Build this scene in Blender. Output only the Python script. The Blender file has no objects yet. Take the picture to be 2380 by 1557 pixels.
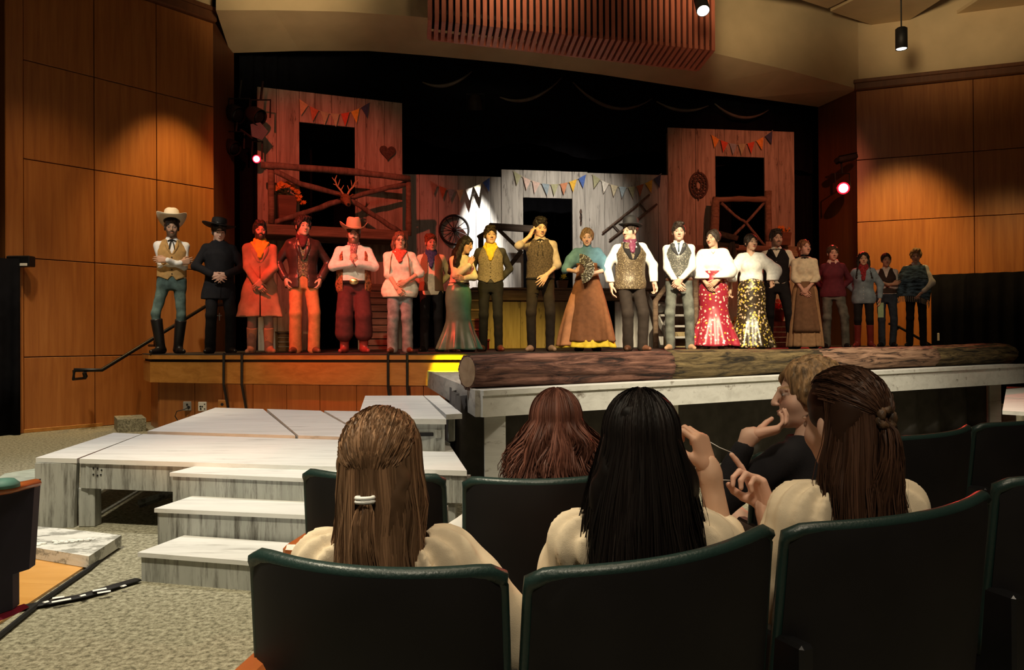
import bpy, math, random
import numpy as np
from mathutils import Vector, Matrix, Euler

# ------------------------------------------------------------------ camera
scene = bpy.context.scene
COL = scene.collection
PI = math.pi
EYE, FOC, HOR, ROLL = 1.19, 1800.0, 788.0, 0.006
cam_d = bpy.data.cameras.new('camera')
cam = bpy.data.objects.new('camera', cam_d)
COL.objects.link(cam)
cam_d.sensor_fit = 'HORIZONTAL'
cam_d.sensor_width = 36.0
cam_d.lens = FOC * 36.0 / 2380.0
cam_d.clip_start, cam_d.clip_end = 0.05, 100
pitch = math.atan((HOR - 778.5) / FOC)
fwd = Vector((0, math.cos(pitch), math.sin(pitch)))
rt = Vector((math.cos(ROLL), 0, -math.sin(ROLL)))
up = rt.cross(fwd).normalized()
rt = fwd.cross(up).normalized()
cam.matrix_world = Matrix((
    (rt.x, up.x, -fwd.x, 0), (rt.y, up.y, -fwd.y, 0), (rt.z, up.z, -fwd.z, EYE), (0, 0, 0, 1)))
scene.camera = cam

# ------------------------------------------------------------------ world, exposure
w = bpy.data.worlds.new('hall_dark')
scene.world = w
w.use_nodes = True
w.node_tree.nodes['Background'].inputs[0].default_value = (0.9, 0.62, 0.36, 1)
w.node_tree.nodes['Background'].inputs[1].default_value = 0.012
vs = scene.view_settings
vs.view_transform = 'Standard'
vs.look = 'None'
vs.exposure = 0.0
vs.gamma = 1.0
vs.use_curve_mapping = False


def hor(px):
    return HOR - ROLL * (px - 1190)


def W(px, py, d):
    """a sight measured in the photograph, at a known distance, as a place in the hall"""
    return Vector(((px - 1190) / FOC * d, d, EYE + (hor(px) - py) / FOC * d))


def G(px, py, z):
    """the same on a level surface of known height"""
    return W(px, py, (EYE - z) * FOC / (py - hor(px)))


# ------------------------------------------------------------------ lights
def spot(name, loc, aim, power, col, angle, blend=0.3, r=0.08):
    l = bpy.data.lights.new(name, 'SPOT')
    l.energy, l.color, l.spot_size, l.spot_blend, l.shadow_soft_size = power, col, math.radians(angle), blend, r
    o = bpy.data.objects.new(name, l)
    COL.objects.link(o)
    o.location = loc
    o.rotation_euler = (Vector(aim) - Vector(loc)).to_track_quat('-Z', 'Y').to_euler()
    return o


def area(name, loc, aim, power, col, sx, sy):
    l = bpy.data.lights.new(name, 'AREA')
    l.shape, l.size, l.size_y, l.energy, l.color = 'RECTANGLE', sx, sy, power, col
    o = bpy.data.objects.new(name, l)
    COL.objects.link(o)
    o.location = loc
    o.rotation_euler = (Vector(aim) - Vector(loc)).to_track_quat('-Z', 'Y').to_euler()
    return o


# hall lights over the audience, the aisle and the low deck
area('house_light', (1.5, 2.2, 6.8), (1.8, 3.2, 0), 110, (1, .80, .54), 2.5, 2.5)
spot('house_spot', (.3, -1.2, 5.2), (.75, 1.9, .9), 500, (1, .85, .62), 44, .8, .25)
spot('aisle_downlight', (-2.6, 1.6, 6.2), (-2.3, 2.6, 0), 1650, (1, .88, .64), 62, .6, .2)
spot('deck_downlight', (-2.6, 5.6, 6.8), (-2.3, 6.2, .4), 930, (1, .94, .86), 58, .7, .2)
spot('thrust_downlight', (3.4, 5.4, 6.8), (3.0, 8.0, .8), 900, (1, .86, .62), 66, .7, .2)
spot('left_aisle_downlight', (-4.9, 7.2, 6.8), (-5.6, 8.4, 0), 1300, (1, .84, .58), 56, .8, .2)
spot('beam_downlight', (2.2, 2.6, 6.6), (2.1, 7.2, .75), 2100, (1, .88, .66), 48, .7, .15)
for _x, _e in ((-4.0, 1250), (-.2, 1450), (3.6, 1750), (7.4, 1850)):
    spot('ceiling_fill', (.6 + _x * .25, 6.0, 5.0), (_x, 13.0, 7.35), _e, (1, .78, .46), 27, .9, .55)  # unseen fill spots added to brighten the ceiling and header
# wall washers
spot('wall_washer', (-4.15, 10.85, 5.75), W(395, 640, 11.7), 430, (1, .60, .2), 58, .85, .06)
spot('wall_washer', (-4.6, 8.6, 6.0), W(150, 900, 10.5), 190, (1, .60, .22), 66, .9, .1)
spot('wall_washer', (7.3, 13.3, 5.6), W(2085, 590, 15.0), 640, (1, .60, .2), 64, 1.0, .15)
spot('wall_washer', (9.4, 12.0, 4.6), W(2290, 690, 14.6), 210, (1, .60, .2), 66, 1.0, .2)  # extra washer added to lift the far end of the right wall
# front of house spots on the cast
spot('front_spot', (1.2, 3.0, 6.6), (2.35, 11.0, 1.75), 8200, (1, .83, .54), 18, .6, .06)
spot('front_spot', (-1.5, 3.0, 6.6), (.75, 10.6, 1.7), 1300, (1, .80, .50), 20, .7, .06)
spot('front_spot', (4.2, 5.0, 6.6), (5.2, 12.6, 1.7), 900, (1, .66, .38), 24, .8, .06)
spot('front_spot', (-4.6, 5.2, 6.6), (-4.5, 10.5, 2.2), 1000, (1, .93, .80), 15, .6, .06)
# red side light
spot('red_spot', (-4.1, 6.6, 6.3), (-2.0, 10.6, 1.6), 3000, (1, .07, .035), 32, .75, .06)
spot('red_spot', (-3.0, 6.0, 6.4), (-3.15, 13.4, 3.5), 1350, (1, .12, .065), 33, .8, .06)
spot('front_spot', (-2.2, 3.5, 6.6), (-2.0, 10.6, 1.7), 1050, (1, .76, .5), 18, .7, .06)
spot('red_spot', (5.0, 7.5, 6.4), (5.1, 16, 4.0), 1150, (1, .22, .10), 32, .8, .06)
spot('red_spot', (6.5, 15.0, 4.3), (4.6, 11.9, 2.0), 900, (1, .04, .03), 60, .8, .06)
spot('stage_front_wash', (-1.6, -1.0, 2.1), (-2.2, 9.6, .50), 1700, (1, .52, .25), 19, .8, .1)
# set light: a tight white beam down the middle wall, softer fill either side
spot('set_beam', (-.66, 14.35, 5.45), W(1118, 575, 15.1), 2600, (1, .95, .86), 25, .85, .03)
spot('set_wash', (1.7, 9.2, 5.4), W(1310, 500, 15.2), 1500, (1, .88, .72), 30, .9, .06)
spot('amber_low', (-.6, 4.4, 6.0), W(1040, 852, 8.9), 16000, (1, .98, .0), 4.2, .35, .03)
spot('amber_low', (.3, 4.5, 6.0), W(1200, 780, 12.5), 3400, (1, .66, .12), 18, .9, .05)

# ------------------------------------------------------------------ materials
MATS = {}


def nodes_of(name):
    m = bpy.data.materials.new(name)
    m.use_nodes = True
    nt = m.node_tree
    return m, nt, nt.nodes['Principled BSDF']


def N(nt, t, **kw):
    n = nt.nodes.new(t)
    for k, v in kw.items():
        if k.startswith('i_'):
            n.inputs[k[2:].replace('_', ' ')].default_value = v
        else:
            setattr(n, k, v)
    return n


def coords(nt, scale=(1, 1, 1), kind='Object', rand=True):
    tc = N(nt, 'ShaderNodeTexCoord')
    mp = N(nt, 'ShaderNodeMapping')
    nt.links.new(tc.outputs[kind], mp.inputs[0])
    mp.inputs['Scale'].default_value = scale
    if rand:
        oi = N(nt, 'ShaderNodeObjectInfo')
        mu = N(nt, 'ShaderNodeVectorMath', operation='SCALE')
        cb = N(nt, 'ShaderNodeCombineXYZ')
        for i in range(3):
            nt.links.new(oi.outputs['Random'], cb.inputs[i])
        nt.links.new(cb.outputs[0], mu.inputs[0])
        mu.inputs['Scale'].default_value = 37.0
        nt.links.new(mu.outputs[0], mp.inputs['Location'])
    return mp.outputs[0]


def ramp(nt, fac, stops):
    r = N(nt, 'ShaderNodeValToRGB')
    e = r.color_ramp.elements
    while len(e) < len(stops):
        e.new(0.5)
    for el, (p, c) in zip(e, stops):
        el.position = p
        el.color = (*c, 1)
    nt.links.new(fac, r.inputs[0])
    return r.outputs[0]


def c4(c):
    return (c[0], c[1], c[2], 1)


def mat(name, col, rough=.7, metal=0, var=.12, scale=8, bump=0., bscale=60, sheen=0, spec=.4, attr=None, stretch=(1, 1, 1)):
    if name in MATS:
        return MATS[name]
    m, nt, b = nodes_of(name)
    v = coords(nt, stretch)
    nz = N(nt, 'ShaderNodeTexNoise')
    nz.inputs['Scale'].default_value = scale
    nz.inputs['Detail'].default_value = 4
    nt.links.new(v, nz.inputs['Vector'])
    src = None
    if attr:
        a = N(nt, 'ShaderNodeAttribute', attribute_name=attr)
        src = a.outputs['Color']
    if src is None:
        lo = [max(0, c * (1 - var * 1.6)) for c in col]
        hi = [min(1, c * (1 + var * 1.2)) for c in col]
        cc = ramp(nt, nz.outputs[0], [(.32, lo), (.68, hi)])
    else:
        cc = src
    nt.links.new(cc, b.inputs['Base Color'])
    b.inputs['Roughness'].default_value = rough
    b.inputs['Metallic'].default_value = metal
    b.inputs['Specular IOR Level'].default_value = spec
    if sheen:
        b.inputs['Sheen Weight'].default_value = sheen
    if bump:
        n2 = N(nt, 'ShaderNodeTexNoise')
        n2.inputs['Scale'].default_value = bscale
        n2.inputs['Detail'].default_value = 3
        nt.links.new(v, n2.inputs['Vector'])
        bp = N(nt, 'ShaderNodeBump')
        bp.inputs['Strength'].default_value = bump
        bp.inputs['Distance'].default_value = .01
        nt.links.new(n2.outputs[0], bp.inputs['Height'])
        nt.links.new(bp.outputs[0], b.inputs['Normal'])
    MATS[name] = m
    return m


def wood(name, stops, grain=(14, 14, .9), rough=.5, knots=0, bump=.15, coat=0, spots=None):
    """long-grained wood: stretched noise through a ramp, plus dark knots or worn patches"""
    if name in MATS:
        return MATS[name]
    m, nt, b = nodes_of(name)
    v = coords(nt, grain)
    nz = N(nt, 'ShaderNodeTexNoise')
    nz.inputs['Scale'].default_value = 1.6
    nz.inputs['Detail'].default_value = 7
    nz.inputs['Roughness'].default_value = .62
    nz.inputs['Distortion'].default_value = .6
    nt.links.new(v, nz.inputs['Vector'])
    cc = ramp(nt, nz.outputs[0], stops)
    if spots:
        col, sc, lo, hi, st = spots
        v2 = coords(nt, st)
        n2 = N(nt, 'ShaderNodeTexNoise')
        n2.inputs['Scale'].default_value = sc
        n2.inputs['Detail'].default_value = 5
        n2.inputs['Roughness'].default_value = .7
        nt.links.new(v2, n2.inputs['Vector'])
        f = ramp(nt, n2.outputs[0], [(lo, (0, 0, 0)), (hi, (1, 1, 1))])
        mx = N(nt, 'ShaderNodeMix', data_type='RGBA')
        nt.links.new(f, mx.inputs[0])
        nt.links.new(cc, mx.inputs[6])
        mx.inputs[7].default_value = c4(col)
        cc = mx.outputs[2]
    nt.links.new(cc, b.inputs['Base Color'])
    b.inputs['Roughness'].default_value = rough
    if coat:
        b.inputs['Coat Weight'].default_value = coat
        b.inputs['Coat Roughness'].default_value = .25
    if bump:
        bp = N(nt, 'ShaderNodeBump')
        bp.inputs['Strength'].default_value = bump
        bp.inputs['Distance'].default_value = .01
        nt.links.new(nz.outputs[0], bp.inputs['Height'])
        nt.links.new(bp.outputs[0], b.inputs['Normal'])
    MATS[name] = m
    return m


def glow(name, col, power):
    if name in MATS:
        return MATS[name]
    m, nt, b = nodes_of(name)
    b.inputs['Base Color'].default_value = c4(col)
    b.inputs['Emission Color'].default_value = c4(col)
    b.inputs['Emission Strength'].default_value = power
    MATS[name] = m
    return m


def floral(name, ground, petals, scale=22, metal=.0, rough=.45, thr=.34, flat=(1, 1, 1)):
    """woven brocade: bright motifs on a dark ground"""
    if name in MATS:
        return MATS[name]
    m, nt, b = nodes_of(name)
    v = coords(nt, flat, rand=False)
    vo = N(nt, 'ShaderNodeTexVoronoi')
    vo.inputs['Scale'].default_value = scale
    nz = N(nt, 'ShaderNodeTexNoise')
    nz.inputs['Scale'].default_value = scale * 1.7
    nz.inputs['Detail'].default_value = 2
    ad = N(nt, 'ShaderNodeVectorMath', operation='MULTIPLY_ADD')
    nt.links.new(v, nz.inputs['Vector'])
    nt.links.new(nz.outputs['Color'], ad.inputs[0])
    ad.inputs[1].default_value = (.035, .035, .035)
    nt.links.new(v, ad.inputs[2])
    nt.links.new(ad.outputs[0], vo.inputs['Vector'])
    mask = ramp(nt, vo.outputs['Distance'], [(thr - .03, (1, 1, 1)), (thr + .03, (0, 0, 0))])
    sp = N(nt, 'ShaderNodeSeparateColor')
    nt.links.new(vo.outputs['Color'], sp.inputs[0])
    st = [(i / max(1, len(petals)), p) for i, p in enumerate(petals)]
    pc = N(nt, 'ShaderNodeValToRGB')
    pc.color_ramp.interpolation = 'CONSTANT'
    e = pc.color_ramp.elements
    while len(e) < len(st):
        e.new(.5)
    for el, (p, c) in zip(e, st):
        el.position = p
        el.color = (*c, 1)
    nt.links.new(sp.outputs[0], pc.inputs[0])
    mx = N(nt, 'ShaderNodeMix', data_type='RGBA')
    nt.links.new(mask, mx.inputs[0])
    mx.inputs[6].default_value = c4(ground)
    nt.links.new(pc.outputs[0], mx.inputs[7])
    nt.links.new(mx.outputs[2], b.inputs['Base Color'])
    b.inputs['Roughness'].default_value = rough
    b.inputs['Metallic'].default_value = metal
    MATS[name] = m
    return m


def plaid(name, c1, c2, c3, scale=28):
    if name in MATS:
        return MATS[name]
    m, nt, b = nodes_of(name)
    v = coords(nt, (1, 1, 1), rand=False)
    sp = N(nt, 'ShaderNodeSeparateXYZ')
    nt.links.new(v, sp.inputs[0])
    fs = []
    for ax in (0, 2):
        mu = N(nt, 'ShaderNodeMath', operation='MULTIPLY')
        mu.inputs[1].default_value = scale
        nt.links.new(sp.outputs[ax], mu.inputs[0])
        fr = N(nt, 'ShaderNodeMath', operation='FRACT')
        nt.links.new(mu.outputs[0], fr.inputs[0])
        gt = N(nt, 'ShaderNodeMath', operation='GREATER_THAN')
        gt.inputs[1].default_value = .62
        nt.links.new(fr.outputs[0], gt.inputs[0])
        fs.append(gt.outputs[0])
    ad = N(nt, 'ShaderNodeMath', operation='ADD')
    nt.links.new(fs[0], ad.inputs[0])
    nt.links.new(fs[1], ad.inputs[1])
    hf = N(nt, 'ShaderNodeMath', operation='MULTIPLY')
    hf.inputs[1].default_value = .5
    nt.links.new(ad.outputs[0], hf.inputs[0])
    cc = ramp(nt, hf.outputs[0], [(0, c1), (.5, c2), (1, c3)])
    nt.links.new(cc, b.inputs['Base Color'])
    b.inputs['Roughness'].default_value = .85
    MATS[name] = m
    return m


# the materials of the place
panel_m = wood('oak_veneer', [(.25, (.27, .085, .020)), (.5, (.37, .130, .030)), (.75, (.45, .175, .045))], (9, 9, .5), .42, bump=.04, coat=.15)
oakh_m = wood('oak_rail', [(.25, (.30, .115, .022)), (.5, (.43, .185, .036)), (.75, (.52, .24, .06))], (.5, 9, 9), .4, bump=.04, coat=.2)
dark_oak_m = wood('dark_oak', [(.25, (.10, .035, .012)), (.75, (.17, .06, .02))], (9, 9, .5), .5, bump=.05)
groove_m = mat('groove_black', (.02, .010, .006), .8)
black_m = mat('black_drape', (.006, .006, .008), .95, bump=0, spec=.05)
drape_m = mat('under_stage_drape', (.085, .078, .074), .95, spec=.1)
swag_m = mat('swag_trim', (.13, .11, .085), .9)
beige_m = mat('cream_plaster', (.60, .44, .25), .9, var=.05, scale=2)
ceil_m = mat('ceiling_board', (.62, .46, .26), .9, var=.05, scale=2)
grille_m = wood('red_slat_wood', [(.3, (.40, .10, .055)), (.7, (.55, .16, .09))], (8, 8, 1), .5, bump=.05)
flat_m = wood('weathered_boards', [(.25, (.16, .125, .095)), (.5, (.36, .30, .235)), (.75, (.52, .45, .37))], (9, 9, .7), .85, bump=.3,
              spots=((.06, .042, .03), 3.0, .60, .70, (4, 4, .8)))
grey_flat_m = wood('grey_boards', [(.25, (.22, .21, .20)), (.5, (.47, .45, .42)), (.75, (.62, .60, .57))], (9, 9, .7), .85, bump=.3,
                   spots=((.09, .08, .07), 3.0, .60, .70, (4, 4, .7)))
ochre_m = wood('ochre_boards', [(.25, (.20, .15, .075)), (.5, (.34, .26, .13)), (.75, (.44, .35, .2))], (9, 9, .7), .85, bump=.3,
               spots=((.06, .045, .03), 3.0, .60, .70, (4, 4, .8)))
timber_m = wood('rough_timber', [(.25, (.09, .055, .035)), (.5, (.20, .13, .085)), (.75, (.30, .21, .145))], (1.2, 12, 12), .9, bump=.4)
pole_m = wood('bark_pole', [(.25, (.07, .045, .035)), (.5, (.17, .115, .085)), (.75, (.28, .2, .15))], (10, 10, 1.5), .9, bump=.5)
darkwood_m = wood('dark_weathered_timber', [(.25, (.045, .032, .024)), (.75, (.13, .095, .07))], (1.2, 12, 12), .9, bump=.4)
deck_m = wood('whitewashed_deck', [(.2, (.52, .52, .50)), (.5, (.68, .68, .66)), (.8, (.76, .76, .74))], (1.1, 7, 7), .75, bump=.12,
              spots=((.30, .29, .26), 2.2, .60, .76, (.7, 4, 4)))
riser_m = wood('worn_painted_riser', [(.2, (.25, .26, .235)), (.5, (.38, .39, .36)), (.8, (.46, .47, .44))], (6, 6, 1.0), .8, bump=.2,
               spots=((.10, .095, .08), 2.6, .48, .68, (9, 9, .9)))
white_beam_m = wood('white_painted_beam', [(.2, (.55, .54, .50)), (.5, (.72, .72, .68)), (.8, (.80, .80, .76))], (1, 9, 9), .7, bump=.15,
                    spots=((.22, .19, .15), 2.6, .60, .72, (1.6, 5, 5)))
side_beam_m = wood('grey_wash_beam', [(.2, (.26, .24, .21)), (.5, (.42, .40, .36)), (.8, (.5, .48, .44))], (7, 1, 7), .8, bump=.2,
                   spots=((.14, .12, .10), 2.6, .55, .72, (5, 1.6, 5)))
chair_m = mat('green_vinyl', (.012, .030, .026), .38, var=.1, scale=6, bump=.12, bscale=140, spec=.5)
chairback_m = mat('chair_back_plastic', (.0065, .0055, .0062), .62, var=.15, spec=.3)
chairwood_m = wood('arm_wood', [(.3, (.33, .085, .022)), (.7, (.5, .15, .04))], (8, 1, 8), .3, bump=.03, coat=.5)
steel_m = mat('dark_steel', (.02, .02, .022), .35, .6, var=.1)
chrome_m = mat('bright_metal', (.6, .58, .55), .25, 1, var=.05)
outlet_m = mat('outlet_white', (.75, .73, .68), .4, var=.02)
grey_plate_m = mat('outlet_grey', (.28, .26, .24), .5, var=.02)
cable_m = mat('cable_black', (.012, .012, .012), .6)
floor_wood_m = wood('aisle_floorboard', [(.3, (.62, .30, .07)), (.7, (.75, .40, .11))], (1, 7, 7), .35, bump=.03, coat=.3)
tape_m = mat('white_tape', (.85, .85, .82), .5, var=.02)
rust_m = mat('rusty_iron', (.10, .06, .045), .7, .3, var=.3, scale=30)
iron_m = mat('black_iron', (.025, .022, .02), .55, .5, var=.2)
leaf_m = mat('leaf_green', (.06, .10, .03), .7)
bloom_or_m = mat('orange_petals', (.75, .28, .04), .7)
bloom_ye_m = mat('yellow_petals', (.85, .62, .05), .7)
bloom_re_m = mat('red_petals', (.7, .06, .04), .7)
box_m = wood('planter_wood', [(.3, (.10, .05, .03)), (.7, (.2, .10, .06))], (1, 8, 8), .85)
stagefloor_m = mat('stage_floor', (.035, .026, .02), .7, var=.15)


def carpet_material():
    m, nt, b = nodes_of('speckled_carpet')
    v = coords(nt, rand=False)
    n1 = N(nt, 'ShaderNodeTexNoise')
    n1.inputs['Scale'].default_value = 38
    n1.inputs['Detail'].default_value = 5
    n1.inputs['Roughness'].default_value = .75
    nt.links.new(v, n1.inputs['Vector'])
    cc = ramp(nt, n1.outputs[0], [(.36, (.10, .095, .065)), (.47, (.24, .225, .16)), (.56, (.35, .335, .245)), (.66, (.45, .43, .33))])
    nt.links.new(cc, b.inputs['Base Color'])
    b.inputs['Roughness'].default_value = .98
    b.inputs['Specular IOR Level'].default_value = .1
    bp = N(nt, 'ShaderNodeBump')
    bp.inputs['Strength'].default_value = .5
    bp.inputs['Distance'].default_value = .01
    nt.links.new(n1.outputs[0], bp.inputs['Height'])
    nt.links.new(bp.outputs[0], b.inputs['Normal'])
    return m


carpet_m = carpet_material()


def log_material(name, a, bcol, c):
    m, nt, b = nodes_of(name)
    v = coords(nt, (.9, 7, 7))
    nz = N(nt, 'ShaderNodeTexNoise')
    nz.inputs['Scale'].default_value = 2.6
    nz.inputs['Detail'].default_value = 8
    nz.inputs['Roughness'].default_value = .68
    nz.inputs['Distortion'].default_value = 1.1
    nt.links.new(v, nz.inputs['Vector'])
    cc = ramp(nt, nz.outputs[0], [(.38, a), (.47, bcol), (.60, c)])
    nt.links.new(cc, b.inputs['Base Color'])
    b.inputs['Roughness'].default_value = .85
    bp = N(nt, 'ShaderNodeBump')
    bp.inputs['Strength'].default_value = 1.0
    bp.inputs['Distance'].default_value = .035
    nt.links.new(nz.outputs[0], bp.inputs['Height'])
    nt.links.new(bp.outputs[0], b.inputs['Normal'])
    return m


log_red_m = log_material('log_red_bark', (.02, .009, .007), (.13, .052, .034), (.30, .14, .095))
log_green_m = log_material('log_green_bark', (.02, .014, .007), (.13, .088, .036), (.27, .19, .08))
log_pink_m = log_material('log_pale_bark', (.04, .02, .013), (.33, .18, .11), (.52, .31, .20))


# ------------------------------------------------------------------ mesh helpers
class MB:
    def __init__(s):
        s.v, s.f, s.n = [], [], 0

    def add(s, vs, fs, M=None):
        vs = np.asarray(vs, float).reshape(-1, 3)
        if M is not None:
            A = np.array(M.to_4x4())
            vs = vs @ A[:3, :3].T + A[:3, 3]
        s.v.append(vs)
        s.f.extend([tuple(i + s.n for i in f) for f in fs])
        s.n += len(vs)
        return s

    def box(s, lo, hi, M=None, taper=None):
        x0, y0, z0 = lo
        x1, y1, z1 = hi
        vs = [(x0, y0, z0), (x1, y0, z0), (x1, y1, z0), (x0, y1, z0), (x0, y0, z1), (x1, y0, z1), (x1, y1, z1), (x0, y1, z1)]
        return s.add(vs, [(0, 3, 2, 1), (4, 5, 6, 7), (0, 1, 5, 4), (1, 2, 6, 5), (2, 3, 7, 6), (3, 0, 4, 7)], M)

    def bbox(s, lo, hi, b=.006, M=None):
        """box with chamfered edges along all sides"""
        x0, y0, z0 = lo
        x1, y1, z1 = hi
        b = min(b, (x1 - x0) * .4, (y1 - y0) * .4, (z1 - z0) * .4)
        ring = lambda z, e: [(x0 + e, y0 + b, z), (x0 + b, y0 + e, z), (x1 - b, y0 + e, z), (x1 - e, y0 + b, z),
                             (x1 - e, y1 - b, z), (x1 - b, y1 - e, z), (x0 + b, y1 - e, z), (x0 + e, y1 - b, z)]
        vs = ring(z0, b) + ring(z0 + b, 0) + ring(z1 - b, 0) + ring(z1, b)
        fs = [tuple(range(7, -1, -1)), tuple(range(24, 32))]
        for k in range(3):
            for i in range(8):
                j = (i + 1) % 8
                fs.append((k * 8 + i, k * 8 + j, k * 8 + 8 + j, k * 8 + 8 + i))
        return s.add(vs, fs, M)

    def hull(s, bottom, top):
        """prism between two rings with the same number of points"""
        n = len(bottom)
        fs = [tuple(range(n - 1, -1, -1)), tuple(range(n, 2 * n))]
        for i in range(n):
            j = (i + 1) % n
            fs.append((i, j, n + j, n + i))
        return s.add(list(bottom) + list(top), fs)

    def slab(s, poly, z0, z1):
        return s.hull([(p[0], p[1], z0) for p in poly], [(p[0], p[1], z1) for p in poly])

    def tube(s, path, r, n=8, caps=True, wob=0, seed=0, flat=1):
        P = [Vector(p) for p in path]
        R = r if hasattr(r, '__len__') else [r] * len(P)
        rnd = random.Random(seed)
        rows = []
        ref = Vector((0, 0, 1)) if abs((P[-1] - P[0]).normalized().z) < .9 else Vector((1, 0, 0))
        for i, p in enumerate(P):
            t = (P[min(i + 1, len(P) - 1)] - P[max(i - 1, 0)]).normalized()
            a = t.cross(ref).normalized()
            b = a.cross(t)
            for k in range(n):
                an = 2 * PI * k / n
                q = R[i] * (1 + (rnd.uniform(-wob, wob) if wob else 0))
                rows.append(p + a * math.cos(an) * q + b * math.sin(an) * q * flat)
        fs = []
        m = len(P)
        for i in range(m - 1):
            for k in range(n):
                l = (k + 1) % n
                fs.append((i * n + k, i * n + l, (i + 1) * n + l, (i + 1) * n + k))
        if caps:
            fs.append(tuple(range(n - 1, -1, -1)))
            fs.append(tuple(range((m - 1) * n, m * n)))
        return s.add(rows, fs)

    def lathe(s, prof, n=24, M=None, sx=1, sy=1, caps=False):
        vs = []
        for r, z in prof:
            for k in range(n):
                a = 2 * PI * k / n
                vs.append((r * math.cos(a) * sx, r * math.sin(a) * sy, z))
        fs = []
        for i in range(len(prof) - 1):
            for k in range(n):
                l = (k + 1) % n
                fs.append((i * n + k, i * n + l, (i + 1) * n + l, (i + 1) * n + k))
        if caps:
            fs.append(tuple(range(n - 1, -1, -1)))
            fs.append(tuple(range((len(prof) - 1) * n, len(prof) * n)))
        return s.add(vs, fs, M)

    def grid(s, fn, nu, nv, cu=False):
        vs = [fn(i / (nu if cu else nu - 1), j / (nv - 1)) for j in range(nv) for i in range(nu)]
        fs = []
        for j in range(nv - 1):
            for i in range(nu if cu else nu - 1):
                k = (i + 1) % nu
                fs.append((j * nu + i, j * nu + k, (j + 1) * nu + k, (j + 1) * nu + i))
        return s.add(vs, fs)

    def mesh(s, name, smooth=False):
        me = bpy.data.meshes.new(name)
        if s.v:
            me.from_pydata(np.concatenate(s.v).tolist(), [], s.f)
        if smooth:
            me.polygons.foreach_set('use_smooth', [True] * len(me.polygons))
        me.update()
        return me

    def obj(s, name, m, parent=None, smooth=False):
        return link(name, s.mesh(name, smooth), m, parent)


def link(name, me, m=None, parent=None):
    o = bpy.data.objects.new(name, me)
    COL.objects.link(o)
    if m is not None and me is not None:
        me.materials.append(m)
    if parent is not None:
        o.parent = parent
    return o


def empty(name, loc, rz=0, sc=1, parent=None):
    o = bpy.data.objects.new(name, None)
    COL.objects.link(o)
    o.location = loc
    o.rotation_euler = (0, 0, rz)
    o.scale = (sc, sc, sc)
    o.empty_display_size = .1
    if parent:
        o.parent = parent
    return o


def tag(o, label=None, cat=None, group=None, kind=None):
    if label:
        o['label'] = label
    if cat:
        o['category'] = cat
    if group:
        o['group'] = group
    if kind:
        o['kind'] = kind
    return o


def thing(name, label, cat, loc=(0, 0, 0), rz=0, group=None, sc=1):
    return tag(empty(name, loc, rz, sc), label, cat, group)


def struct(name, mb, m, parent=None, smooth=False):
    o = mb.obj(name, m, parent, smooth)
    if parent is None:
        o['kind'] = 'structure'
    return o


def copy_tree(o, parent=None):
    c = o.copy()
    COL.objects.link(c)
    if parent is not None:
        c.parent = parent
    for ch in [x for x in KIDS.get(o.name, [])]:
        copy_tree(ch, c)
    return c


KIDS = {}


class Plane:
    """an upright face of the set: local x along it, local y to its back, z up"""

    def __init__(s, a, b):
        s.a = Vector((a[0], a[1], 0))
        d = Vector((b[0] - a[0], b[1] - a[1], 0))
        s.len = d.length
        s.d = d.normalized()
        s.n = Vector((-s.d.y, s.d.x, 0))
        s.rz = math.atan2(d.y, d.x)

    def at(s, px, py, off=0):
        """local (x, z) where the sight line meets the face moved off behind (+) or before (-)"""
        r = Vector(((px - 1190) / FOC, 1, 0))
        o = s.a + s.n * off
        det = r.x * s.d.y - r.y * s.d.x
        k = (o.x * s.d.y - o.y * s.d.x) / det
        p = r * k
        return (p - o).dot(s.d), EYE + (hor(px) - py) / FOC * k

    def world(s, x, y, z):
        p = s.a + s.d * x + s.n * y
        return Vector((p.x, p.y, z))
# ================================================================== THE HALL
STZ, THZ, DKZ = 1.02, .827, .443          # stage, thrust and low deck heights
b = MB().box((-16, -4, -.2), (18, 24, 0))
struct('floor', b, carpet_m)

# ---- left wall: splayed, of veneer panels
L0, LD = Vector((-6.42, 10.15, 0)), Vector((.73, .92, 0)).normalized()
LN = Vector((LD.y, -LD.x, 0))             # into the hall
TL = [0, .76 * 1.174, 1.518 * 1.174, 2.306 * 1.174]
ROWS = [.0, .99, 2.29, 3.59, 4.89, 6.22]


def wall_panels(name, org, d, n, cuts, rows, m, thick=.05, gap=.012, back=None):
    length = cuts[-1] - cuts[0]
    q = MB()
    M = Matrix.Translation(org) @ Matrix(((d.x, -n.x, 0, 0), (d.y, -n.y, 0, 0), (0, 0, 1, 0), (0, 0, 0, 1)))
    q.box((cuts[0], .0, 0), (cuts[-1], .25, rows[-1]), M)
    wall = struct(name, q, groove_m)
    for i in range(len(cuts) - 1):
        for j in range(len(rows) - 1):
            p = MB().bbox((cuts[i] + gap / 2, -thick, rows[j] + gap / 2), (cuts[i + 1] - gap / 2, -.001, rows[j + 1] - gap / 2), .004, M)
            p.obj('panel', m, wall)
    return wall, M


wl, ML = wall_panels('wall_left', L0, LD, LN, TL, ROWS, panel_m)
# wood strip at its near end, and the cornice board on top
q = MB().bbox((-.22, -.09, 0), (-.01, .2, 6.4), .01, ML)
struct('trim_1', q, panel_m)
q = MB().bbox((-.34, -.14, 6.22), (TL[-1] + .02, .2, 6.40), .02, ML).bbox((-.34, -.18, 6.36), (TL[-1] + .04, .2, 6.43), .01, ML)
struct('trim_2', q, dark_oak_m)
q = MB().bbox((-.02, -.066, 0), (TL[-1] - 1.72, -.0505, .05), .004, ML)
struct('baseboard_left', q, oakh_m)
# plaster over the left wall
q = MB().box((-3, -.02, 6.43), (TL[-1], .3, 9.0), ML)
struct('wall_upper_left', q, beige_m)
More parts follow.
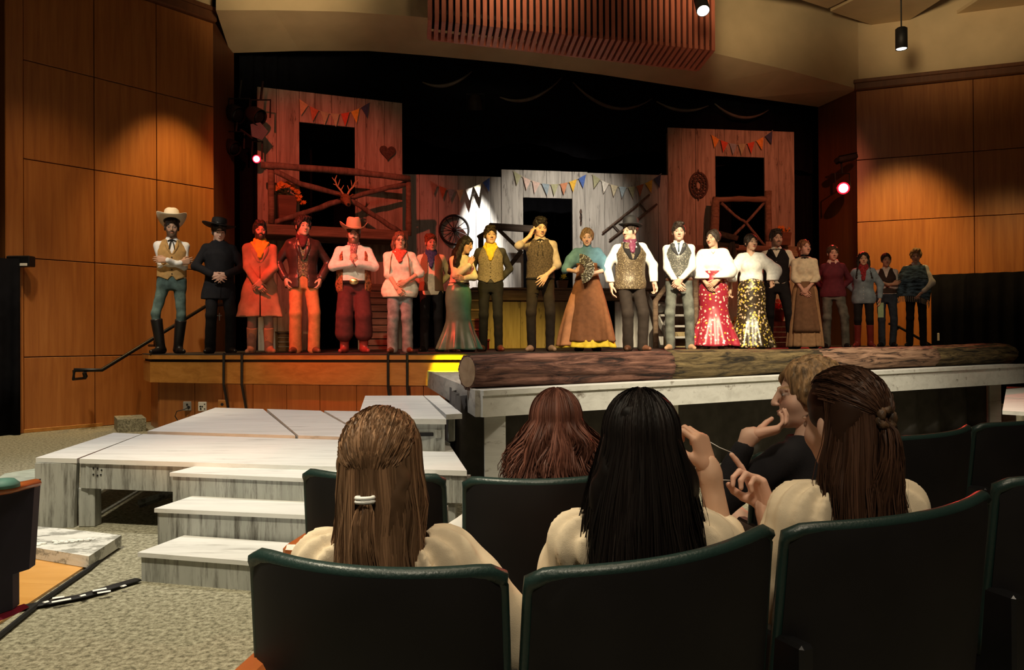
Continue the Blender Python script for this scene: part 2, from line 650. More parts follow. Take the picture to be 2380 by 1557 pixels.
# the return to the proscenium
L1 = L0 + LD * TL[-1]
R1, RD = Vector((6.92, 15.5, 0)), Vector((2.02, -.72, 0)).normalized()
PL, PR = Vector((-4.72, 13.2, 0)), Vector((6.60, 16.6, 0))


def upright(name, a, b2, z0, z1, t, m):
    d = Vector((b2.x - a.x, b2.y - a.y, 0))
    n = Vector((-d.y, d.x, 0)).normalized() * t
    q = MB().slab([(a.x, a.y), (b2.x, b2.y), (b2.x + n.x, b2.y + n.y), (a.x + n.x, a.y + n.y)], z0, z1)
    return struct(name, q, m)


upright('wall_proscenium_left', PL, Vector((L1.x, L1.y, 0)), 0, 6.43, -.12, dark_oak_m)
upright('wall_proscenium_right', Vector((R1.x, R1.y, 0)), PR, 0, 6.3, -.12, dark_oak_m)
# ---- right wall
RN = Vector((RD.y, -RD.x, 0))
if RN.y > 0:
    RN = -RN
TR = [0, 2.3, 4.6, 6.9]
wr, MR = wall_panels('wall_right', R1, RD, RN, [0, 2.05, 4.1, 6.15], [0, .99, 2.29, 3.48, 4.72, 6.1], panel_m)
q = MB().bbox((-.03, -.14, 6.1), (6.2, .2, 6.26), .02, MR).bbox((-.05, -.18, 6.23), (6.2, .2, 6.3), .01, MR)
struct('trim_3', q, dark_oak_m)
q = MB().box((-.02, -.02, 6.3), (6.2, .3, 9.0), MR)
struct('wall_upper_right', q, beige_m)
q = MB().bbox((2.95, -.16, 0), (3.2, .0, 6.05), .02, MR)
struct('trim_4', q, dark_oak_m)

# ---- proscenium header: the sloped soffit and the plaster front over it
edge_px = [(538, 122, 13.15), (700, 117, 13.55), (860, 117, 13.85), (1000, 128, 14.1), (1200, 147, 14.5), (1400, 172, 14.95), (1600, 203, 15.5), (1750, 226, 16.0), (1907, 248, 16.5)]
crease_px = [(505, 22, 11.9), (640, 22, 12.2), (800, 25, 12.5), (960, 36, 12.8), (1180, 56, 13.3), (1420, 84, 13.8), (1664, 122, 14.4), (1830, 160, 14.9), (2000, 206, 15.45)]
E = [W(*p) for p in edge_px]
Cc = [W(*p) for p in crease_px]
q = MB()
n = len(E)
vs = list(E) + list(Cc) + [p + Vector((0, .0, .25)) for p in Cc] + [p + Vector((0, .25, .3)) for p in E]
fs = []
for i in range(n - 1):
    fs += [(i, i + 1, n + i + 1, n + i), (3 * n + i, 2 * n + i, 2 * n + i + 1, 3 * n + i + 1), (i, 3 * n + i, 3 * n + i + 1, i + 1)]
q.add(vs, fs)
struct('ceiling_soffit', q, beige_m)
q = MB()
for i in range(n - 1):
    a, c = Cc[i], Cc[i + 1]
    q.hull([a, c, c + Vector((0, .25, 0)), a + Vector((0, .25, 0))],
           [Vector((p.x, p.y, 9.0)) for p in (a, c, c + Vector((0, .25, 0)), a + Vector((0, .25, 0)))])
struct('wall_header', q, beige_m)
# ceiling: boards with dark gaps, a black void above them
q = MB().box((-14, -4, 9.0), (18, 20, 9.1))
struct('ceiling', q, black_m)
CZ = 7.4


def ceil_board(pts):
    pp = [G(x, y, CZ) for x, y in pts]
    c = sum(pp, Vector()) / len(pp)
    q = MB().slab([(p.x, p.y) for p in pp], CZ, CZ + .06)
    o = q.obj('ceiling_panel', ceil_m)
    return tag(o, kind='structure')


cp = empty('ceiling_panels', (0, 0, 0))
cp['kind'] = 'structure'
for pts in ([(1995, -4), (1936, 25), (2056, 64), (2118, 46), (2196, -4), (2300, -90), (2120, -90)],
            [(2150, 62), (2222, 36), (2290, -8), (2400, -90), (2800, -60), (2600, 40), (2380, 58)],
            [(1560, -60), (1868, -2), (1930, 18), (1985, -8), (2080, -80), (1700, -120)]):
    o = ceil_board(pts)
    o.parent = cp
    o.name = 'ceiling_board'

# ---- slatted acoustic grille hung under the ceiling
gr = thing('ceiling_grille', 'dark red slatted wooden grille hanging under the ceiling before the stage', 'grille', (0, 0, 0))
gf0, gf1 = W(1003, 45, 10.67), W(1663, 116, 11.9)
gb0, gb1 = W(1001, 90, 11.36), W(1625, 163, 12.76)
NS = 46
ux = (gf1 - gf0).normalized()
back = (gb0 - gf0)
back1 = (gb1 - gf1)
smesh = None
for i in range(NS):
    t = i / (NS - 1)
    a = gf0.lerp(gf1, t)
    k = gb0.lerp(gb1, t)
    hw = .030
    dn = (k - a)
    q = MB()
    wv = ux * hw
    ins = Vector((0, dn.y * .12, .10))
    p = [a + Vector((0, 0, 2.4)), a, k, k + Vector((0, 0, .10)), a + ins, a + ins + Vector((0, 0, 2.3))]
    q.hull([x - wv for x in p], [x + wv for x in p])
    q.obj('slat', grille_m, gr)
q = MB()
o1 = Vector((0, .22, .16))
q.hull([gf0 + o1, gf1 + o1, gf1 + o1 + Vector((0, .02, 2.3)), gf0 + o1 + Vector((0, .02, 2.3))],
       [gf0 + o1 + Vector((0, .3, 0)), gf1 + o1 + Vector((0, .3, 0)), gf1 + o1 + Vector((0, .32, 2.3)), gf0 + o1 + Vector((0, .32, 2.3))])
q.hull([gf0 + Vector((0, .1, .14)), gf1 + Vector((0, .1, .14)), gb1 + Vector((0, -.05, .14)), gb0 + Vector((0, -.05, .14))],
       [gf0 + Vector((0, .1, .2)), gf1 + Vector((0, .1, .2)), gb1 + Vector((0, -.05, .2)), gb0 + Vector((0, -.05, .2))])
q.obj('backing_board', groove_m, gr)
q = MB()
for (a, k) in ((gb0, gb1),):
    q.hull([a, k, k + Vector((0, .04, 0)), a + Vector((0, .04, 0))], [p + Vector((0, 0, .12)) for p in (a, k, k + Vector((0, .04, 0)), a + Vector((0, .04, 0)))])
q.obj('edge_rail', grille_m, gr)

# ---- stage platform (curved apron)
APX = [(330, 10.9), (345, 10.2), (480, 9.85), (620, 9.6), (760, 9.35), (900, 9.15), (1085, 8.95), (1300, 9.0), (1500, 9.2), (1750, 9.8), (2000, 10.8), (2200, 12.2), (2330, 13.6)]
AP = [Vector(((px - 1190) / FOC * d, d, 0)) for px, d in APX]


def inset(pts, k):
    c = Vector((1, 20, 0))
    return [p + (c - p).normalized() * k for p in pts]


def apron_slab(pts, z0, z1):
    poly = [(p.x, p.y) for p in pts] + [(11, 17), (11, 22), (-9, 22), (-4.4, 13.2)]
    q = MB()
    q.slab(poly, z0, z1)
    return q


struct('floor_stage', apron_slab(AP, STZ - .012, STZ), stagefloor_m)
struct('trim_5', apron_slab(AP, STZ - .065, STZ - .0125), oakh_m)                      # nosing
struct('trim_6', apron_slab(inset(AP, .045), STZ - .10, STZ - .065), groove_m)         # shadow groove
struct('trim_7', apron_slab(inset(AP, .02), STZ - .37, STZ - .10), oakh_m)             # fascia
struct('wall_stage_front', apron_slab(inset(AP, .16), 0, STZ - .37), groove_m)
# veneer panels of the stage front, one by one between the apron's corners
front = inset(AP, .155)
cutsx = [345, 372, 455, 520, 590, 668, 745, 830, 905, 985, 1085]
q = None
wsf = bpy.data.objects['wall_stage_front']
redp_m = panel_m


def on_front(px):
    for a, b2 in zip(front[:-1], front[1:]):
        pa, pb = 1190 + FOC * a.x / a.y, 1190 + FOC * b2.x / b2.y
        if pa <= px <= pb:
            r = (px - 1190) / FOC
            t = (r * a.y - a.x) / ((b2.x - a.x) - r * (b2.y - a.y))
            return a.lerp(b2, t)
    return front[0]


for x0, x1 in zip(cutsx[:-1], cutsx[1:]):
    a, b2 = on_front(x0 + .8), on_front(x1 - .8)
    n = Vector((b2.y - a.y, -(b2.x - a.x), 0)).normalized() * .022
    MB().hull([a, b2, b2 + n, a + n][::-1], [p + Vector((0, 0, STZ - .372)) for p in (a, b2, b2 + n, a + n)][::-1]).obj('panel', panel_m, wsf)
# side of the stage towards the left wall
upright('wall_stage_side', front[0] + Vector((.02, 0, 0)), Vector((-4.5, 13.0, 0)), 0, STZ - .07, .05, panel_m)

# ---- black curtain walls around and behind the stage
def curtain(label, a, b2, z0, z1, folds, depth, m=black_m, name='stage_curtain', cat='curtain', group=None):
    L = Vector((b2[0] - a[0], b2[1] - a[1], 0))
    d = L.normalized()
    n = Vector((-d.y, d.x, 0))
    q = MB()
    nu = folds * 6 + 1

    def fn(u, v):
        p = Vector((a[0], a[1], 0)) + L * u
        s = math.sin(u * folds * 2 * PI) * depth * (1 - .3 * v) + math.sin(u * folds * 3.7 + 1) * depth * .4
        p = p + n * s
        return (p.x, p.y, z0 + (z1 - z0) * v)
    q.grid(fn, nu, 4)
    o = q.obj(name, m, None, True)
    md = o.modifiers.new('cloth', 'SOLIDIFY')
    md.thickness = .01
    return tag(o, label, cat, group)


curtain('wide black curtain hanging behind the wooden set', (-7.5, 16.2), (10.5, 20.2), STZ, 8.6, 40, .06)
curtain('black side curtain between the left veneer wall and the tall left facade', (-4.70, 13.45), (-3.7, 14.4), STZ, 8.4, 6, .05)
curtain('black side curtain between the right facade and the right veneer wall', (6.2, 17.4), (7.4, 17.2), STZ, 8.4, 6, .05)
# black valance with faint swags
va = thing('stage_valance', 'black swagged valance across the top of the stage opening', 'curtain', (0, 0, 0))
v0, v1 = Vector((-4.75, 13.9, 0)), Vector((6.75, 17.2, 0))
zb = [(560, 300), (940, 330), (1300, 335), (1560, 290), (1900, 300)]


def vfn(u, v):
    p = v0.lerp(v1, u)
    s = math.sin(u * 60 * PI) * .03 * (1 - v * .5)
    zl = 4.95 + .12 * math.cos(u * 9 * PI)
    return (p.x + s * .3, p.y - s, zl + (7.2 - zl) * v)


q = MB().grid(vfn, 240, 6)
q.obj('valance_cloth', black_m, va, True)
for (xa, ya, xb, yb, sag) in ((985, 190, 1100, 165, 22), (1165, 225, 1310, 178, 30), (1335, 190, 1520, 228, 45), (1530, 235, 1650, 245, 18), (1665, 240, 1790, 255, 28)):
    da, db = 13.75 + (xa - 560) / 1340 * 3.3 - .2, 13.75 + (xb - 560) / 1340 * 3.3 - .2
    path, rad = [], []
    for i in range(13):
        t = i / 12
        path.append(W(xa + (xb - xa) * t, ya + (yb - ya) * t + sag * 4 * t * (1 - t) * .9, da + (db - da) * t))
        rad.append(.02 + .045 * math.sin(PI * t))
    MB().tube(path, rad, 6, flat=.5).obj('swag', swag_m, va, True)

# ---- left front edge of the hall: black drape with a sill, drape column
curtain('black drape hanging before the wall at the left edge of the hall', (-7.9, 9.35), (-6.30, 9.92), 0, 2.26, 9, .04)
q = MB()
a = W(24, 612, 10.05)
q.bbox((a.x, a.y - .12, 2.16), (a.x + .32, a.y + .02, 2.30), .01)
o = q.obj('sign_bracket', outlet_m)
o.data.materials.clear()
o.data.materials.append(steel_m)
tag(o, 'small dark bracket with a bright strip at the top of the left black drape', 'bracket')
MB().bbox((a.x + .03, a.y - .13, 2.165), (a.x + .3, a.y - .12, 2.20), .004).obj('bright_strip', outlet_m, o)
q = MB().tube([(-6.72, 9.85, 2.3), (-6.78, 9.85, 7.0)], .055, 10)
tag(q.obj('curtain_pole', steel_m), 'dark upright pole beside the left veneer wall', 'pole')
upright('wall_far_left', Vector((-8.6, 9.6, 0)), Vector((-6.72, 10.45, 0)), 0, 9, .1, dark_oak_m)
# ---- right: black drape in front of the right wall
d0, d1 = W(2166, 640, 14.15), W(2420, 628, 13.3)
curtain('long black drape across the foot of the right veneer wall', (d0.x, d0.y), (d1.x + 1.2, d1.y - .4), 0, 2.32, 12, .05)

# ---- handrail and steps on the left
hr = thing('handrail', 'dark steel handrail sloping up the left veneer wall behind the boots', 'handrail')
p = [W(172, 860, 10.15), W(236, 860, 10.4), W(478, 712, 11.6), W(540, 705, 12.4)]
MB().tube(p, .026, 8).obj('rail', steel_m, hr, True)
MB().tube([p[0], p[0] + Vector((-.01, .0, -.12)), p[0] + Vector((-.02, .30, -.12))], .02, 6).obj('bracket', steel_m, hr)
c = W(196, 866, 10.2)
MB().tube([c, c + Vector((0, .02, -.05)), c + Vector((-.15, .3, -.06))], .028, 8).obj('bracket', steel_m, hr)
c = W(360, 790, 11.0)
MB().tube([c, c + Vector((-.02, .05, -.08)), c + Vector((-.2, .25, -.08))], .02, 6).obj('bracket', steel_m, hr)
st = thing('stage_steps', 'grey carpeted steps between the left veneer wall and the stage side', 'steps')
s0, s1 = AP[1], AP[0]
sd_ = (s1 - s0).normalized()
sn_ = Vector((-sd_.y, sd_.x, 0))
if sn_.x > 0:
    sn_ = -sn_
sA, sB = s0 + sd_ * .10, s0 + sd_ * .70
for o0, o1, zt in ((.02, .36, .17),):
    MB().slab([(p.x, p.y) for p in (sA + sn_ * o0, sB + sn_ * o0, sB + sn_ * o1, sA + sn_ * o1)], .001 if zt < .2 else .171, zt).obj('step', carpet_m, st)

# outlets on the stage front and the straps hung over its edge
def outlet(px, py, m, label, holes):
    a = on_front(px)
    z = EYE + (hor(px) - py) / FOC * a.y
    ot = MB().bbox((a.x - .055, a.y - .05, z - .06), (a.x + .055, a.y - .026, z + .06), .006).obj('wall_outlet', m)
    tag(ot, label, 'outlet', )
    for hx, hz, r in holes:
        MB().tube([(a.x + hx, a.y - .054, z + hz), (a.x + hx, a.y - .049, z + hz)], r, 8).obj('socket', cable_m, ot)
    return ot, a, z


outlet(473, 944, outlet_m, 'white outlet plate with dark sockets on the stage front', [(-.025, .0, .012), (-.0, -.0, .01), (-.02, -.03, .012), (.03, .03, .008), (.03, -.03, .008)])
_, a, z = outlet(438, 943, grey_plate_m, 'grey outlet plate with a black plug on the stage front', [(0, .02, .014), (.02, -.015, .02)])
tag(MB().tube([(a.x + .02, a.y - .055, z - .015), (a.x - .02, a.y - .10, z - .04), (a.x - .10, a.y - .13, z - .06), (a.x - .12, a.y - .14, z - .12), (a.x - .05, a.y - .12, z - .25)], .006, 6).obj('power_cord', cable_m),
    'black power cord hanging from the grey outlet plate', 'cord')
outlet(519, 939, oakh_m, 'small tan outlet plate half hidden by the low deck', [(0, 0, .02)])
for i, (px, lab) in enumerate(((543, 'dark strap over the stage edge, first from the left end'), (584, 'dark strap over the stage edge, second from the left end'),
                               (914, 'dark strap over the stage edge, left of the yellow lit part'), (957, 'dark strap over the stage edge, nearest the yellow lit part'))):
    a = on_front(px)
    c = Vector((1, 20, 0))
    o_ = (a - c).normalized()
    ae = a + o_ * .17
    q = MB()
    for s0, s1 in (((ae - o_ * .35, STZ + .003), (ae, STZ + .003)), ((ae, STZ + .003), (ae + o_ * .004, STZ - .38)), ((ae + o_ * .004, STZ - .38), (a + o_ * .03, .06))):
        q.tube([Vector((s0[0].x, s0[0].y, s0[1])), Vector((s1[0].x, s1[0].y, s1[1]))], .016, 6)
    tag(q.obj('strap', cable_m), lab, 'strap')

# ================================================================== LOW DECK, STEPS, THRUST
ld = thing('low_deck', 'low whitewashed platform of boards on posts before the stage', 'platform')


def deck_board(img, z1, th, name='deck_board', m=deck_m, par=ld, gap=.009):
    pp = [G(x, y, z1) for x, y in img]
    c = sum(pp, Vector()) / len(pp)
    pp = [p + (c - p).normalized() * gap for p in pp]
    if (pp[1] - pp[0]).cross(pp[2] - pp[1]).z < 0:
        pp = pp[::-1]
    return MB().slab([(p.x, p.y) for p in pp], z1 - th, z1).obj(name, m, par)


deck_board([(80, 1064), (177, 1066), (330, 1008), (264, 1005)], DKZ, .03)
deck_board([(180, 1066), (1086, 1094), (1048, 1036), (830, 1023), (330, 1008)], DKZ, .03)
deck_board([(340, 1002), (686, 1012), (611, 950), (500, 947)], DKZ, .03)
deck_board([(692, 1012), (856, 1017), (744, 954), (619, 950)], DKZ, .03)
deck_board([(862, 1017), (1046, 1030), (925, 957), (752, 954)], DKZ, .03)
fl, fr_ = G(180, 1066, DKZ), G(1086, 1094, DKZ)
dd = (fr_ - fl).normalized()
nn = Vector((-dd.y, dd.x, 0))


def beam(a, b2, z0, z1, t, name, m, par, off=.02):
    d = (b2 - a).normalized()
    n = Vector((-d.y, d.x, 0))
    a, b2 = a + n * off, b2 + n * off
    return MB().hull([Vector((p.x, p.y, z0)) for p in (a, b2, b2 + n * t, a + n * t)], [Vector((p.x, p.y, z1)) for p in (a, b2, b2 + n * t, a + n * t)]).obj(name, m, par)


fb = beam(fl, fr_, DKZ - .19, DKZ - .032, .04, 'front_beam', riser_m, ld)
for (u, v) in ((.10, .10), (.13, .10), (.16, .09), (.10, .06), (.13, .055), (.155, .06)):
    p = fl + dd * u + nn * .018
    MB().tube([Vector((p.x, p.y, DKZ - .16 + v)), Vector((p.x, p.y, DKZ - .16 + v)) - nn * .003], .006, 6).obj('bolt', steel_m, ld)
bl, br = G(500, 949, DKZ), G(925, 959, DKZ)
beam(bl, br, DKZ - .19, DKZ - .032, .04, 'back_beam', riser_m, ld, -.06)
beam(G(180, 1066, DKZ) + Vector((.03, 0, 0)), bl, DKZ - .19, DKZ - .032, .04, 'side_beam', riser_m, ld, -.06)
beam(fr_ + Vector((-.05, .05, 0)), br, DKZ - .19, DKZ - .032, .04, 'side_beam', riser_m, ld)


def post(c, wx, wy, z0, z1, par, m, name='post'):
    return MB().bbox((c.x - wx / 2, c.y - wy / 2, z0), (c.x + wx / 2, c.y + wy / 2, z1), .006).obj(name, m, par)


p = W(208, 0, 5.02)
post(p, .105, .09, 0, DKZ - .19, ld, riser_m)
q = MB().hull([W(82, 1224, 4.97) * Vector((1, 1, 0)) if False else Vector((W(81, 0, 4.98).x, 4.98, 0)), Vector((W(170, 0, 4.96).x, 4.96, 0)), Vector((W(170, 0, 4.96).x, 5.0, 0)), Vector((W(81, 0, 4.98).x, 5.02, 0))],
              [Vector((W(80, 0, 4.98).x, 4.98, DKZ - .032)), Vector((W(177, 0, 4.96).x, 4.96, DKZ - .032)), Vector((W(177, 0, 4.96).x, 5.0, DKZ - .032)), Vector((W(80, 0, 4.98).x, 5.02, DKZ - .032))])
q.obj('end_panel', riser_m, ld)
for p in (fr_ + Vector((-.12, .12, 0)), bl + Vector((.1, -.1, 0)), br + Vector((-.12, -.12, 0)), fl.lerp(bl, .5) + Vector((.15, 0, 0)), fr_.lerp(br, .5) + Vector((-.15, 0, 0)), fl.lerp(fr_, .5) + nn * .12):
    post(p, .09, .09, 0, DKZ - .03, ld, riser_m)
# slanted braces seen in the dark under the deck
for (a, b2) in (((fl + nn * .5 + dd * .05), (fl + nn * 1.6 + dd * 1.0)), ((fl + nn * .9 + dd * .1), (fl + nn * 2.3 + dd * 1.3))):
    MB().tube([Vector((a.x, a.y, .05)), Vector((b2.x, b2.y, DKZ - .05))], .028, 4).obj('brace', riser_m, ld)

# three steps up to it
sp = thing('deck_steps', 'three worn grey painted steps leading up to the low deck', 'steps')
TRE = [(.145, (318, 1283), (640, 1308)), (.285, (357, 1181), (720, 1197)), (.418, (393, 1098), (800, 1115))]
ends = [G(a[0], a[1], z) for z, a, b2 in TRE] + [G(430, 1078, .418)]
for k, (z, a, b2) in enumerate(TRE):
    A, B = G(*a, z), G(*b2, z)
    B = A + (B - A).normalized() * 1.55
    d = (B - A).normalized()
    n = Vector((-d.y, d.x, 0))
    depth = (TRE[k + 1][0] and (G(*TRE[k + 1][1], TRE[k + 1][0]) - A).dot(n)) if k < 2 else .27
    z0 = 0
    C_, D_ = B + n * (depth + .02), A + n * (depth + .02)
    ins = .012
    s_ = MB().hull([Vector((p.x, p.y, z0)) for p in (A + d * ins + n * ins, B - d * ins + n * ins, C_, D_ + d * ins)], [Vector((p.x, p.y, z - .022)) for p in (A + d * ins + n * ins, B - d * ins + n * ins, C_, D_ + d * ins)])
    s_.obj('riser', riser_m, sp)
    t_ = MB().hull([Vector((p.x, p.y, z - .022)) for p in (A, B, C_, D_)], [Vector((p.x, p.y, z)) for p in (A, B, C_, D_)])
    t_.obj('tread', deck_m, sp)

# step box and plank up to the thrust
sb = thing('step_box', 'grey painted step box with a handle slot standing on the low deck', 'box')
SBZ = .66
a0, a1, a2, a3 = G(866, 972, SBZ), G(1036, 974, SBZ), G(982, 919, SBZ), G(931, 919, SBZ)
a0 = a1 + (a0 - a1).normalized() * .62
poly = [a0, a1, a2, Vector((a2.x - .55, a3.y, SBZ))]
MB().hull([Vector((p.x, p.y, SBZ - .035)) for p in poly], [Vector((p.x, p.y, SBZ)) for p in poly]).obj('top_board', deck_m, sb)
ins = [p + (sum(poly, Vector()) / 4 - p).normalized() * .03 for p in poly]
MB().hull([Vector((p.x, p.y, DKZ + .001)) for p in ins], [Vector((p.x, p.y, SBZ - .036)) for p in ins]).obj('body', riser_m, sb)
c = ins[1] + (ins[0] - ins[1]).normalized() * .14
MB().bbox((c.x - .06, c.y - .022, DKZ + .10), (c.x + .06, c.y - .001, DKZ + .125), .004).obj('handle', steel_m, sb)
c = ins[1] + (ins[0] - ins[1]).normalized() * .05
MB().bbox((c.x - .02, c.y - .016, DKZ + .09), (c.x + .03, c.y - .001, DKZ + .14), .004).obj('latch', riser_m, sb)
pk = [G(1036, 963, .665), G(1073, 961, .665), G(1020, 919, .665), G(984, 919, .665)]
pl = MB().hull([Vector((p.x, p.y, .628)) for p in pk], [Vector((p.x, p.y, .665)) for p in pk]).obj('step_plank', deck_m)
tag(pl, 'narrow whitewashed plank beside the step box, against the raised platform', 'plank')
for t in (.12, .85):
    p = pk[0].lerp(pk[3], t) + Vector((.06, .04, 0))
    post(p, .05, .05, DKZ, .63, pl, riser_m, 'leg')

# the thrust with its fascia
th = thing('thrust_platform', 'high dark platform with white painted front beam carrying the long log', 'platform')
t0, t1, t2, t3 = G(1115, 908, THZ), G(2372, 846, THZ), G(2330, 810, THZ), G(1000, 862, THZ)
t2 = Vector((5.9, 10.9, THZ))
NB = 11
for k in range(NB):
    u0, u1 = k / NB, (k + 1) / NB
    a, b2, c, e = t3.lerp(t0, u0), t2.lerp(t1, u0), t2.lerp(t1, u1), t3.lerp(t0, u1)
    g = (e - a).normalized() * .004
    MB().hull([Vector((p.x, p.y, THZ - .03)) for p in (e - g, c - g, b2 + g, a + g)], [Vector((p.x, p.y, THZ)) for p in (e - g, c - g, b2 + g, a + g)]).obj('deck_board', deck_m if k > 8 else side_beam_m, th)
d = (t1 - t0).normalized()
n = Vector((-d.y, d.x, 0))
zl0, zl1 = THZ - .185, THZ - .245
A, B = t0 - n * .035, t1 - n * .035
MB().hull([Vector((A.x, A.y, zl0)), Vector((B.x, B.y, zl1)), Vector((t1.x, t1.y, zl1)), Vector((t0.x, t0.y, zl0))],
          [Vector((A.x, A.y, THZ - .034)), Vector((B.x, B.y, THZ - .034)), Vector((t1.x, t1.y, THZ - .034)), Vector((t0.x, t0.y, THZ - .034))]).obj('front_beam', white_beam_m, th)
A2, B2 = A - n * .012, B - n * .012
MB().hull([Vector((p.x, p.y, THZ - .0335)) for p in (A2, B2, t1, t0)], [Vector((p.x, p.y, THZ + .004)) for p in (A2, B2, t1, t0)]).obj('edge_board', white_beam_m, th)
ds = (t0 - t3).normalized()
ns = Vector((ds.y, -ds.x, 0)) * -1
ns = Vector((-abs(ds.y), -ds.x if False else abs(ds.x) * -1, 0)).normalized() if False else Vector((ds.y, -ds.x, 0))
if ns.x > 0:
    ns = -ns
MB().hull([Vector((p.x, p.y, zl0)) for p in (t3 + ns * .035, t0 + ns * .035 - d * 0, t0, t3)], [Vector((p.x, p.y, THZ + .003)) for p in (t3 + ns * .035, t0 + ns * .035, t0, t3)]).obj('side_beam', side_beam_m, th)
for (px, dpt, wd) in ((1149, 5.62, .155), (2308, 10.05, .15), (1985, 8.55, .09), (1560, 6.9, .1)):
    c = W(px, 0, dpt)
    post(c, wd, .09, 0, THZ - .19, th, white_beam_m, 'leg')
sk0, sk1 = t0 + n * .25 + ds * -.1, t1 + n * .25 - d * .35
o = curtain('dark grey cloth skirt hanging beneath the white front beam', (sk0.x, sk0.y), (sk1.x, sk1.y), .0, THZ - .06, 14, .05, drape_m, 'platform_skirt', 'cloth')
sk2 = t3 + ns * -.2
curtain('dark grey cloth hanging under the left side of the raised platform', (sk2.x, sk2.y), (sk0.x - .02, sk0.y), 0, THZ - .06, 7, .04, drape_m, 'platform_skirt', 'cloth')

# the log in four barked lengths, tint changing from one to the next
la, lb = W(1086, 0, 5.72), W(2352, 0, 10.55)
la.z = lb.z = 0
lg = thing('log', 'long barked log lying along the front of the raised platform', 'log', la + Vector((0, 0, THZ)), math.atan2(lb.y - la.y, lb.x - la.x))
LGM = lg.matrix_basis.inverted()
ldir = (lb - la).normalized()
LL = (lb - la).length
rnd = random.Random(4)


def log_r(s):
    return .128 + .006 * math.sin(s * 9) + .005 * math.sin(s * 23 + 1) + (.022 * math.exp(-((s - .93) / .05) ** 2)) - (.05 * max(0, (s - .985) / .015) if s > .985 else 0)


def log_cut(px):
    r = (px - 1190) / FOC
    return ((r * la.y - la.x) / (ldir.x - r * ldir.y)) / LL


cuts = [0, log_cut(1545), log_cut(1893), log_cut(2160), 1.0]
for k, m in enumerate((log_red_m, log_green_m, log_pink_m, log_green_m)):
    q = MB()
    ns_, nr = 26, 56
    sd = Vector((-ldir.y, ldir.x, 0))
    vs = []
    for i in range(ns_):
        s = cuts[k] + (cuts[k + 1] - cuts[k]) * i / (ns_ - 1) * .9995
        c = la + ldir * LL * s
        r = log_r(s)
        for j in range(nr):
            an = 2 * PI * j / nr
            rr = r * (1 + .035 * math.sin(3 * an + s * 6) + .025 * math.sin(7 * an - s * 11) + .035 * math.sin(13 * an + 3 * math.sin(s * 15)) + .025 * math.sin(23 * an + 2 * math.sin(s * 25)) + rnd.uniform(-.012, .012))
            p = c + sd * math.cos(an) * rr + Vector((0, 0, THZ + .121 + math.sin(an) * rr * .97))
            vs.append(p)
    fs = [(i * nr + j, (i + 1) * nr + j, (i + 1) * nr + (j + 1) % nr, i * nr + (j + 1) % nr) for i in range(ns_ - 1) for j in range(nr)]
    fs += [tuple(range(nr)), tuple(range(ns_ * nr - 1, (ns_ - 1) * nr - 1, -1))]
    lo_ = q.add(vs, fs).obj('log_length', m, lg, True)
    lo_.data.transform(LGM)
lo_ = MB().tube([la + Vector((0, 0, THZ + .122)) - ldir * .004, la + Vector((0, 0, THZ + .122)) + ldir * .02], [.112, .112], 24).obj('sawn_end', wood('sawn_end', [(.3, (.26, .16, .09)), (.7, (.42, .29, .18))], (6, 6, 6)), lg)
lo_.data.transform(LGM)

# small whitewashed platform at the right edge
rp = thing('low_deck', 'whitewashed low platform at the right edge beyond the raised platform', 'platform')
rz = .52
pp = [G(2327, 952, rz), G(2520, 962, rz), G(2520, 905, rz), G(2338, 899, rz)]
deck_board([(2327, 954), (2520, 966), (2520, 932), (2333, 925)], rz, .035, par=rp)
deck_board([(2333, 924), (2520, 931), (2520, 903), (2338, 898)], rz, .035, par=rp)
for px, py in ((2376, 950), (2480, 950), (2370, 905), (2490, 908)):
    c = G(px, py, rz)
    post(c, .08, .08, 0, rz - .036, rp, white_beam_m, 'leg')
# the pale mat edge beyond the low deck at left
pp = [G(-20, 1120, .02), G(84, 1118, .02), G(84, 1088, .02), G(10, 1100, .02)]
tag(MB().slab([(p.x, p.y) for p in pp], 0.001, .02).obj('floor_mat', mat('pale_green_mat', (.42, .48, .42), .9)), 'pale green mat on the carpet behind the low deck end panel', 'mat')

# ---- aisle floorboard, white slab and cable cover at the lower left
fw_ = thing('aisle_flooring', 'orange wooden floor under the dark end seat', 'flooring')
zf = .004
c0 = [(-60, 1395), (-60, 1250), (255, 1278), (206, 1316), (96, 1392), (8, 1462), (-60, 1500)]
for k in range(5):
    t0_, t1_ = k / 5, (k + 1) / 5

    def ed(t):
        # left and right limits of the boarded strip at this fraction
        return (-90, 1240 + 260 * t), (262 - 330 * t if t < 1 else -60, 1272 + 215 * t)
    (xa, ya), (xb, yb) = ed(t0_)
    (xc, yc), (xd, yd) = ed(t1_)
    deck_board([(xa, ya), (xb, yb), (xd, yd), (xc, yc)], .012, .0115, 'plank', floor_wood_m, fw_, .001)
tag(MB().tube([G(266, 1270, .012), G(204, 1322, .012), G(96, 1396, .012), G(-20, 1490, .012)], .012, 6).obj('floor_edging', cable_m), 'black edging strip where orange boards meet the carpet', 'edging')
ws = thing('painted_slab', 'broken white painted board lying flat on the floor beside the end seat', 'board')
WZ = .075
pts = [G(20, 1262, WZ), G(205, 1300 - 8, WZ), G(281, 1243, WZ), G(150, 1228, WZ), G(60, 1221, WZ), G(0, 1232, WZ)]
slab_m = wood('chipped_white_paint', [(.2, (.55, .55, .51)), (.6, (.72, .72, .68)), (.8, (.8, .8, .76))], (2, 6, 6), .8, bump=.5,
              spots=((.30, .30, .27), 2.4, .50, .56, (1.6, 3, 3)))
q = MB()
if (pts[1] - pts[0]).cross(pts[2] - pts[1]).z < 0:
    pts = pts[::-1]
q.slab([(p.x, p.y) for p in pts], .014, WZ)
q.obj('board', slab_m, ws)
rnd = random.Random(9)
q = MB()
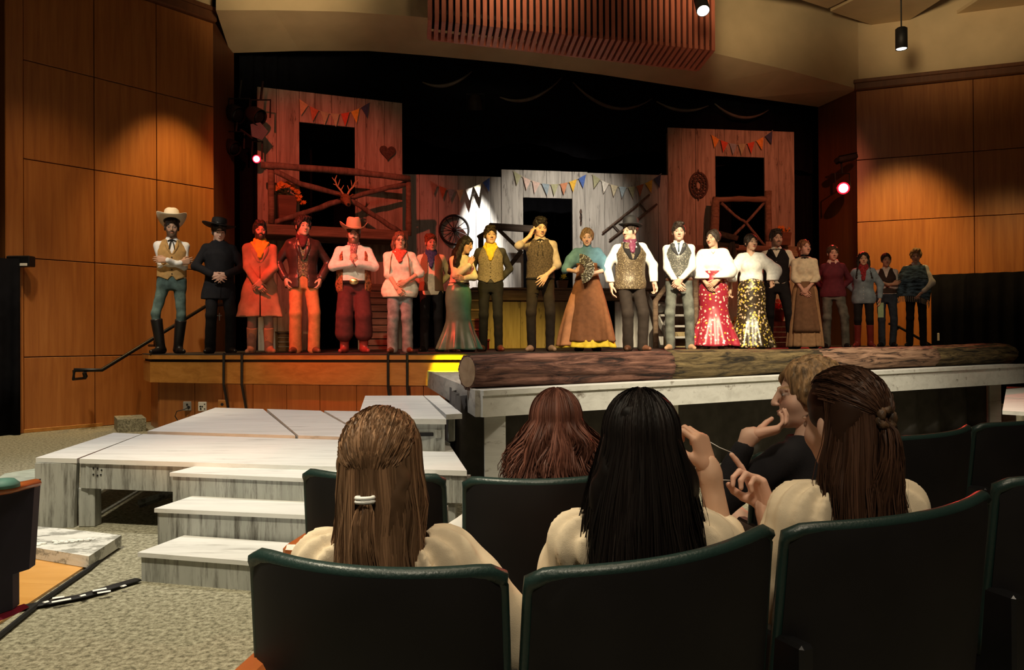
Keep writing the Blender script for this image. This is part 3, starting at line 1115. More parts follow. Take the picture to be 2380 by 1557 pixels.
for k in range(40):
    t, u = rnd.random(), rnd.uniform(-.03, .03)
    p = G(75, 1266, WZ).lerp(G(240, 1252, WZ), t) + Vector((u, u * .7 + rnd.uniform(-.02, .02), 0))
    q.bbox((p.x - .012, p.y - .008, WZ), (p.x + .012, p.y + .008, WZ + rnd.uniform(.004, .014)), .003)
tag(q.obj('paint_flakes', tape_m, ws), kind='stuff')
cc_ = thing('cable_cover', 'dark cable cover strip with white tape dashes on the carpet', 'cable cover')
path = [G(40, 1412, .012), G(118, 1398, .014), G(190, 1384, .014), G(262, 1362, .014), G(318, 1346, .012)]
MB().tube(path, .032, 10, flat=.22).obj('cover', cable_m, cc_, True)
for (x0, y0, x1, y1) in ((99, 1399, 110, 1396), (118, 1398, 163, 1390), (184, 1384, 196, 1381), (224, 1377, 255, 1372), (280, 1362, 289, 1359), (120, 1389, 148, 1385), (213, 1372, 245, 1366)):
    a, b2 = G(x0, y0, .03), G(x1, y1, .03)
    MB().tube([a, b2], .012, 4, flat=.3).obj('tape_dash', tape_m, cc_)
# ================================================================== THE SET
RS = random.Random(21)


def board_wall(root, x0, x1, z0, z1, step, openings, m, th=.04, name='board', y=0):
    cuts = {round(x0, 3), round(x1, 3)}
    for o in openings:
        cuts |= {round(min(max(o[0], x0), x1), 3), round(min(max(o[1], x0), x1), 3)}
    k = x0 + step
    while k < x1 - .05:
        if all(abs(k - c) > step * .45 for c in cuts):
            cuts.add(round(k, 3))
        k += step * RS.uniform(.85, 1.15)
    cuts = sorted(cuts)
    for a, b2 in zip(cuts[:-1], cuts[1:]):
        mid = (a + b2) / 2
        spans = [(z0, z1)]
        for o in openings:
            if o[0] < mid < o[1]:
                spans = [s for p in spans for s in ((p[0], min(p[1], o[2])), (max(p[0], o[3]), p[1])) if s[1] - s[0] > .02]
        for s in spans:
            dy = RS.uniform(-.006, .006)
            MB().bbox((a + .003, y + dy, s[0]), (b2 - .003, y + dy + th, s[1]), .004).obj(name, m, root)


def ptg(pl, name, label, cat, x, y, z, group=None):
    return thing(name, label, cat, pl.world(x, y, z), pl.rz, group)


FL = Plane(W(600, 0, 13.0), W(938, 0, 13.95))
FC = Plane(W(936, 0, 14.85), W(1556, 0, 15.75))
FR = Plane(W(1555, 0, 15.9), W(1850, 0, 16.3))

# ---- left facade
fl_ = thing('left_facade', 'tall left stage facade of weathered boards with upper window and heart', 'stage set', FL.a + Vector((0, 0, STZ)), FL.rz)
fl_['label'] = 'tall weathered board facade with a heart and deer head, behind the leather jacket man'


def opening(pl, x0, y0, x1, y1):
    a, c = pl.at(x0, y0), pl.at(x1, y1)
    a2, c2 = pl.at(x1, y0), pl.at(x0, y1)
    return (a[0], c[0], (c[1] + c2[1]) / 2 - STZ, (a[1] + a2[1]) / 2 - STZ)


ow = opening(FL, 698, 289, 827, 545)
od = opening(FL, 735, 552, 832, 825)
ow = (ow[0], ow[1], 2.12, ow[3])
board_wall(fl_, 0, FL.len, 0, 4.44, .31, [ow, (od[0], od[1], -.1, 1.86)], flat_m)
q = MB().bbox((-.02, -.04, 1.86), (FL.len, -.001, 2.10), .01)
q.obj('cross_board', timber_m, fl_)
for (xa, xb) in ((od[0] - .09, od[0]), (od[1], od[1] + .09)):
    MB().bbox((xa, -.03, 0), (xb, -.001, 1.858), .006).obj('door_trim', flat_m, fl_)
MB().bbox((0, .045, 0), (.06, .10, 4.4), .006).obj('brace', timber_m, fl_)
MB().bbox((FL.len - .06, .045, 0), (FL.len, .10, 4.4), .006).obj('brace', timber_m, fl_)


def heart_mesh(wd, ht):
    pts = []
    for i in range(28):
        t = 2 * PI * i / 28
        pts.append((16 * math.sin(t) ** 3 / 32 * wd, (13 * math.cos(t) - 5 * math.cos(2 * t) - 2 * math.cos(3 * t) - math.cos(4 * t) + 2.5) / 29 * ht))
    q = MB()
    return q.hull([(x, 0, z) for x, z in pts], [(x * .94, -.03, z * .94) for x, z in pts])


x, z = FL.at(903, 357)
h_ = heart_mesh(.30, .28).obj('heart_plaque', rust_m)
h_.location, h_.rotation_euler = FL.world(x, -.008, z), (0, 0, FL.rz)
tag(h_, 'dark red wooden heart fixed to the tall left facade', 'heart')

# balcony of poles
BO = -.55
bal = ptg(FL, 'pole_balcony', 'balcony railing of crossed bark poles on the tall left facade', 'railing', 0, BO, STZ)


def bp(px, py, pl=FL, off=BO, base=STZ):
    x, z = pl.at(px, py, off)
    return Vector((x, 0, z - base))


def pole(root, pts, r, m=pole_m, name='pole', seed=0, dy=0, n=8, pl=FL, off=BO, base=STZ):
    P = [bp(x, y, pl, off, base) + Vector((0, dy, 0)) for x, y in pts]
    # finer path with small kinks
    path, rad = [], []
    rr = random.Random(seed)
    for a, b2 in zip(P[:-1], P[1:]):
        for k in range(4):
            path.append(a.lerp(b2, k / 4) + Vector((rr.uniform(-.006, .006), rr.uniform(-.006, .006), rr.uniform(-.006, .006))))
            rad.append(r * rr.uniform(.88, 1.12))
    path.append(P[-1])
    rad.append(r)
    return MB().tube(path, rad, n, wob=.08, seed=seed).obj(name, m, root, True)


q = bp(622, 521), bp(942, 549)
MB().bbox((q[0].x - .05, -.06, q[0].z - .17), (q[1].x + .05, .05, q[0].z + .0), .012).obj('front_beam', timber_m, bal)
MB().bbox((q[0].x - .03, .05, q[0].z - .06), (q[1].x + .03, .545, q[0].z - .0), .006).obj('floor_board', timber_m, bal)
pole(bal, [(632, 382), (632, 519)], .05, timber_m, 'post', 1)
pole(bal, [(951, 418), (951, 548)], .05, timber_m, 'post', 2)
pole(bal, [(608, 384), (700, 391), (830, 401), (953, 416)], .055, pole_m, 'rail', 3, -.04)
pole(bal, [(640, 398), (699, 428), (791, 452), (820, 468), (880, 507), (930, 541)], .045, pole_m, 'brace_pole', 4, -.03)
pole(bal, [(622, 520), (700, 497), (791, 466), (860, 446), (950, 425)], .045, pole_m, 'brace_pole', 5, .05)
MB().box((-.0, .05, 1.0), (.05, .5, 1.1)).obj('bracket', timber_m, bal)

# deer head
x, z = FL.at(804, 462, BO - .1)
dh = ptg(FL, 'deer_head', 'mounted deer head with pale antlers on the crossed balcony poles', 'deer head', x, BO - .09, z)
deer_m = mat('deer_hide', (.30, .15, .07), .85, var=.2, scale=14)
antler_m = mat('antler', (.72, .46, .24), .6)
q = MB()
q.tube([(0, .05, -.02), (0, -.04, .0), (0, -.10, -.02), (0, -.20, -.085), (0, -.27, -.13), (0, -.285, -.135)], [.07, .085, .078, .055, .045, .02], 12)
q.obj('head', deer_m, dh, True)
MB().tube([(0, -.27, -.128), (0, -.295, -.135)], [.028, .018], 8).obj('nose', cable_m, dh, True)
for s in (-1, 1):
    MB().tube([(s * .06, -.02, .03), (s * .12, -.03, .075), (s * .17, -.03, .07)], [.018, .036, .004], 8, flat=.5).obj('ear', deer_m, dh, True)
    MB().tube([(s * .066, -.115, .0), (s * .078, -.12, .0)], [.012, .009], 8).obj('eye', cable_m, dh, True)
    a = MB()
    main = [(s * .035, -.03, .07), (s * .07, .0, .14), (s * .14, .0, .22), (s * .17, -.04, .31), (s * .15, -.09, .37)]
    a.tube(main, [.017, .016, .014, .011, .004], 7)
    a.tube([(s * .07, .0, .14), (s * .03, -.05, .22)], [.012, .003], 6)
    a.tube([(s * .12, .0, .20), (s * .09, -.04, .32)], [.012, .003], 6)
    a.tube([(s * .155, -.02, .26), (s * .22, -.03, .34)], [.011, .003], 6)
    a.tube([(s * .14, .0, .22), (s * .20, -.0, .24)], [.011, .003], 6)
    a.obj('antler', antler_m, dh, True)


def flowers(name, root, cx, cy, cz, sx, sz, n, m, r=.03, seed=1, sy=.06):
    rr = random.Random(seed)
    for k in range(n):
        q = MB()
        c = Vector((cx + rr.uniform(-sx, sx), cy + rr.uniform(-sy, sy), cz + rr.uniform(-sz, sz)))
        nrm = Vector((rr.uniform(-.6, .6), -1, rr.uniform(-.3, .9))).normalized()
        M = Matrix.Translation(c) @ nrm.to_track_quat('Z', 'Y').to_matrix().to_4x4()
        np_ = 7
        vs, fs = [(0, 0, .004)], []
        for i in range(np_):
            a = 2 * PI * i / np_
            w_ = PI / np_ * .9
            j = len(vs)
            vs += [(r * .55 * math.cos(a - w_), r * .55 * math.sin(a - w_), .008), (r * math.cos(a), r * math.sin(a), .014), (r * .55 * math.cos(a + w_), r * .55 * math.sin(a + w_), .008), (r * .6 * math.cos(a), r * .6 * math.sin(a), -.004)]
            fs += [(0, j, j + 1), (0, j + 1, j + 2), (j, j + 3, j + 1), (j + 1, j + 3, j + 2)]
        q.add(vs, fs, M)
        q.obj(name, m, root)


def leaves(root, cx, cy, cz, sx, sz, n, seed=1, sy=.05):
    rr = random.Random(seed)
    q = MB()
    for k in range(n):
        c = Vector((cx + rr.uniform(-sx, sx), cy + rr.uniform(-sy, sy), cz + rr.uniform(-sz, sz)))
        d = Vector((rr.uniform(-1, 1), rr.uniform(-1, .2), rr.uniform(-.2, 1))).normalized()
        s = d.cross(Vector((0, 1, .3))).normalized() * .013
        l = .05 + rr.random() * .04
        q.add([c, c + d * l * .5 + s, c + d * l, c + d * l * .5 - s], [(0, 1, 2), (0, 2, 3)])
    return tag(q.obj('leaves', leaf_m, root), kind='stuff')


x, z = FL.at(668, 512, -.3)
fb_ = ptg(FL, 'flower_box', 'planter of orange flowers behind the left balcony poles', 'planter', x, -.30, z)
MB().hull([(-.13, -.1, 0), (.13, -.1, 0), (.13, .1, 0), (-.13, .1, 0)], [(-.15, -.12, .40), (.15, -.12, .40), (.15, .12, .40), (-.15, .12, .40)]).obj('box', box_m, fb_)
leaves(fb_, 0, -.05, .44, .18, .05, 40, 3, .08)
for k in range(26):
    t = k / 25
    xx = -.22 + .46 * t
    zz = .47 + .10 * math.sin(PI * min(1, t * 1.25)) - (.20 * max(0, t - .75) / .25)
    flowers('flower', fb_, xx, -.14, zz, .03, .03, 2, bloom_or_m, .045, 100 + k, .03)
# lower left: crate and dark stool by the door
x, z = FL.at(668, 820, -.75)
cr = ptg(FL, 'wooden_crate', 'reddish wooden crate on the stage behind the orange trousers', 'crate', x, -.75, STZ)
for k in range(4):
    MB().bbox((-.16, -.14, .002 + k * .075), (.20, -.12, .068 + k * .075), .004).obj('slat', timber_m, cr)
    MB().bbox((-.16, .12, .002 + k * .075), (.20, .14, .068 + k * .075), .004).obj('slat', timber_m, cr)
for xx in (-.175, .20):
    MB().bbox((xx, -.14, 0), (xx + .018, .14, .30), .004).obj('end_board', timber_m, cr)
MB().bbox((-.18, -.15, .30), (.225, .15, .318), .004).obj('lid', timber_m, cr)
x, _ = FL.at(880, 820, -.6)
ca = ptg(FL, 'slatted_cabinet', 'dark red slatted cabinet on the stage behind the man with the big belt buckle', 'cabinet', x, -.55, STZ)
MB().bbox((-.25, -.1, 0), (.22, .14, 1.12), .01).obj('body', timber_m, ca)
for k in range(9):
    MB().bbox((-.22, -.125, .08 + k * .115), (.19, -.101, .165 + k * .115), .005).obj('slat', timber_m, ca)

# ---- middle facade
fc_ = thing('middle_facade', 'wide grey board facade with a dark doorway across the middle of the set', 'stage set', FC.a + Vector((0, 0, STZ)), FC.rz)
LED = 2.13 - STZ
xm, _ = FC.at(1171, 400)
xe, _ = FC.at(1368, 400)
zl = FC.at(1050, 406)[1] - STZ
zm = FC.at(1260, 396)[1] - STZ
zr = FC.at(1460, 403)[1] - STZ
od = opening(FC, 1218, 460, 1332, 700)
board_wall(fc_, 0, xm, LED, zl, .34, [], grey_flat_m, y=.05)
board_wall(fc_, xm - .03, xe, LED, zm, .30, [(od[0], od[1], 0, od[3])], grey_flat_m, y=0)
board_wall(fc_, xe, FC.len, LED, zr, .36, [], grey_flat_m, y=.03)
MB().bbox((.0, .095, 0), (FC.len, .15, zl * .98), .01).obj('brace', groove_m, fc_) if False else None
# upstage platform beneath it with its ledge
UP = Plane(W(1040, 0, 13.95), W(1560, 0, 14.75))
up_ = thing('upstage_platform', 'raised upstage platform with a heavy ledge and ochre board front', 'platform', UP.a + Vector((0, 0, STZ)), UP.rz)
x15, _ = UP.at(1400, 700)
x16, _ = UP.at(1430, 700)
xs0, _ = UP.at(1105, 700)
board_wall(up_, xs0, x15, 0, LED - .24, .42, [], ochre_m)
board_wall(up_, x16, UP.len, 0, LED - .24, .42, [], grey_flat_m)
MB().bbox((xs0 - .05, -.07, LED - .235), (UP.len, .02, LED - .04), .012).obj('ledge', timber_m, up_)
q = MB().bbox((xs0 - .06, -.10, LED - .038), (UP.len + .02, 1.0, LED - .002), .008)
q.obj('floor_board', timber_m, up_)
# steps up to it, at either end
s1 = ptg(UP, 'set_stairs', 'narrow dark wooden steps beside the green skirt leading up to the set', 'stairs', UP.at(1092, 815, -.2)[0], -.2, STZ)
for k in range(6):
    MB().bbox((-.28, -.9 + k * .18, k * .175 + .14), (.22, -.70 + k * .18, k * .175 + .172), .005).obj('tread', timber_m, s1)
    MB().bbox((-.27, -.88 + k * .18, k * .175 + .0), (.21, -.865 + k * .18, k * .175 + .14), .004).obj('riser', darkwood_m, s1)
s2 = ptg(UP, 'set_stairs', 'open grey steps with dark gaps behind the man in jeans and patterned vest', 'stairs', UP.at(1560, 815, -.2)[0], -.2, STZ)
for k in range(5):
    MB().bbox((-.42, -.95 + k * .2, k * .2 + .16), (.55, -.72 + k * .2, k * .2 + .20), .006).obj('tread', grey_flat_m, s2)
for xx in (-.44, .55):
    MB().hull([(xx, -.97, 0), (xx, .1, .9), (xx, .1, 1.05), (xx, -.97, .15)], [(xx + .03, -.97, 0), (xx + .03, .1, .9), (xx + .03, .1, 1.05), (xx + .03, -.97, .15)]).obj('stringer', grey_flat_m, s2)
MB().bbox((-.36, -.7, 0), (.0, -.5, .28), .01).obj('block', ochre_m, s2)

# wagon wheel
x, z = FC.at(1057, 534, -.08)
R_ = .295
wh = ptg(FC, 'wagon_wheel', 'dark spoked wagon wheel hung on the grey middle facade', 'wheel', x, -.07, z)
MX = Matrix.Rotation(PI / 2, 4, 'X')
MB().lathe([(R_, -.05), (R_, .05), (R_ - .035, .05), (R_ - .035, -.05), (R_, -.05)], 40, MX).obj('rim', iron_m, wh, True)
MB().lathe([(0, -.05), (.03, -.05), (.042, -.02), (.042, .04), (0, .04)], 16, MX).obj('hub', iron_m, wh, True)
for k in range(12):
    a = 2 * PI * k / 12 + .13
    MB().tube([(math.cos(a) * .035, 0, math.sin(a) * .035), (math.cos(a) * (R_ - .03), 0, math.sin(a) * (R_ - .03))], .0075, 6).obj('spoke', iron_m, wh)
# ladder
ldr = ptg(FC, 'ladder', 'short wooden ladder hung slantwise on the grey facade above the bowler hat', 'ladder', FC.at(1402, 554, -.06)[0], -.06, STZ)
x0_ = FC.at(1402, 554, -.06)[0]


def lp(px, py):
    xx, zz = FC.at(px, py, -.06)
    return Vector((xx - x0_, 0, zz - STZ))


ra, rb = (lp(1402, 541), lp(1512, 452)), (lp(1418, 558), lp(1529, 474))
MB().tube(ra, .02, 8).obj('rail', pole_m, ldr, True)
MB().tube(rb, .02, 8).obj('rail', pole_m, ldr, True)
for t in (.22, .5, .78):
    MB().tube([ra[0].lerp(ra[1], t), rb[0].lerp(rb[1], t)], .016, 6).obj('rung', darkwood_m, ldr)
# long door handle
x, z = FC.at(1352, 505, -.03)
dh_ = ptg(FC, 'door_pull', 'ornate dark iron pull plate beside the middle doorway', 'handle', x, -.03, z)
MB().lathe([(0, -.17), (.012, -.16), (.022, -.10), (.014, -.06), (.026, 0), (.014, .06), (.026, .11), (.018, .15), (0, .17)], 10, None, 1, .5).obj('plate', rust_m, dh_, True)
MB().tube([(0, -.01, -.09), (0, -.05, -.07), (0, -.05, .05), (0, -.01, .07)], .008, 6).obj('grip', iron_m, dh_, True)

# timber porch rail by the doorway
pr = ptg(UP, 'porch_railing', 'dark square timber porch rail behind the man touching his ear', 'railing', UP.at(1120, 665, 0)[0], 0, STZ)
xo = UP.at(1120, 665, 0)[0]


def up_pt(px, py):
    xx, zz = UP.at(px, py, 0)
    return Vector((xx - xo, 0, zz - STZ))


def timber(root, a, b2, wz, wy, name='beam', m=darkwood_m):
    d = (b2 - a).normalized()
    M = Matrix.Translation(a) @ d.to_track_quat('X', 'Z').to_matrix().to_4x4()
    return MB().bbox((0, -wy / 2, -wz / 2), ((b2 - a).length, wy / 2, wz / 2), .008, M).obj(name, m, root)


timber(pr, up_pt(1138, 526), up_pt(1252, 533), .12, .11)
timber(pr, up_pt(1119, 546), up_pt(1119, 668), .09, .09, 'post')
timber(pr, up_pt(1112, 552), up_pt(1155, 527), .08, .08, 'brace')
timber(pr, up_pt(1160, 533), up_pt(1213, 585), .06, .06, 'brace')
timber(pr, up_pt(1214, 582), up_pt(1178, 628), .08, .06, 'brace')
timber(pr, up_pt(1250, 540), up_pt(1250, 668), .09, .09, 'post')
# flower pot at the doorway
x, z = UP.at(1308, 664, -.0)
fp = ptg(UP, 'flower_pot', 'brown box with one yellow flower on the ledge by the middle doorway', 'planter', x, .02, STZ + LED)
MB().hull([(-.08, -.06, .002), (.08, -.06, .002), (.08, .06, .002), (-.08, .06, .002)], [(-.10, -.08, .14), (.10, -.08, .14), (.10, .08, .14), (-.10, .08, .14)]).obj('box', box_m, fp)
leaves(fp, 0, 0, .18, .06, .04, 14, 5)
flowers('flower', fp, .03, -.04, .23, .03, .02, 3, bloom_ye_m, .06, 8, .02)

# ---- right facade
fr = thing('right_facade', 'tall weathered board facade with oval ornament, behind the cast at right', 'stage set', FR.a + Vector((0, 0, STZ)), FR.rz)
ow = opening(FR, 1666, 364, 1780, 562)
board_wall(fr, 0, FR.len, 0, 4.50, .30, [(ow[0], ow[1], 2.1, ow[3])], flat_m)
MB().bbox((-.02, -.05, 1.86), (FR.len + .04, -.001, 2.08), .01).obj('cross_board', timber_m, fr)
MB().bbox((0, .045, 0), (.06, .10, 4.4), .006).obj('brace', timber_m, fr)
MB().bbox((FR.len - .06, .045, 0), (FR.len, .10, 4.4), .006).obj('brace', timber_m, fr)
RO = -.4
br_ = ptg(FR, 'pole_railing', 'crossed pole railing in the window of the right facade', 'railing', 0, RO, STZ)
kw = dict(pl=FR, off=RO)
pole(br_, [(1660, 464), (1720, 462), (1790, 463)], .06, timber_m, 'rail', 11, 0, **kw)
pole(br_, [(1666, 464), (1661, 556)], .085, timber_m, 'post', 12, 0, **kw)
pole(br_, [(1788, 444), (1788, 560)], .07, timber_m, 'post', 13, 0, **kw)
pole(br_, [(1678, 472), (1708, 500), (1736, 519), (1780, 574)], .03, pole_m, 'brace_pole', 14, -.02, **kw)
pole(br_, [(1782, 468), (1736, 519), (1708, 548)], .03, pole_m, 'brace_pole', 15, .03, **kw)
MB().bbox((FR.at(1655, 0, RO)[0], -.08, 1.93), (FR.at(1800, 0, RO)[0], .39, 2.03), .01).obj('floor_board', timber_m, br_)
# oval ornament: coils of iron
x, z = FR.at(1626, 430, -.03)
ov = ptg(FR, 'oval_ornament', 'dark openwork oval ornament hung on the right facade', 'ornament', x, -.03, z)
for k, (rx, rz_, w_) in enumerate(((.185, .26, .022), (.12, .18, .018), (.06, .09, .016))):
    MB().tube([(rx * math.cos(a), -.01, rz_ * math.sin(a)) for a in [2 * PI * i / 24 for i in range(25)]], w_, 6, False).obj('ring', rust_m, ov, True)
for k in range(10):
    a = 2 * PI * k / 10
    c = Vector((.15 * math.cos(a), -.015, .215 * math.sin(a)))
    MB().tube([c + Vector((.035 * math.cos(t), 0, .035 * math.sin(t))) for t in [2 * PI * i / 10 for i in range(11)]], .012, 5, False).obj('scroll', rust_m, ov)
for k in range(7):
    a = 2 * PI * k / 7 + .3
    c = Vector((.088 * math.cos(a), -.015, .13 * math.sin(a)))
    MB().tube([c + Vector((.032 * math.cos(t), 0, .036 * math.sin(t))) for t in [2 * PI * i / 10 for i in range(11)]], .012, 5, False).obj('scroll', rust_m, ov)
MB().tube([(0, 0, .25), (0, 0, .33)], [.03, .004], 8).obj('finial', rust_m, ov)
MB().tube([(0, 0, -.25), (0, 0, -.33)], [.03, .004], 8).obj('finial', rust_m, ov)
# planter on the cross board
x, z = FR.at(1820, 574, -.16)
pb = ptg(FR, 'flower_box', 'dark planter box with red orange flowers on the right facade ledge', 'planter', x, -.16, STZ + 2.08)
MB().hull([(-.13, -.09, .002), (.13, -.09, .002), (.13, .09, .002), (-.13, .09, .002)], [(-.15, -.11, .26), (.15, -.11, .26), (.15, .11, .26), (-.15, .11, .26)]).obj('box', box_m, pb)
leaves(pb, 0, -.02, .29, .12, .03, 24, 12)
flowers('flower', pb, 0, -.05, .34, .12, .05, 16, bloom_or_m, .04, 14)
# trestle of poles left of the two women in white
tp = thing('pole_trestle', 'pale round pole trestle standing behind the two women in white blouses', 'trestle', W(1690, 0, 13.9) * Vector((1, 1, 0)) + Vector((0, 0, STZ)))
c0 = W(1690, 0, 13.9)


def tpp(px, py, dy=0):
    p = W(px, py, 13.9 + dy)
    return Vector((p.x - c0.x, dy, p.z - STZ))


MB().tube([tpp(1655, 538, .2), tpp(1716, 554, .0)], [.055, .05], 10).obj('top_pole', timber_m, tp, True)
for i, (a, b2) in enumerate((((1668, 556), (1684, 660)), ((1704, 562), (1722, 655)), ((1702, 566), (1676, 640)))):
    MB().tube([tpp(*a), tpp(*b2)], .04, 8).obj('leg_pole', pole_m, tp, True)
for i, (a, dy) in enumerate(((1684, 0), (1722, .1))):
    MB().tube([tpp(a, 655, dy), Vector((tpp(a, 655, dy).x, dy, .002))], .04, 8).obj('leg', pole_m, tp, True)
MB().tube([tpp(1655, 566, .12), tpp(1718, 572, .12)], .04, 8).obj('cross_pole', timber_m, tp, True)
# diagonal pole and upright stake at the open steps
pole_a = thing('timber_stake', 'upright brown stake beside the man in jeans and patterned vest', 'stake', W(1618, 0, 13.2) * Vector((1, 1, 0)) + Vector((0, 0, STZ)))
MB().tube([(0, 0, .002), (0, 0, 1.2)], [.05, .045], 8).obj('shaft', timber_m, pole_a, True)
a, b2 = W(1524, 700, 13.4), W(1560, 652, 13.6)
tag(MB().tube([Vector((a.x, a.y, STZ)), a, b2], [.05, .05, .045], 8).obj('slanted_pole', timber_m, None, True), 'slanted pale pole behind the bowler hat man at the open steps', 'pole')
# potted flowers between the two patterned skirts, red basket flowers behind the black vest
for (px, d_, lab, m, h0, hh) in ((1712, 12.6, 'pot of orange flowers on the stage between the two patterned skirts', bloom_or_m, .0, .42), (1808, 13.2, 'pot of red flowers on a crate behind the man in the black vest', bloom_re_m, .45, .28)):
    c = W(px, 0, d_)
    if h0:
        k = thing('wooden_crate', 'tall pale wooden crate behind the man in the black vest', 'crate', (c.x + .05, c.y + .05, STZ))
        for j in range(5):
            MB().bbox((-.2, -.18, .003 + j * .088), (.2, -.16, .083 + j * .088), .004).obj('slat', flat_m, k)
            MB().bbox((-.2, .16, .003 + j * .088), (.2, .18, .083 + j * .088), .004).obj('slat', flat_m, k)
        for xx in (-.2, .182):
            MB().bbox((xx, -.159, 0), (xx + .018, .159, .44), .004).obj('end_board', flat_m, k)
        MB().bbox((-.2, -.18, .441), (.2, .18, .449), .003).obj('lid', flat_m, k)
    f = thing('flower_pot', lab, 'planter', (c.x, c.y, STZ + h0 + .002))
    MB().lathe([(0, 0), (.09, 0), (.13, hh * .62), (.14, hh * .62), (.14, hh * .7), (.0, hh * .66)], 16).obj('pot', box_m, f, True)
    leaves(f, 0, 0, hh * .85, .12, .06, 30, 31, .1)
    flowers('flower', f, 0, -.06, hh * 1.0, .11, .08, 14, m, .045, 33)

# ---- buntings
FLAGC = {'tan': (.62, .42, .22), 'rust': (.50, .16, .08), 'olive': (.42, .42, .26), 'red': (.62, .10, .05), 'gold': (.80, .48, .06), 'navy': (.05, .07, .14), 'dust': (.38, .25, .20),
         'slate': (.28, .36, .42), 'white': (.85, .82, .75), 'cream': (.75, .68, .48), 'blue': (.08, .16, .50), 'pink': (.68, .50, .44), 'sky': (.45, .58, .66), 'coral': (.62, .26, .14), 'orange': (.78, .34, .06)}


def bunting(pl, off, p0, p1, sag, cols, label):
    a = pl.at(*p0, off)
    c = pl.at(*p1, off)
    root = ptg(pl, 'bunting', label, 'bunting', a[0], off, a[1], 'flag buntings on the set')
    L = Vector((c[0] - a[0], 0, c[1] - a[1]))
    f = lambda t: L * t + Vector((0, 0, -sag * 4 * t * (1 - t)))
    MB().tube([f(i / 16) for i in range(17)], .006, 5).obj('cord', tape_m if sag > .2 and False else mat('bunting_cord', (.5, .43, .32), .8), root)
    n = len(cols)
    rr = random.Random(int(p0[0]))
    for i, cn in enumerate(cols):
        t0_, t1_ = (i + .08) / n, (i + .92) / n
        A, B = f(t0_), f(t1_)
        mid = (A + B) / 2
        tip = mid + Vector((rr.uniform(-.03, .03) + (B - A).z * .3, -.025, -.235))
        A, B = A + Vector((0, -.008, 0)), B + Vector((0, -.008, 0))
        q = MB()
        e = Vector((0, .005, 0))
        lo = [A, A.lerp(B, .5) + Vector((0, -.008, 0)), B, B.lerp(tip, .5) + Vector((0, -.01, 0)), tip, A.lerp(tip, .5) + Vector((0, -.01, 0))]
        q.hull([p + e for p in lo], lo)
        q.obj('flag', mat('flag_' + cn, FLAGC[cn], .85, var=.1, scale=20), root)


bunting(FL, -.03, (696, 228), (863, 236), .24, ['tan', 'rust', 'olive', 'olive', 'red', 'gold', 'navy'], 'flag bunting at the top of the tall left facade')
bunting(FC, -.03, (1000, 419), (1142, 411), .22, ['dust', 'rust', 'slate', 'cream', 'white', 'cream', 'blue'], 'flag bunting above the wagon wheel')
bunting(FC, -.05, (1194, 396), (1366, 404), .24, ['olive', 'pink', 'pink', 'slate', 'olive', 'coral', 'gold', 'blue'], 'flag bunting over the middle doorway')
bunting(FC, -.03, (1378, 404), (1540, 403), .27, ['olive', 'white', 'cream', 'sky', 'olive', 'rust', 'gold', 'navy'], 'flag bunting above the slanted ladder')
bunting(FR, -.03, (1655, 312), (1800, 302), .25, ['orange', 'red', 'slate', 'olive', 'red', 'orange', 'navy'], 'flag bunting at the top of the right facade')

# ---- lamps
def stage_lamp(label, c, aim, r, m):
    t = thing('stage_lamp', label, 'stage lamp', c)
    d = (Vector(aim) - Vector(c)).normalized()
    M = d.to_track_quat('-Z', 'Y').to_matrix().to_4x4()
    MB().lathe([(r * 1.3, -.02), (r * 1.35, .0), (r * 1.3, .16), (r * .9, .26), (0, .28)], 20, M).obj('housing', iron_m, t, True)
    if m is not None:
        MB().lathe([(0, -.012), (r * .6, -.012), (r * .95, -.0), (r, .01)], 20, M).obj('lens', m, t, True)
        if 'red' in m.name:
            MB().lathe([(r * 1.0, -.0), (r * 1.28, -.018), (r * 1.34, -.012), (r * 1.3, .02)], 20, M).obj('halo_ring', glow('red_halo', (1, .01, .03), 1.6), t, True)  # glowing ring added to draw the red halo around the lens
    MB().tube([Vector((0, .02, .0)) + Vector((r * 1.6, 0, 0)), Vector((r * 1.6, .05, .3)), Vector((-r * 1.6, .05, .3)), Vector((-r * 1.6, .02, 0))], .015, 6).obj('yoke', iron_m, t)
    return t


red_lens = glow('red_lens', (1, .05, .10), 40)
red_lens2 = glow('red_lens_bright', (1, .06, .09), 60)
sl = stage_lamp('small glowing red stage lamp at the left edge of the tall left facade', W(598, 369, 12.7), (.2, 3, 1.2), .05, red_lens)
MB().tube([(0, .05, .3), (-.28, .06, .5)], .02, 6).obj('arm', iron_m, sl)
sr = stage_lamp('glowing red stage lamp on the right proscenium wall', W(1963, 437, 15.2), (.2, 3, 1.2), .088, red_lens2)
MB().tube([(0, .05, .3), (.0, .10, .62), (.0, .4, .62)], .02, 6).obj('arm', iron_m, sr)
c = W(1970, 368, 15.25)
t = thing('stage_lamp', 'unlit dark box lamp above the red lamp on the right proscenium wall', 'stage lamp', c)
M = Matrix.Rotation(-.2, 4, 'Y')
MB().bbox((-.19, -.12, -.055), (.19, .12, .055), .02, M).obj('housing', iron_m, t)
MB().bbox((-.19, -.125, .056), (.19, -.09, .066), .004, M).obj('top_fin', steel_m, t)
MB().tube([(0, .1, 0), (0, .45, 0)], .02, 6).obj('arm', iron_m, t)
for (px, py, d_, lab, sz) in ((606, 272, 12.6, 'dark stage lamp hanging before the top left corner of the left facade', .1), (556, 268, 12.9, 'unlit dark stage lamp above the red lamp at left, farther left', .11), (548, 345, 12.9, 'unlit dark stage lamp left of the small red lamp', .09)):
    c = W(px, py, d_)
    t = stage_lamp(lab, c, (c.x + 2.4, c.y - 1.2, c.z - 1.4), sz, steel_m)
    MB().tube([(0, .05, .3), (.02, .1, .62)], .02, 6).obj('arm', iron_m, t)
c = W(607, 302, 12.62)
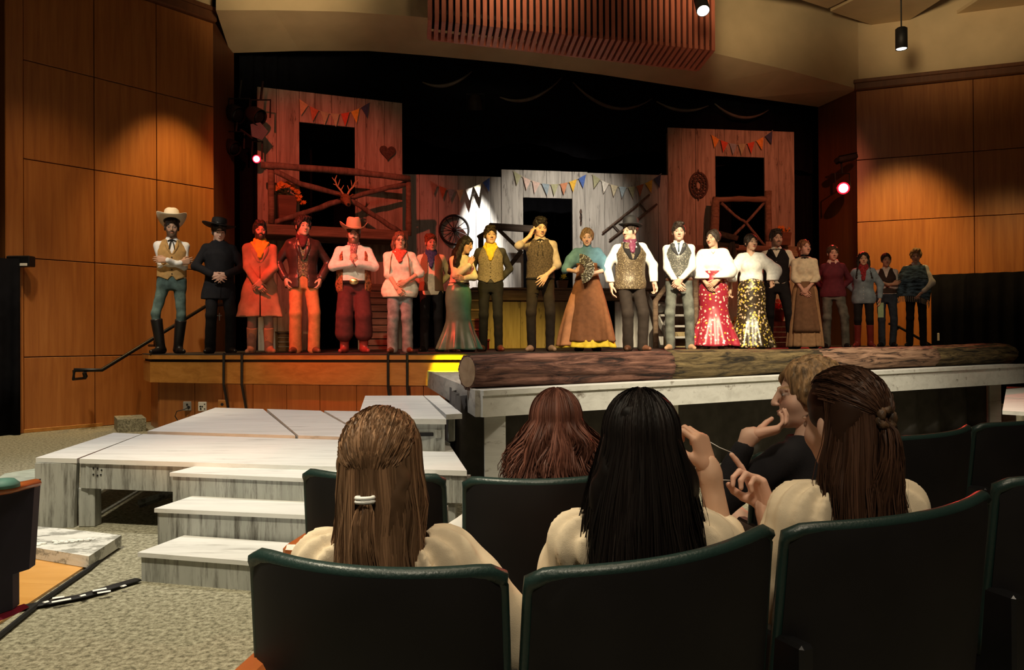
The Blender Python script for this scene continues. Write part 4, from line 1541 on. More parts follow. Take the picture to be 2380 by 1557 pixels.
bd = MB().hull([c + Vector(p) for p in ((-.16, 0, .1), (.0, 0, .13), (.13, 0, -.02), (.03, 0, -.16), (-.14, 0, -.1))], [c + Vector(p) for p in ((-.16, .01, .1), (.0, .01, .13), (.13, .01, -.02), (.03, .01, -.16), (-.14, .01, -.1))])
tag(bd.obj('barn_door', mat('barn_grey', (.10, .11, .13), .6)), 'grey hinged lamp shutter below the hanging left stage lamp', 'shutter')
t = stage_lamp('dark stage lamp high in the stage opening over the wagon wheel', (-.66, 14.35, 5.46), W(1118, 575, 15.1), .10, None)  # added housing, screens the source of the white set beam
# ceiling lamps
lens = glow('white_lens', (1, .97, .82), 9)
c = W(1640, 24, 10.2)
t = thing('ceiling_spot', 'lit white spot lamp in front of the slatted ceiling grille', 'ceiling lamp', c)
MB().lathe([(.085, -.0), (.09, .02), (.085, .28), (0, .3)], 20, Matrix.Rotation(-.6, 4, 'X')).obj('housing', iron_m, t, True)
MB().lathe([(0, -.004), (.05, -.004), (.078, .006)], 20, Matrix.Rotation(-.6, 4, 'X')).obj('lens', lens, t, True)
MB().tube([(0, 0, .28), (0, 0, 1.2)], .014, 6).obj('stem', iron_m, t)
c = W(2101, 113, 13.0)
t = thing('pendant_lamp', 'black cylinder pendant lamp hanging under the right ceiling', 'ceiling lamp', c)
MB().lathe([(.088, -.0), (.094, .0), (.094, .34), (.07, .36), (0, .36)], 24).obj('housing', iron_m, t, True)
MB().lathe([(0, .012), (.05, .012), (.08, .008)], 20).obj('lens', lens, t, True)
MB().tube([(0, 0, .35), (0, 0, CZ - c.z - .0)], .012, 6).obj('stem', iron_m, t)
# handrail of the right side steps
h = thing('handrail', 'short dark handrail behind the two people at the right end', 'handrail')
p = [W(2066, 752, 14.7), W(2090, 760, 14.7), W(2170, 806, 14.2)]
MB().tube(p, .024, 8).obj('rail', steel_m, h, True)
MB().tube([p[1], p[1] + Vector((.02, .2, -.06))], .03, 8).obj('bracket', steel_m, h)
c = W(1968, 757, 15.55)
tag(MB().bbox((c.x - .03, c.y - .03, c.z - .07), (c.x + .03, c.y, c.z + .07), .006).obj('wall_outlet', outlet_m), 'small white plate on the right proscenium wall near the stage floor', 'outlet')
c = W(2180, 783, 14.0)
tag(MB().bbox((c.x - .02, c.y - .02, c.z - .07), (c.x + .02, c.y, c.z + .07), .006).obj('wall_plate', outlet_m), 'narrow white plate at the edge of the right black drape', 'plate')
# ================================================================== SEATS
def seat_row(spec, group):
    """spec: left end, right end (photo x, distance), top height, label"""
    for si, ((xl, dl), (xr, dr), zl, zr, label, extra) in enumerate(spec):
        A, B = W(xl, 0, dl), W(xr, 0, dr)
        A.z = B.z = 0
        d = (B - A)
        wd = d.length
        d.normalize()
        rz = math.atan2(d.y, d.x)
        root = thing('auditorium_seat', label, 'seat', (A + B) / 2, rz, group)
        hw = wd / 2
        bow = .085

        def top(u):
            return zl + (zr - zl) * u

        def shell(u, v, side):
            """u across, v up: curved back, leaning away from the stage"""
            x = (u - .5) * 2
            zt = top(u)
            z = .22 + (zt - .22) * v
            narrow = 1 + .02 * (1 - v)
            y = .06 * (1 - v) - bow * (1 - x * x) + .0
            edge = max(0, abs(x) - .86) / .14
            cr = max(0, v - .93) / .07
            z -= .014 * (edge * edge) * (v > .9) * cr
            off = side * (.026 - .010 * edge - .008 * cr)
            return Vector((x * hw * narrow, y - off, z))
        q = MB()
        q.grid(lambda u, v: shell(u, v, 1), 20, 12)
        nb = 20
        vs = []
        for side in (1, -1):
            for i in range(20):
                vs.append(shell(i / 19, 1, side))
        back = q.obj('back_panel', chairback_m, root, True)
        q = MB().grid(lambda u, v: shell(1 - u, v * .98, -1), 20, 12)
        q.obj('cushion_back', chair_m, root, True)
        # rolled vinyl rim along the sides and the top
        path = [shell(0, v / 10 * .96, 0) for v in range(2, 11)] + [shell(u / 22, 1, 0) for u in range(0, 23)] + [shell(1, v / 10 * .96, 0) for v in range(10, 1, -1)]
        rr = [.013 if i < 9 or i > 31 else .017 for i in range(len(path))]
        MB().tube(path, rr, 8).obj('rim', chair_m, root, True)
        q = MB().grid(lambda u, v: Vector(((u - .5) * wd * .86, .0 + v * .42, .26 + .02 * math.sin(PI * v) + .012 * math.sin(PI * u))), 8, 8)
        q.box((-wd * .43, .0, .18), (wd * .43, .42, .258))
        q.obj('seat_cushion', chair_m, root)
        for s in (-1, 1):
            if s < 0 or si == len(spec) - 1:
                MB().bbox((s * hw * .98 - .02, -.06, 0), (s * hw * .98 + .02, .12, .519), .008).obj('standard', steel_m, root)
            if extra is None or s in extra:
                MB().bbox((s * hw * 1.0 - .035, -.12, .52), (s * hw * 1.0 + .035, .28, .56), .014).obj('armrest', chairwood_m, root)


seat_row([
    ((592, 1.53), (1163, 1.47), .772, .752, 'dark seat back behind the girl with the white hair tie', (-1,)),
    ((1228, 1.47), (1780, 1.68), .742, .778, 'dark seat back behind the girl with long black hair', ()),
    ((1822, 1.74), (2284, 2.00), .758, .785, 'dark seat back behind the girl in the cream blouse seen in profile', ()),
    ((2312, 2.06), (2700, 2.25), .80, .83, 'dark seat back cut by the right edge in the nearest row', ()),
], 'nearest row of seats')
seat_row([
    ((712, 2.50), (1026, 2.44), .765, .755, 'dark seat in the next row, before the girl with the white hair tie', (-1,)),
    ((1082, 2.42), (1420, 2.44), .750, .752, 'dark seat under the woman with wavy auburn hair', ()),
    ((1752, 2.80), (2010, 2.88), .765, .77, 'dark seat mostly hidden behind the girl in profile', ()),
    ((2045, 3.10), (2246, 3.42), .775, .79, 'empty dark seat right of the girl in profile in the next row', ()),
    ((2262, 3.48), (2470, 3.75), .785, .80, 'empty dark seat at the right edge in the next row', ()),
], 'next row of seats')
# end seat cut by the left edge: dark side panel with orange wooden armrest
ep = thing('end_seat', 'dark end panel of an aisle seat with orange armrest at the left edge', 'seat', W(20, 0, 2.5) * Vector((1, 1, 0)))
M = Matrix.Translation(-W(20, 0, 2.5) * Vector((1, 1, 0)))
navy_m = mat('navy_panel', (.018, .016, .034), .7)
P_ = [W(-80, 1150, 2.46), W(80, 1118, 2.6), W(66, 1322, 2.6), W(28, 1334, 2.56), W(28, 1415, 2.56), W(-80, 1450, 2.46)]
MB().hull([p + Vector((-.01, .05, 0)) for p in P_], P_).add([], []).obj('side_panel', navy_m, ep)
bpy.data.objects['side_panel'].data.transform(M)
q = MB().tube([W(-80, 1152, 2.44), W(20, 1136, 2.52), W(84, 1121, 2.62)], [.026, .026, .022], 10, flat=.6)
o = q.obj('armrest', chairwood_m, ep, True)
o.data.transform(M)
q = MB().lathe([(0, .03), (.03, .026), (.045, .012), (.046, 0), (0, 0)], 14, Matrix.Translation(W(8, 1132, 2.5)))
o = q.obj('arm_pad', mat('green_pad', (.08, .20, .17), .6), ep, True)
o.data.transform(M)
q = MB().hull([W(-80, 1452, 2.46), W(28, 1416, 2.56), W(40, 1424, 2.55), W(-80, 1475, 2.46)], [p + Vector((0, .06, 0)) for p in (W(-80, 1452, 2.46), W(28, 1416, 2.56), W(40, 1424, 2.55), W(-80, 1475, 2.46))])
o = q.obj('foot_strip', mat('crimson_strip', (.25, .01, .04), .5), ep)
o.data.transform(M)
# ================================================================== FIGURES: a small implicit-surface modeller
def nets(D, lo, res):
    """surface nets: one vertex per mixed cell, one quad per crossed edge"""
    S = D < 0
    c = [S[i:S.shape[0] - 1 + i, j:S.shape[1] - 1 + j, k:S.shape[2] - 1 + k] for i in (0, 1) for j in (0, 1) for k in (0, 1)]
    tot = sum(x.astype(np.int8) for x in c)
    mix = (tot > 0) & (tot < 8)
    I = np.argwhere(mix)
    if len(I) == 0:
        return np.zeros((0, 3)), np.zeros((0, 4), int)
    cor = [(i, j, k) for i in (0, 1) for j in (0, 1) for k in (0, 1)]
    vals = [D[I[:, 0] + o[0], I[:, 1] + o[1], I[:, 2] + o[2]] for o in cor]
    acc = np.zeros((len(I), 3))
    cnt = np.zeros(len(I))
    for a in range(8):
        for b2 in range(a + 1, 8):
            oa, ob = cor[a], cor[b2]
            if sum(abs(x - y) for x, y in zip(oa, ob)) != 1:
                continue
            va, vb = vals[a], vals[b2]
            m = (va < 0) != (vb < 0)
            t = np.where(m, va / np.where(m, va - vb, 1), 0)
            acc += np.where(m[:, None], np.array(oa) + t[:, None] * (np.array(ob) - np.array(oa)), 0)
            cnt += m
    V = (I + acc / cnt[:, None]) * res + np.array(lo)
    idx = -np.ones(mix.shape, int)
    idx[mix] = np.arange(len(I))
    F = []
    for ax in range(3):
        u, v = [(1, 2), (2, 0), (0, 1)][ax]
        sl0 = [slice(None)] * 3
        sl1 = [slice(None)] * 3
        sl0[ax], sl1[ax] = slice(0, -1), slice(1, None)
        e = S[tuple(sl0)] != S[tuple(sl1)]
        Q = np.argwhere(e)
        ok = (Q[:, u] >= 1) & (Q[:, v] >= 1) & (Q[:, u] < D.shape[u] - 1) & (Q[:, v] < D.shape[v] - 1)
        Q = Q[ok]
        if not len(Q):
            continue
        inside = S[Q[:, 0], Q[:, 1], Q[:, 2]]

        def at(du, dv):
            q = Q.copy()
            q[:, u] += du
            q[:, v] += dv
            return idx[q[:, 0], q[:, 1], q[:, 2]]
        f = np.stack([at(-1, -1), at(0, -1), at(0, 0), at(-1, 0)], 1)
        f[~inside] = f[~inside][:, ::-1]
        F.append(f[(f >= 0).all(1)])
    return V, np.concatenate(F)


def rot_e(rx, ry, rz):
    return np.array(Euler((rx, ry, rz)).to_matrix())


class Fld:
    def __init__(s, lo, hi, res):
        s.lo, s.res = np.array(lo, float), res
        n = np.ceil((np.array(hi) - s.lo) / res).astype(int) + 1
        s.n = n
        s.ax = [s.lo[i] + np.arange(n[i]) * res for i in range(3)]
        s.D = np.full(n, 9.0, np.float32)

    def sub(s, lo, hi):
        i0 = np.clip(np.floor((np.array(lo) - s.lo) / s.res).astype(int), 0, s.n)
        i1 = np.clip(np.ceil((np.array(hi) - s.lo) / s.res).astype(int) + 1, 0, s.n)
        sl = tuple(slice(a, b2) for a, b2 in zip(i0, i1))
        return sl, s.ax[0][sl[0]][:, None, None], s.ax[1][sl[1]][None, :, None], s.ax[2][sl[2]][None, None, :]

    def mrg(s, sl, d, k, op):
        if d.size == 0:
            return
        A = s.D[sl]
        d = d.astype(np.float32)
        if op == 'sub':
            d = -d
            if k > 0:
                h = np.maximum(k - np.abs(A - d), 0) / k
                s.D[sl] = np.maximum(A, d) + h * h * k * .25
            else:
                s.D[sl] = np.maximum(A, d)
        else:
            if k > 0:
                h = np.maximum(k - np.abs(A - d), 0) / k
                s.D[sl] = np.minimum(A, d) - h * h * k * .25
            else:
                s.D[sl] = np.minimum(A, d)

    def cone(s, a, b2, ra, rb=None, k=.02, op='add', sq=None):
        """tapered capsule; sq = (axis index, factor) flattens it along an axis"""
        rb = ra if rb is None else rb
        a, b2 = np.array(a, float), np.array(b2, float)
        m = max(ra, rb) * (1.0) + k + 2.5 * s.res
        sl, X, Y, Z = s.sub(np.minimum(a, b2) - m, np.maximum(a, b2) + m)
        P = [X - a[0], Y - a[1], Z - a[2]]
        ab = b2 - a
        L2 = max(1e-9, ab @ ab)
        t = np.clip((P[0] * ab[0] + P[1] * ab[1] + P[2] * ab[2]) / L2, 0, 1)
        q = [P[i] - t * ab[i] for i in range(3)]
        f = 1.0
        if sq:
            q[sq[0]] = q[sq[0]] * sq[1]
        d = np.sqrt(q[0] ** 2 + q[1] ** 2 + q[2] ** 2) - (ra + (rb - ra) * t)
        s.mrg(sl, d, k, op)
        return s

    def chain(s, pts, rs, k=.02, op='add', sq=None):
        for i in range(len(pts) - 1):
            s.cone(pts[i], pts[i + 1], rs[i], rs[i + 1], k, op, sq)
        return s

    def ell(s, c, r, k=.02, op='add', R=None):
        c, r = np.array(c, float), np.array(r, float)
        m = max(r) + k + 2.5 * s.res if R is not None else r + k + 2.5 * s.res
        sl, X, Y, Z = s.sub(c - m, c + m)
        P = [X - c[0], Y - c[1], Z - c[2]]
        if R is not None:
            P = [R[0][i] * P[0] + R[1][i] * P[1] + R[2][i] * P[2] for i in range(3)]
        q = [P[i] / r[i] for i in range(3)]
        k0 = np.sqrt(q[0] ** 2 + q[1] ** 2 + q[2] ** 2)
        k1 = np.sqrt((q[0] / r[0]) ** 2 + (q[1] / r[1]) ** 2 + (q[2] / r[2]) ** 2)
        d = k0 * (k0 - 1) / np.maximum(k1, 1e-6)
        s.mrg(sl, d, k, op)
        return s

    def loft(s, sec, z0, z1, k=.02, op='add', cx=None, cy=None, fold=None):
        """stack of ellipses: sec = rows of (z, rx, ry, ox, oy)"""
        sec = np.array(sorted(sec), float)
        m = sec[:, 1:3].max() + k + 2.5 * s.res + .05
        ox, oy = sec[:, 3], sec[:, 4]
        sl, X, Y, Z = s.sub((ox.min() - m, oy.min() - m, z0 - k - 2 * s.res), (ox.max() + m, oy.max() + m, z1 + k + 2 * s.res))
        g = lambda j: np.interp(Z, sec[:, 0], sec[:, j])
        x, y = (X - g(3)), (Y - g(4))
        rx, ry = g(1), g(2)
        if fold:
            nf, amp, za, zb, ph = fold
            an = np.arctan2(y / ry, x / rx)
            w_ = np.clip((Z - za) / (zb - za), 0, 1) * amp
            f = 1 + w_ * (np.sin(an * nf + ph) + .5 * np.sin(an * nf * 1.7 + 2 * ph))
            rx, ry = rx * f, ry * f
        d = (np.sqrt((x / rx) ** 2 + (y / ry) ** 2) - 1) * np.minimum(rx, ry)
        d = np.maximum(np.maximum(d, z0 - Z), Z - z1)
        s.mrg(sl, d, k, op)
        return s

    def cut(s, p, n):
        """keep the side the normal points away from"""
        X, Y, Z = s.ax[0][:, None, None], s.ax[1][None, :, None], s.ax[2][None, None, :]
        d = (X - p[0]) * n[0] + (Y - p[1]) * n[1] + (Z - p[2]) * n[2]
        s.D = np.maximum(s.D, d.astype(np.float32))
        return s

    def vee(s, zb, zt, hw, y1=.0, hw0=0.0, cx=0, k=0):
        """remove a V-shaped opening at the front, point at zb, half-width hw at zt"""
        X, Y, Z = s.ax[0][:, None, None], s.ax[1][None, :, None], s.ax[2][None, None, :]
        wid = hw0 + (hw - hw0) * np.clip((Z - zb) / (zt - zb), 0, 1.6)
        d = np.maximum(np.maximum(np.abs(X - cx) - wid, Y - y1), zb - Z)
        s.D = np.maximum(s.D, -d.astype(np.float32))
        return s

    def wrinkle(s, amp, f, seed=0, stretch=(1, 1, 1)):
        r = np.random.RandomState(seed)
        X, Y, Z = s.ax[0][:, None, None], s.ax[1][None, :, None], s.ax[2][None, None, :]
        T = 0
        for i in range(5):
            v = r.normal(size=3)
            v = v / np.linalg.norm(v) * f * r.uniform(.6, 1.8) * np.array(stretch)
            T = T + np.sin(X * v[0] + Y * v[1] + Z * v[2] + r.uniform(0, 6) + 1.1 * np.sin(X * v[1] * .5 + Z * v[0] * .6))
        s.D = s.D + (T * amp / 2.2).astype(np.float32)
        return s

    def mesh(s):
        return nets(s.D, s.lo, s.res)


def np_mesh(name, V, F, cols=None, smooth=True):
    me = bpy.data.meshes.new(name)
    V, F = np.asarray(V, np.float32), np.asarray(F, np.int32)
    me.vertices.add(len(V))
    me.vertices.foreach_set('co', V.ravel())
    me.loops.add(F.size)
    me.loops.foreach_set('vertex_index', F.ravel())
    me.polygons.add(len(F))
    me.polygons.foreach_set('loop_start', np.arange(0, F.size, F.shape[1], dtype=np.int32))
    me.polygons.foreach_set('use_smooth', np.ones(len(F), bool))
    me.update(calc_edges=True)
    if cols is not None:
        at = me.color_attributes.new('tint', 'FLOAT_COLOR', 'POINT')
        at.data.foreach_set('color', np.concatenate([cols, np.ones((len(cols), 1))], 1).astype(np.float32).ravel())
    return me


def npo(name, VF, m, parent):
    return link(name, np_mesh(name, VF[0], VF[1]), m, parent)


# ------------------------------------------------------------------ head and hand, built once per kind
_cache = {}


def head_geo(kind, res=.004):
    key = ('h', kind, res)
    if key in _cache:
        return _cache[key]
    fem, fat = kind[0] == 'f', 'F' in kind
    f = Fld((-.11, -.14, -.22), (.11, .13, .13), res)
    f.ell((0, .016, .028), (.073, .093, .088), 0)
    f.ell((0, -.032, -.03), (.057 if fem else .060, .058, .078), .03)
    jw = (.040 if fem else .048) * (1.18 if fat else 1)
    f.ell((0, -.038, -.078), (jw, .044, .032), .03)
    f.ell((0, -.072, -.102), (.014 if fem else .018, .014, .013), .025)
    if fat:
        f.ell((0, -.03, -.105), (.052, .045, .03), .03)
    for s in (-1, 1):
        f.ell((s * .040, -.058, -.032), (.02, .02, .02), .03)
        f.ell((s * .030, -.101, .000), (.017, .012, .0105), .012, 'sub')
        f.cone((s * .014, -.090, .016), (s * .044, -.080, .017), .007, .005, .012)
        f.ell((s * .0305, -.0815, -.001), (.0125, .012, .0105), .003)
        f.ell((s * .075, .012, -.012), (.010, .017, .029), .006, R=rot_e(0, 0, s * .35))
    f.cone((0, -.092, .010), (0, -.112, -.032), .0075, .0105, .012)
    for s in (-1, 1):
        f.ell((s * .011, -.103, -.036), (.0075, .009, .0065), .006)
    f.ell((0, -.0925, -.0610), (.021, .0095, .0050), .004)
    f.ell((0, -.0905, -.0705), (.018, .0095, .0060), .004)
    f.cone((-.018, -.1005, -.0655), (.018, -.1005, -.0655), .0016, .0016, .003, 'sub')
    nr = .047 if fem else .057
    f.cone((0, .022, -.07), (0, .036, -.20), nr * (1.15 if fat else 1), nr * 1.08 * (1.15 if fat else 1), .025)
    _cache[key] = f.mesh()
    return _cache[key]


def head_cols(V, skin, hair, lips, beard=0, brow=True, mous=0):
    x, y, z = V[:, 0], V[:, 1], V[:, 2]
    C = np.tile(np.array(skin), (len(V), 1))
    cheek = np.exp(-(((np.abs(x) - .038) / .02) ** 2 + ((z + .035) / .022) ** 2)) * (y < -.04)
    C = C * (1 - .16 * cheek[:, None] * np.array([0.0, 1, 1]))

    def put(m, col, a=1.0):
        C[m] = C[m] * (1 - a) + np.array(col) * a
    front = y < -.06
    if beard:
        bz = (z < -.052 + .018 * np.clip((np.abs(x) - .03) / .03, 0, 1) + np.clip((np.abs(x) - .045) / .02, 0, 1) * .05) & (z > -.14) & (y < .015) & (np.abs(x) < .09)
        bz &= ~((np.abs(x) < .016) & (z > -.082) & (z < -.055) & front)
        put(bz, hair, beard)
    if mous or beard:
        put((np.abs(z + .0505) < .0065) & (np.abs(x) < .026) & (y < -.085), hair, max(mous, beard))
    put((((x / .022) ** 2 + ((z + .066) / .0105) ** 2) < 1) & (y < -.085), lips, .8)
    for s in (-1, 1):
        ex, ez = x - s * .0305, z + .001
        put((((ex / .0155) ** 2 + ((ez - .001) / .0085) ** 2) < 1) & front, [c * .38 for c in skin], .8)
        put((((ex / .0112) ** 2 + (ez / .0048) ** 2) < 1) & front, (.50, .45, .41))
        put((((ex / .0056) ** 2 + (ez / .0056) ** 2) < 1) & front, (.03, .02, .016))
        if brow:
            put((np.abs(z - .0195 - .003 * np.cos(ex * 60)) < .0042) & (np.abs(ex) < .020) & (y < -.05), hair, .85)
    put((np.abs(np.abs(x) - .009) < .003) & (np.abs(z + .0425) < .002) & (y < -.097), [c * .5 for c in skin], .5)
    return C


def hand_geo(curl, res=.0042, spread=.10, point=False):
    """wrist at the origin, fingers down -z, palm faces -y, thumb on +x"""
    key = ('d', curl, res, spread, point)
    if key in _cache:
        return _cache[key]
    f = Fld((-.075, -.11, -.21), (.085, .05, .05), res)
    f.cone((0, .0, .012), (0, 0, -.01), .0245, .026, 0, sq=(1, 1.25))
    kn = [(.030, -.088), (.010, -.093), (-.010, -.089), (-.028, -.080)]
    for kx, kz in kn:
        f.cone((kx * .62, 0, -.012), (kx, .0, kz), .017, .0125, .014)
    ln = [(.040, .024, .020), (.045, .028, .021), (.041, .026, .020), (.032, .020, .018)]
    for i, ((kx, kz), L) in enumerate(zip(kn, ln)):
        c = curl * (1 + .08 * i)
        if point and i == 0:
            c = .12
        if point == 2 and i == 0:
            c = .75
        p = np.array((kx, 0.0, kz))
        an = .0
        r = .0095 - (.0012 if i == 3 else 0)
        sx = spread * (1.2 - i * .85) * .9
        for j, l in enumerate(L):
            an += c * (.75, 1.05, .7)[j]
            d = np.array((math.sin(sx) * math.cos(an), -math.sin(an), -math.cos(an) * math.cos(sx)))
            q = p + d * l
            f.cone(p, q, r, r * .90, .003)
            p, r = q, r * .90
    t0 = np.array((.020, -.004, -.022))
    tc = min(1.0, curl * .8)
    t1 = t0 + np.array((.030 * (1 - .3 * tc), -.016 - .012 * tc, -.026))
    t2 = t1 + np.array((.014 * (1 - 1.2 * tc), -.010 - .014 * tc, -.027))
    t3 = t2 + np.array((.004 - .014 * tc, -.005 - .010 * tc, -.024))
    f.cone(t0, t1, .017, .0125, .014).cone(t1, t2, .0115, .0105, .004).cone(t2, t3, .0103, .0085, .003)
    _cache[key] = f.mesh()
    return _cache[key]


def skin_mat(name, attr='tint'):
    m = mat(name, (.6, .4, .3), .5, attr=attr, spec=.35)
    b = m.node_tree.nodes['Principled BSDF']
    b.inputs['Subsurface Weight'].default_value = .0
    return m


SKINM = skin_mat('skin')
SK = {'fair': (.68, .43, .32), 'mid': (.60, .37, .25), 'tan': (.50, .30, .19), 'pink': (.70, .40, .31)}
HAIRC = {'black': (.016, .012, .010), 'dark': (.035, .022, .015), 'brown': (.085, .045, .022), 'auburn': (.14, .055, .028), 'blond': (.42, .27, .12), 'light': (.30, .18, .085), 'red': (.20, .075, .03)}
unit = lambda v: np.array(v, float) / max(1e-9, np.linalg.norm(v))


def ik(S, Wt, l1, l2, pole):
    S, Wt = np.array(S, float), np.array(Wt, float)
    d = Wt - S
    L = np.linalg.norm(d)
    if L > (l1 + l2) * .995:
        Wt = S + d / L * (l1 + l2) * .995
        d = Wt - S
        L = np.linalg.norm(d)
    a = (l1 * l1 - l2 * l2 + L * L) / (2 * L)
    h = math.sqrt(max(0, l1 * l1 - a * a))
    u = d / L
    pl = np.array(pole, float)
    pl = unit(pl - u * (pl @ u))
    return S + u * a + pl * h, Wt


def skeleton(sp):
    """joints in a body frame: facing -y, feet at z 0, 1.75 m tall before scaling"""
    fem = sp['sex'] == 'f'
    K = {}
    lean, side, twist = sp.get('lean', 0), sp.get('side', 0), 0
    pz = sp.get('pelvis', .93)
    px, py = sp.get('shift', (0, 0))
    dz = pz - .93
    K['pel'] = np.array((px, py, pz))
    up_ = unit((math.sin(side), math.sin(-lean), 1))

    def tor(h, x=0, y=0):
        """point on the torso at height h over the standing pelvis"""
        t = h - .93
        return K['pel'] + up_ * t + np.array((x, y, 0))
    K['tor'] = tor
    sw = (.143 if fem else .163) * sp.get('wide', 1) ** .6
    dr = sp.get('drop', 0)
    K['sh'] = [tor(1.395 - dr, -sw, .012), tor(1.395 + dr, sw, .012)]
    K['neck'] = tor(1.48, 0, .012)
    hp = sp.get('head', (0, 0, 0))
    K['hd'] = tor(1.626 - sp.get('hlow', 0), 0, -.005) + np.array(sp.get('hoff', (0, 0, 0)))
    K['hip'] = [K['pel'] + np.array((-.088, 0, -.01)), K['pel'] + np.array((.088, 0, -.01))]
    K['knee'], K['ank'] = [], []
    legs = sp.get('legs', [(-.11, 0, .09, 0, -1), (.11, 0, .09, 0, -1)])
    for i, (x, y, z, kx, ky) in enumerate(legs):
        kn, an = ik(K['hip'][i], (px * .0 + x, y, z), .432, .425, (kx, ky, .0))
        K['knee'].append(kn)
        K['ank'].append(an)
    K['el'], K['wr'], K['hf'], K['hn'], K['curl'] = [], [], [], [], []
    aw = sp.get('armsw', {})
    arms = sp.get('arms', 'down')
    if isinstance(arms, str):
        arms = [arms, arms]
    for i, a in enumerate(arms):
        s = (-1, 1)[i]
        if i in aw:
            tgt, pole, ff, nn, cu = aw[i]
            o, R, sc = sp['_inv']
            el, wr = ik(K['sh'][i], R @ (np.array(tgt) - o) / sc, .285, .255, R @ np.array(pole, float))
            K['el'].append(el)
            K['wr'].append(wr)
            K['hf'].append(unit(R @ np.array(ff, float)))
            K['hn'].append(unit(R @ np.array(nn, float)))
            K['curl'].append(cu)
            continue
        if isinstance(a, str):
            a = POSES[a]
        tx, ty, tz, ex, ey, ez, fx, fy, fz, nx, ny, nz, curl = a
        Wt = tor(tz, s * tx, ty)
        el, wr = ik(K['sh'][i], Wt, .285, .255, (s * ex, ey, ez))
        K['el'].append(el)
        K['wr'].append(wr)
        K['hf'].append(unit((s * fx, fy, fz)))
        K['hn'].append(unit((s * nx, ny, nz)))
        K['curl'].append(curl)
    return K


# wrist (side, front, height), elbow pole, finger direction, palm direction, curl  (side is outward)
POSES = {
    'down': (.27, -.04, .90, 1, .6, 0, .0, -.12, -1, -1, -.1, 0, .45),
    'clasp': (.045, -.20, .93, 1, .5, 0, -.55, -.25, -.8, -.5, .8, -.2, .55),
    'claspl': (.035, -.225, .965, 1, .5, 0, -.65, -.1, -.75, -.3, .9, -.2, .6),
    'cross1': (-.10, -.185, 1.16, .6, .3, -1, -1, .10, .25, -.1, .9, .1, .5),
    'cross2': (-.05, -.215, 1.185, .6, .3, -1, -1, .05, .05, .1, .9, -.1, .5),
    'belly': (.10, -.19, 1.045, 1, .25, -.3, -.85, -.25, -.45, -.2, 1, 0, .25),
    'chest': (.05, -.265, 1.20, 1, .15, -.5, -.35, -.2, .85, -.7, .5, .1, .9),
    'behind': (.10, .17, .98, 1, .3, 0, -.7, .2, -.6, 0, -1, 0, .5),
    'ear': (.135, -.09, 1.50, .8, -.5, -1, -.35, .25, .85, -.8, .4, .0, .8),
    'fold': (.10, -.20, 1.02, 1, .35, 0, -.8, -.2, -.4, -.3, 1, 0, .5),
    'fan': (.155, -.23, 1.12, .8, .3, -.5, -.6, -.4, .55, -.6, .6, .2, 1.0),
    'waist': (.075, -.235, 1.09, .9, .3, -.4, -.9, -.25, .05, -.2, .9, -.1, .5),
    'low': (.10, -.19, .965, 1, .4, 0, -.5, -.3, -.75, -.6, .7, 0, .4),
    'pocket': (.22, -.05, .96, 1, .7, 0, -.2, -.3, -1, -1, .3, 0, .6),
    'away': (.30, -.10, .93, 1, .6, 0, .15, -.3, -1, -.8, -.4, 0, .5),
    'open': (.29, -.15, 1.0, 1, .7, -.2, .1, -.75, -.6, -.6, -.2, .7, .35),
}


def torso_sec(K, sp, inf=0.0, z0=.84, z1=1.50, hipx=0):
    fem = sp['sex'] == 'f'
    wd = sp.get('wide', 1)
    dp = sp.get('deep', wd)
    if fem:
        rows = [(.80, .135, .095), (.86, .163, .108), (.93, .170, .112), (1.0, .155, .104), (1.08, .128, .090), (1.16, .130, .092), (1.24, .142, .104), (1.32, .146, .096), (1.39, .118, .076), (1.44, .078, .060), (1.50, .050, .050)]
    else:
        rows = [(.80, .130, .095), (.86, .155, .108), (.93, .160, .108), (1.0, .150, .102), (1.08, .145, .100), (1.16, .150, .104), (1.24, .162, .110), (1.32, .168, .106), (1.39, .138, .084), (1.44, .092, .068), (1.50, .060, .060)]
    out = []
    for z, rx, ry in rows:
        if z < z0 - .03 or z > z1 + .03:
            pass
        w_ = wd if z < 1.36 else 1 + (wd - 1) * max(0, (1.50 - z) / .14) * .6
        d_ = dp if z < 1.36 else 1 + (dp - 1) * max(0, (1.50 - z) / .14) * .6
        belly = sp.get('belly', 0) * math.exp(-((z - 1.06) / .13) ** 2)
        c = K['tor'](z)
        out.append((c[2], rx * w_ + inf + belly * .3, ry * d_ + inf + belly, c[0], c[1] + .004 - belly * .75))
    return out


def body_box(K, m=.16):
    P = np.array([K['pel'], K['neck'], K['hd'], *K['sh'], *K['el'], *K['wr'], *K['hip'], *K['knee'], *K['ank']])
    return P.min(0) - m, P.max(0) + m


def bust(f, K, sp, inf=0, k=.04):
    if sp['sex'] == 'f':
        wd = sp.get('wide', 1)
        for s in (-1, 1):
            c = K['tor'](1.262, s * .066 * wd, -.072 * sp.get('deep', wd))
            f.ell(c, (.056 + inf, .046 + inf, .054 + inf), k)


def arm_chain(f, K, i, r, k=.03, upto=1.0, base=None):
    """shoulder, elbow, wrist; upto = share of the forearm that is covered"""
    sh, el, wr = K['sh'][i], K['el'][i], K['wr'][i]
    s = (-1, 1)[i]
    inner = K['tor'](1.425, s * .045, .012)
    f.cone(inner, sh, r[0] * .80, r[0], k + .02)
    f.cone(sh, el, r[0], r[1], k)
    if upto > 0:
        e = el + (wr - el) * upto
        f.cone(el, e, r[1], r[2], k)
    return f


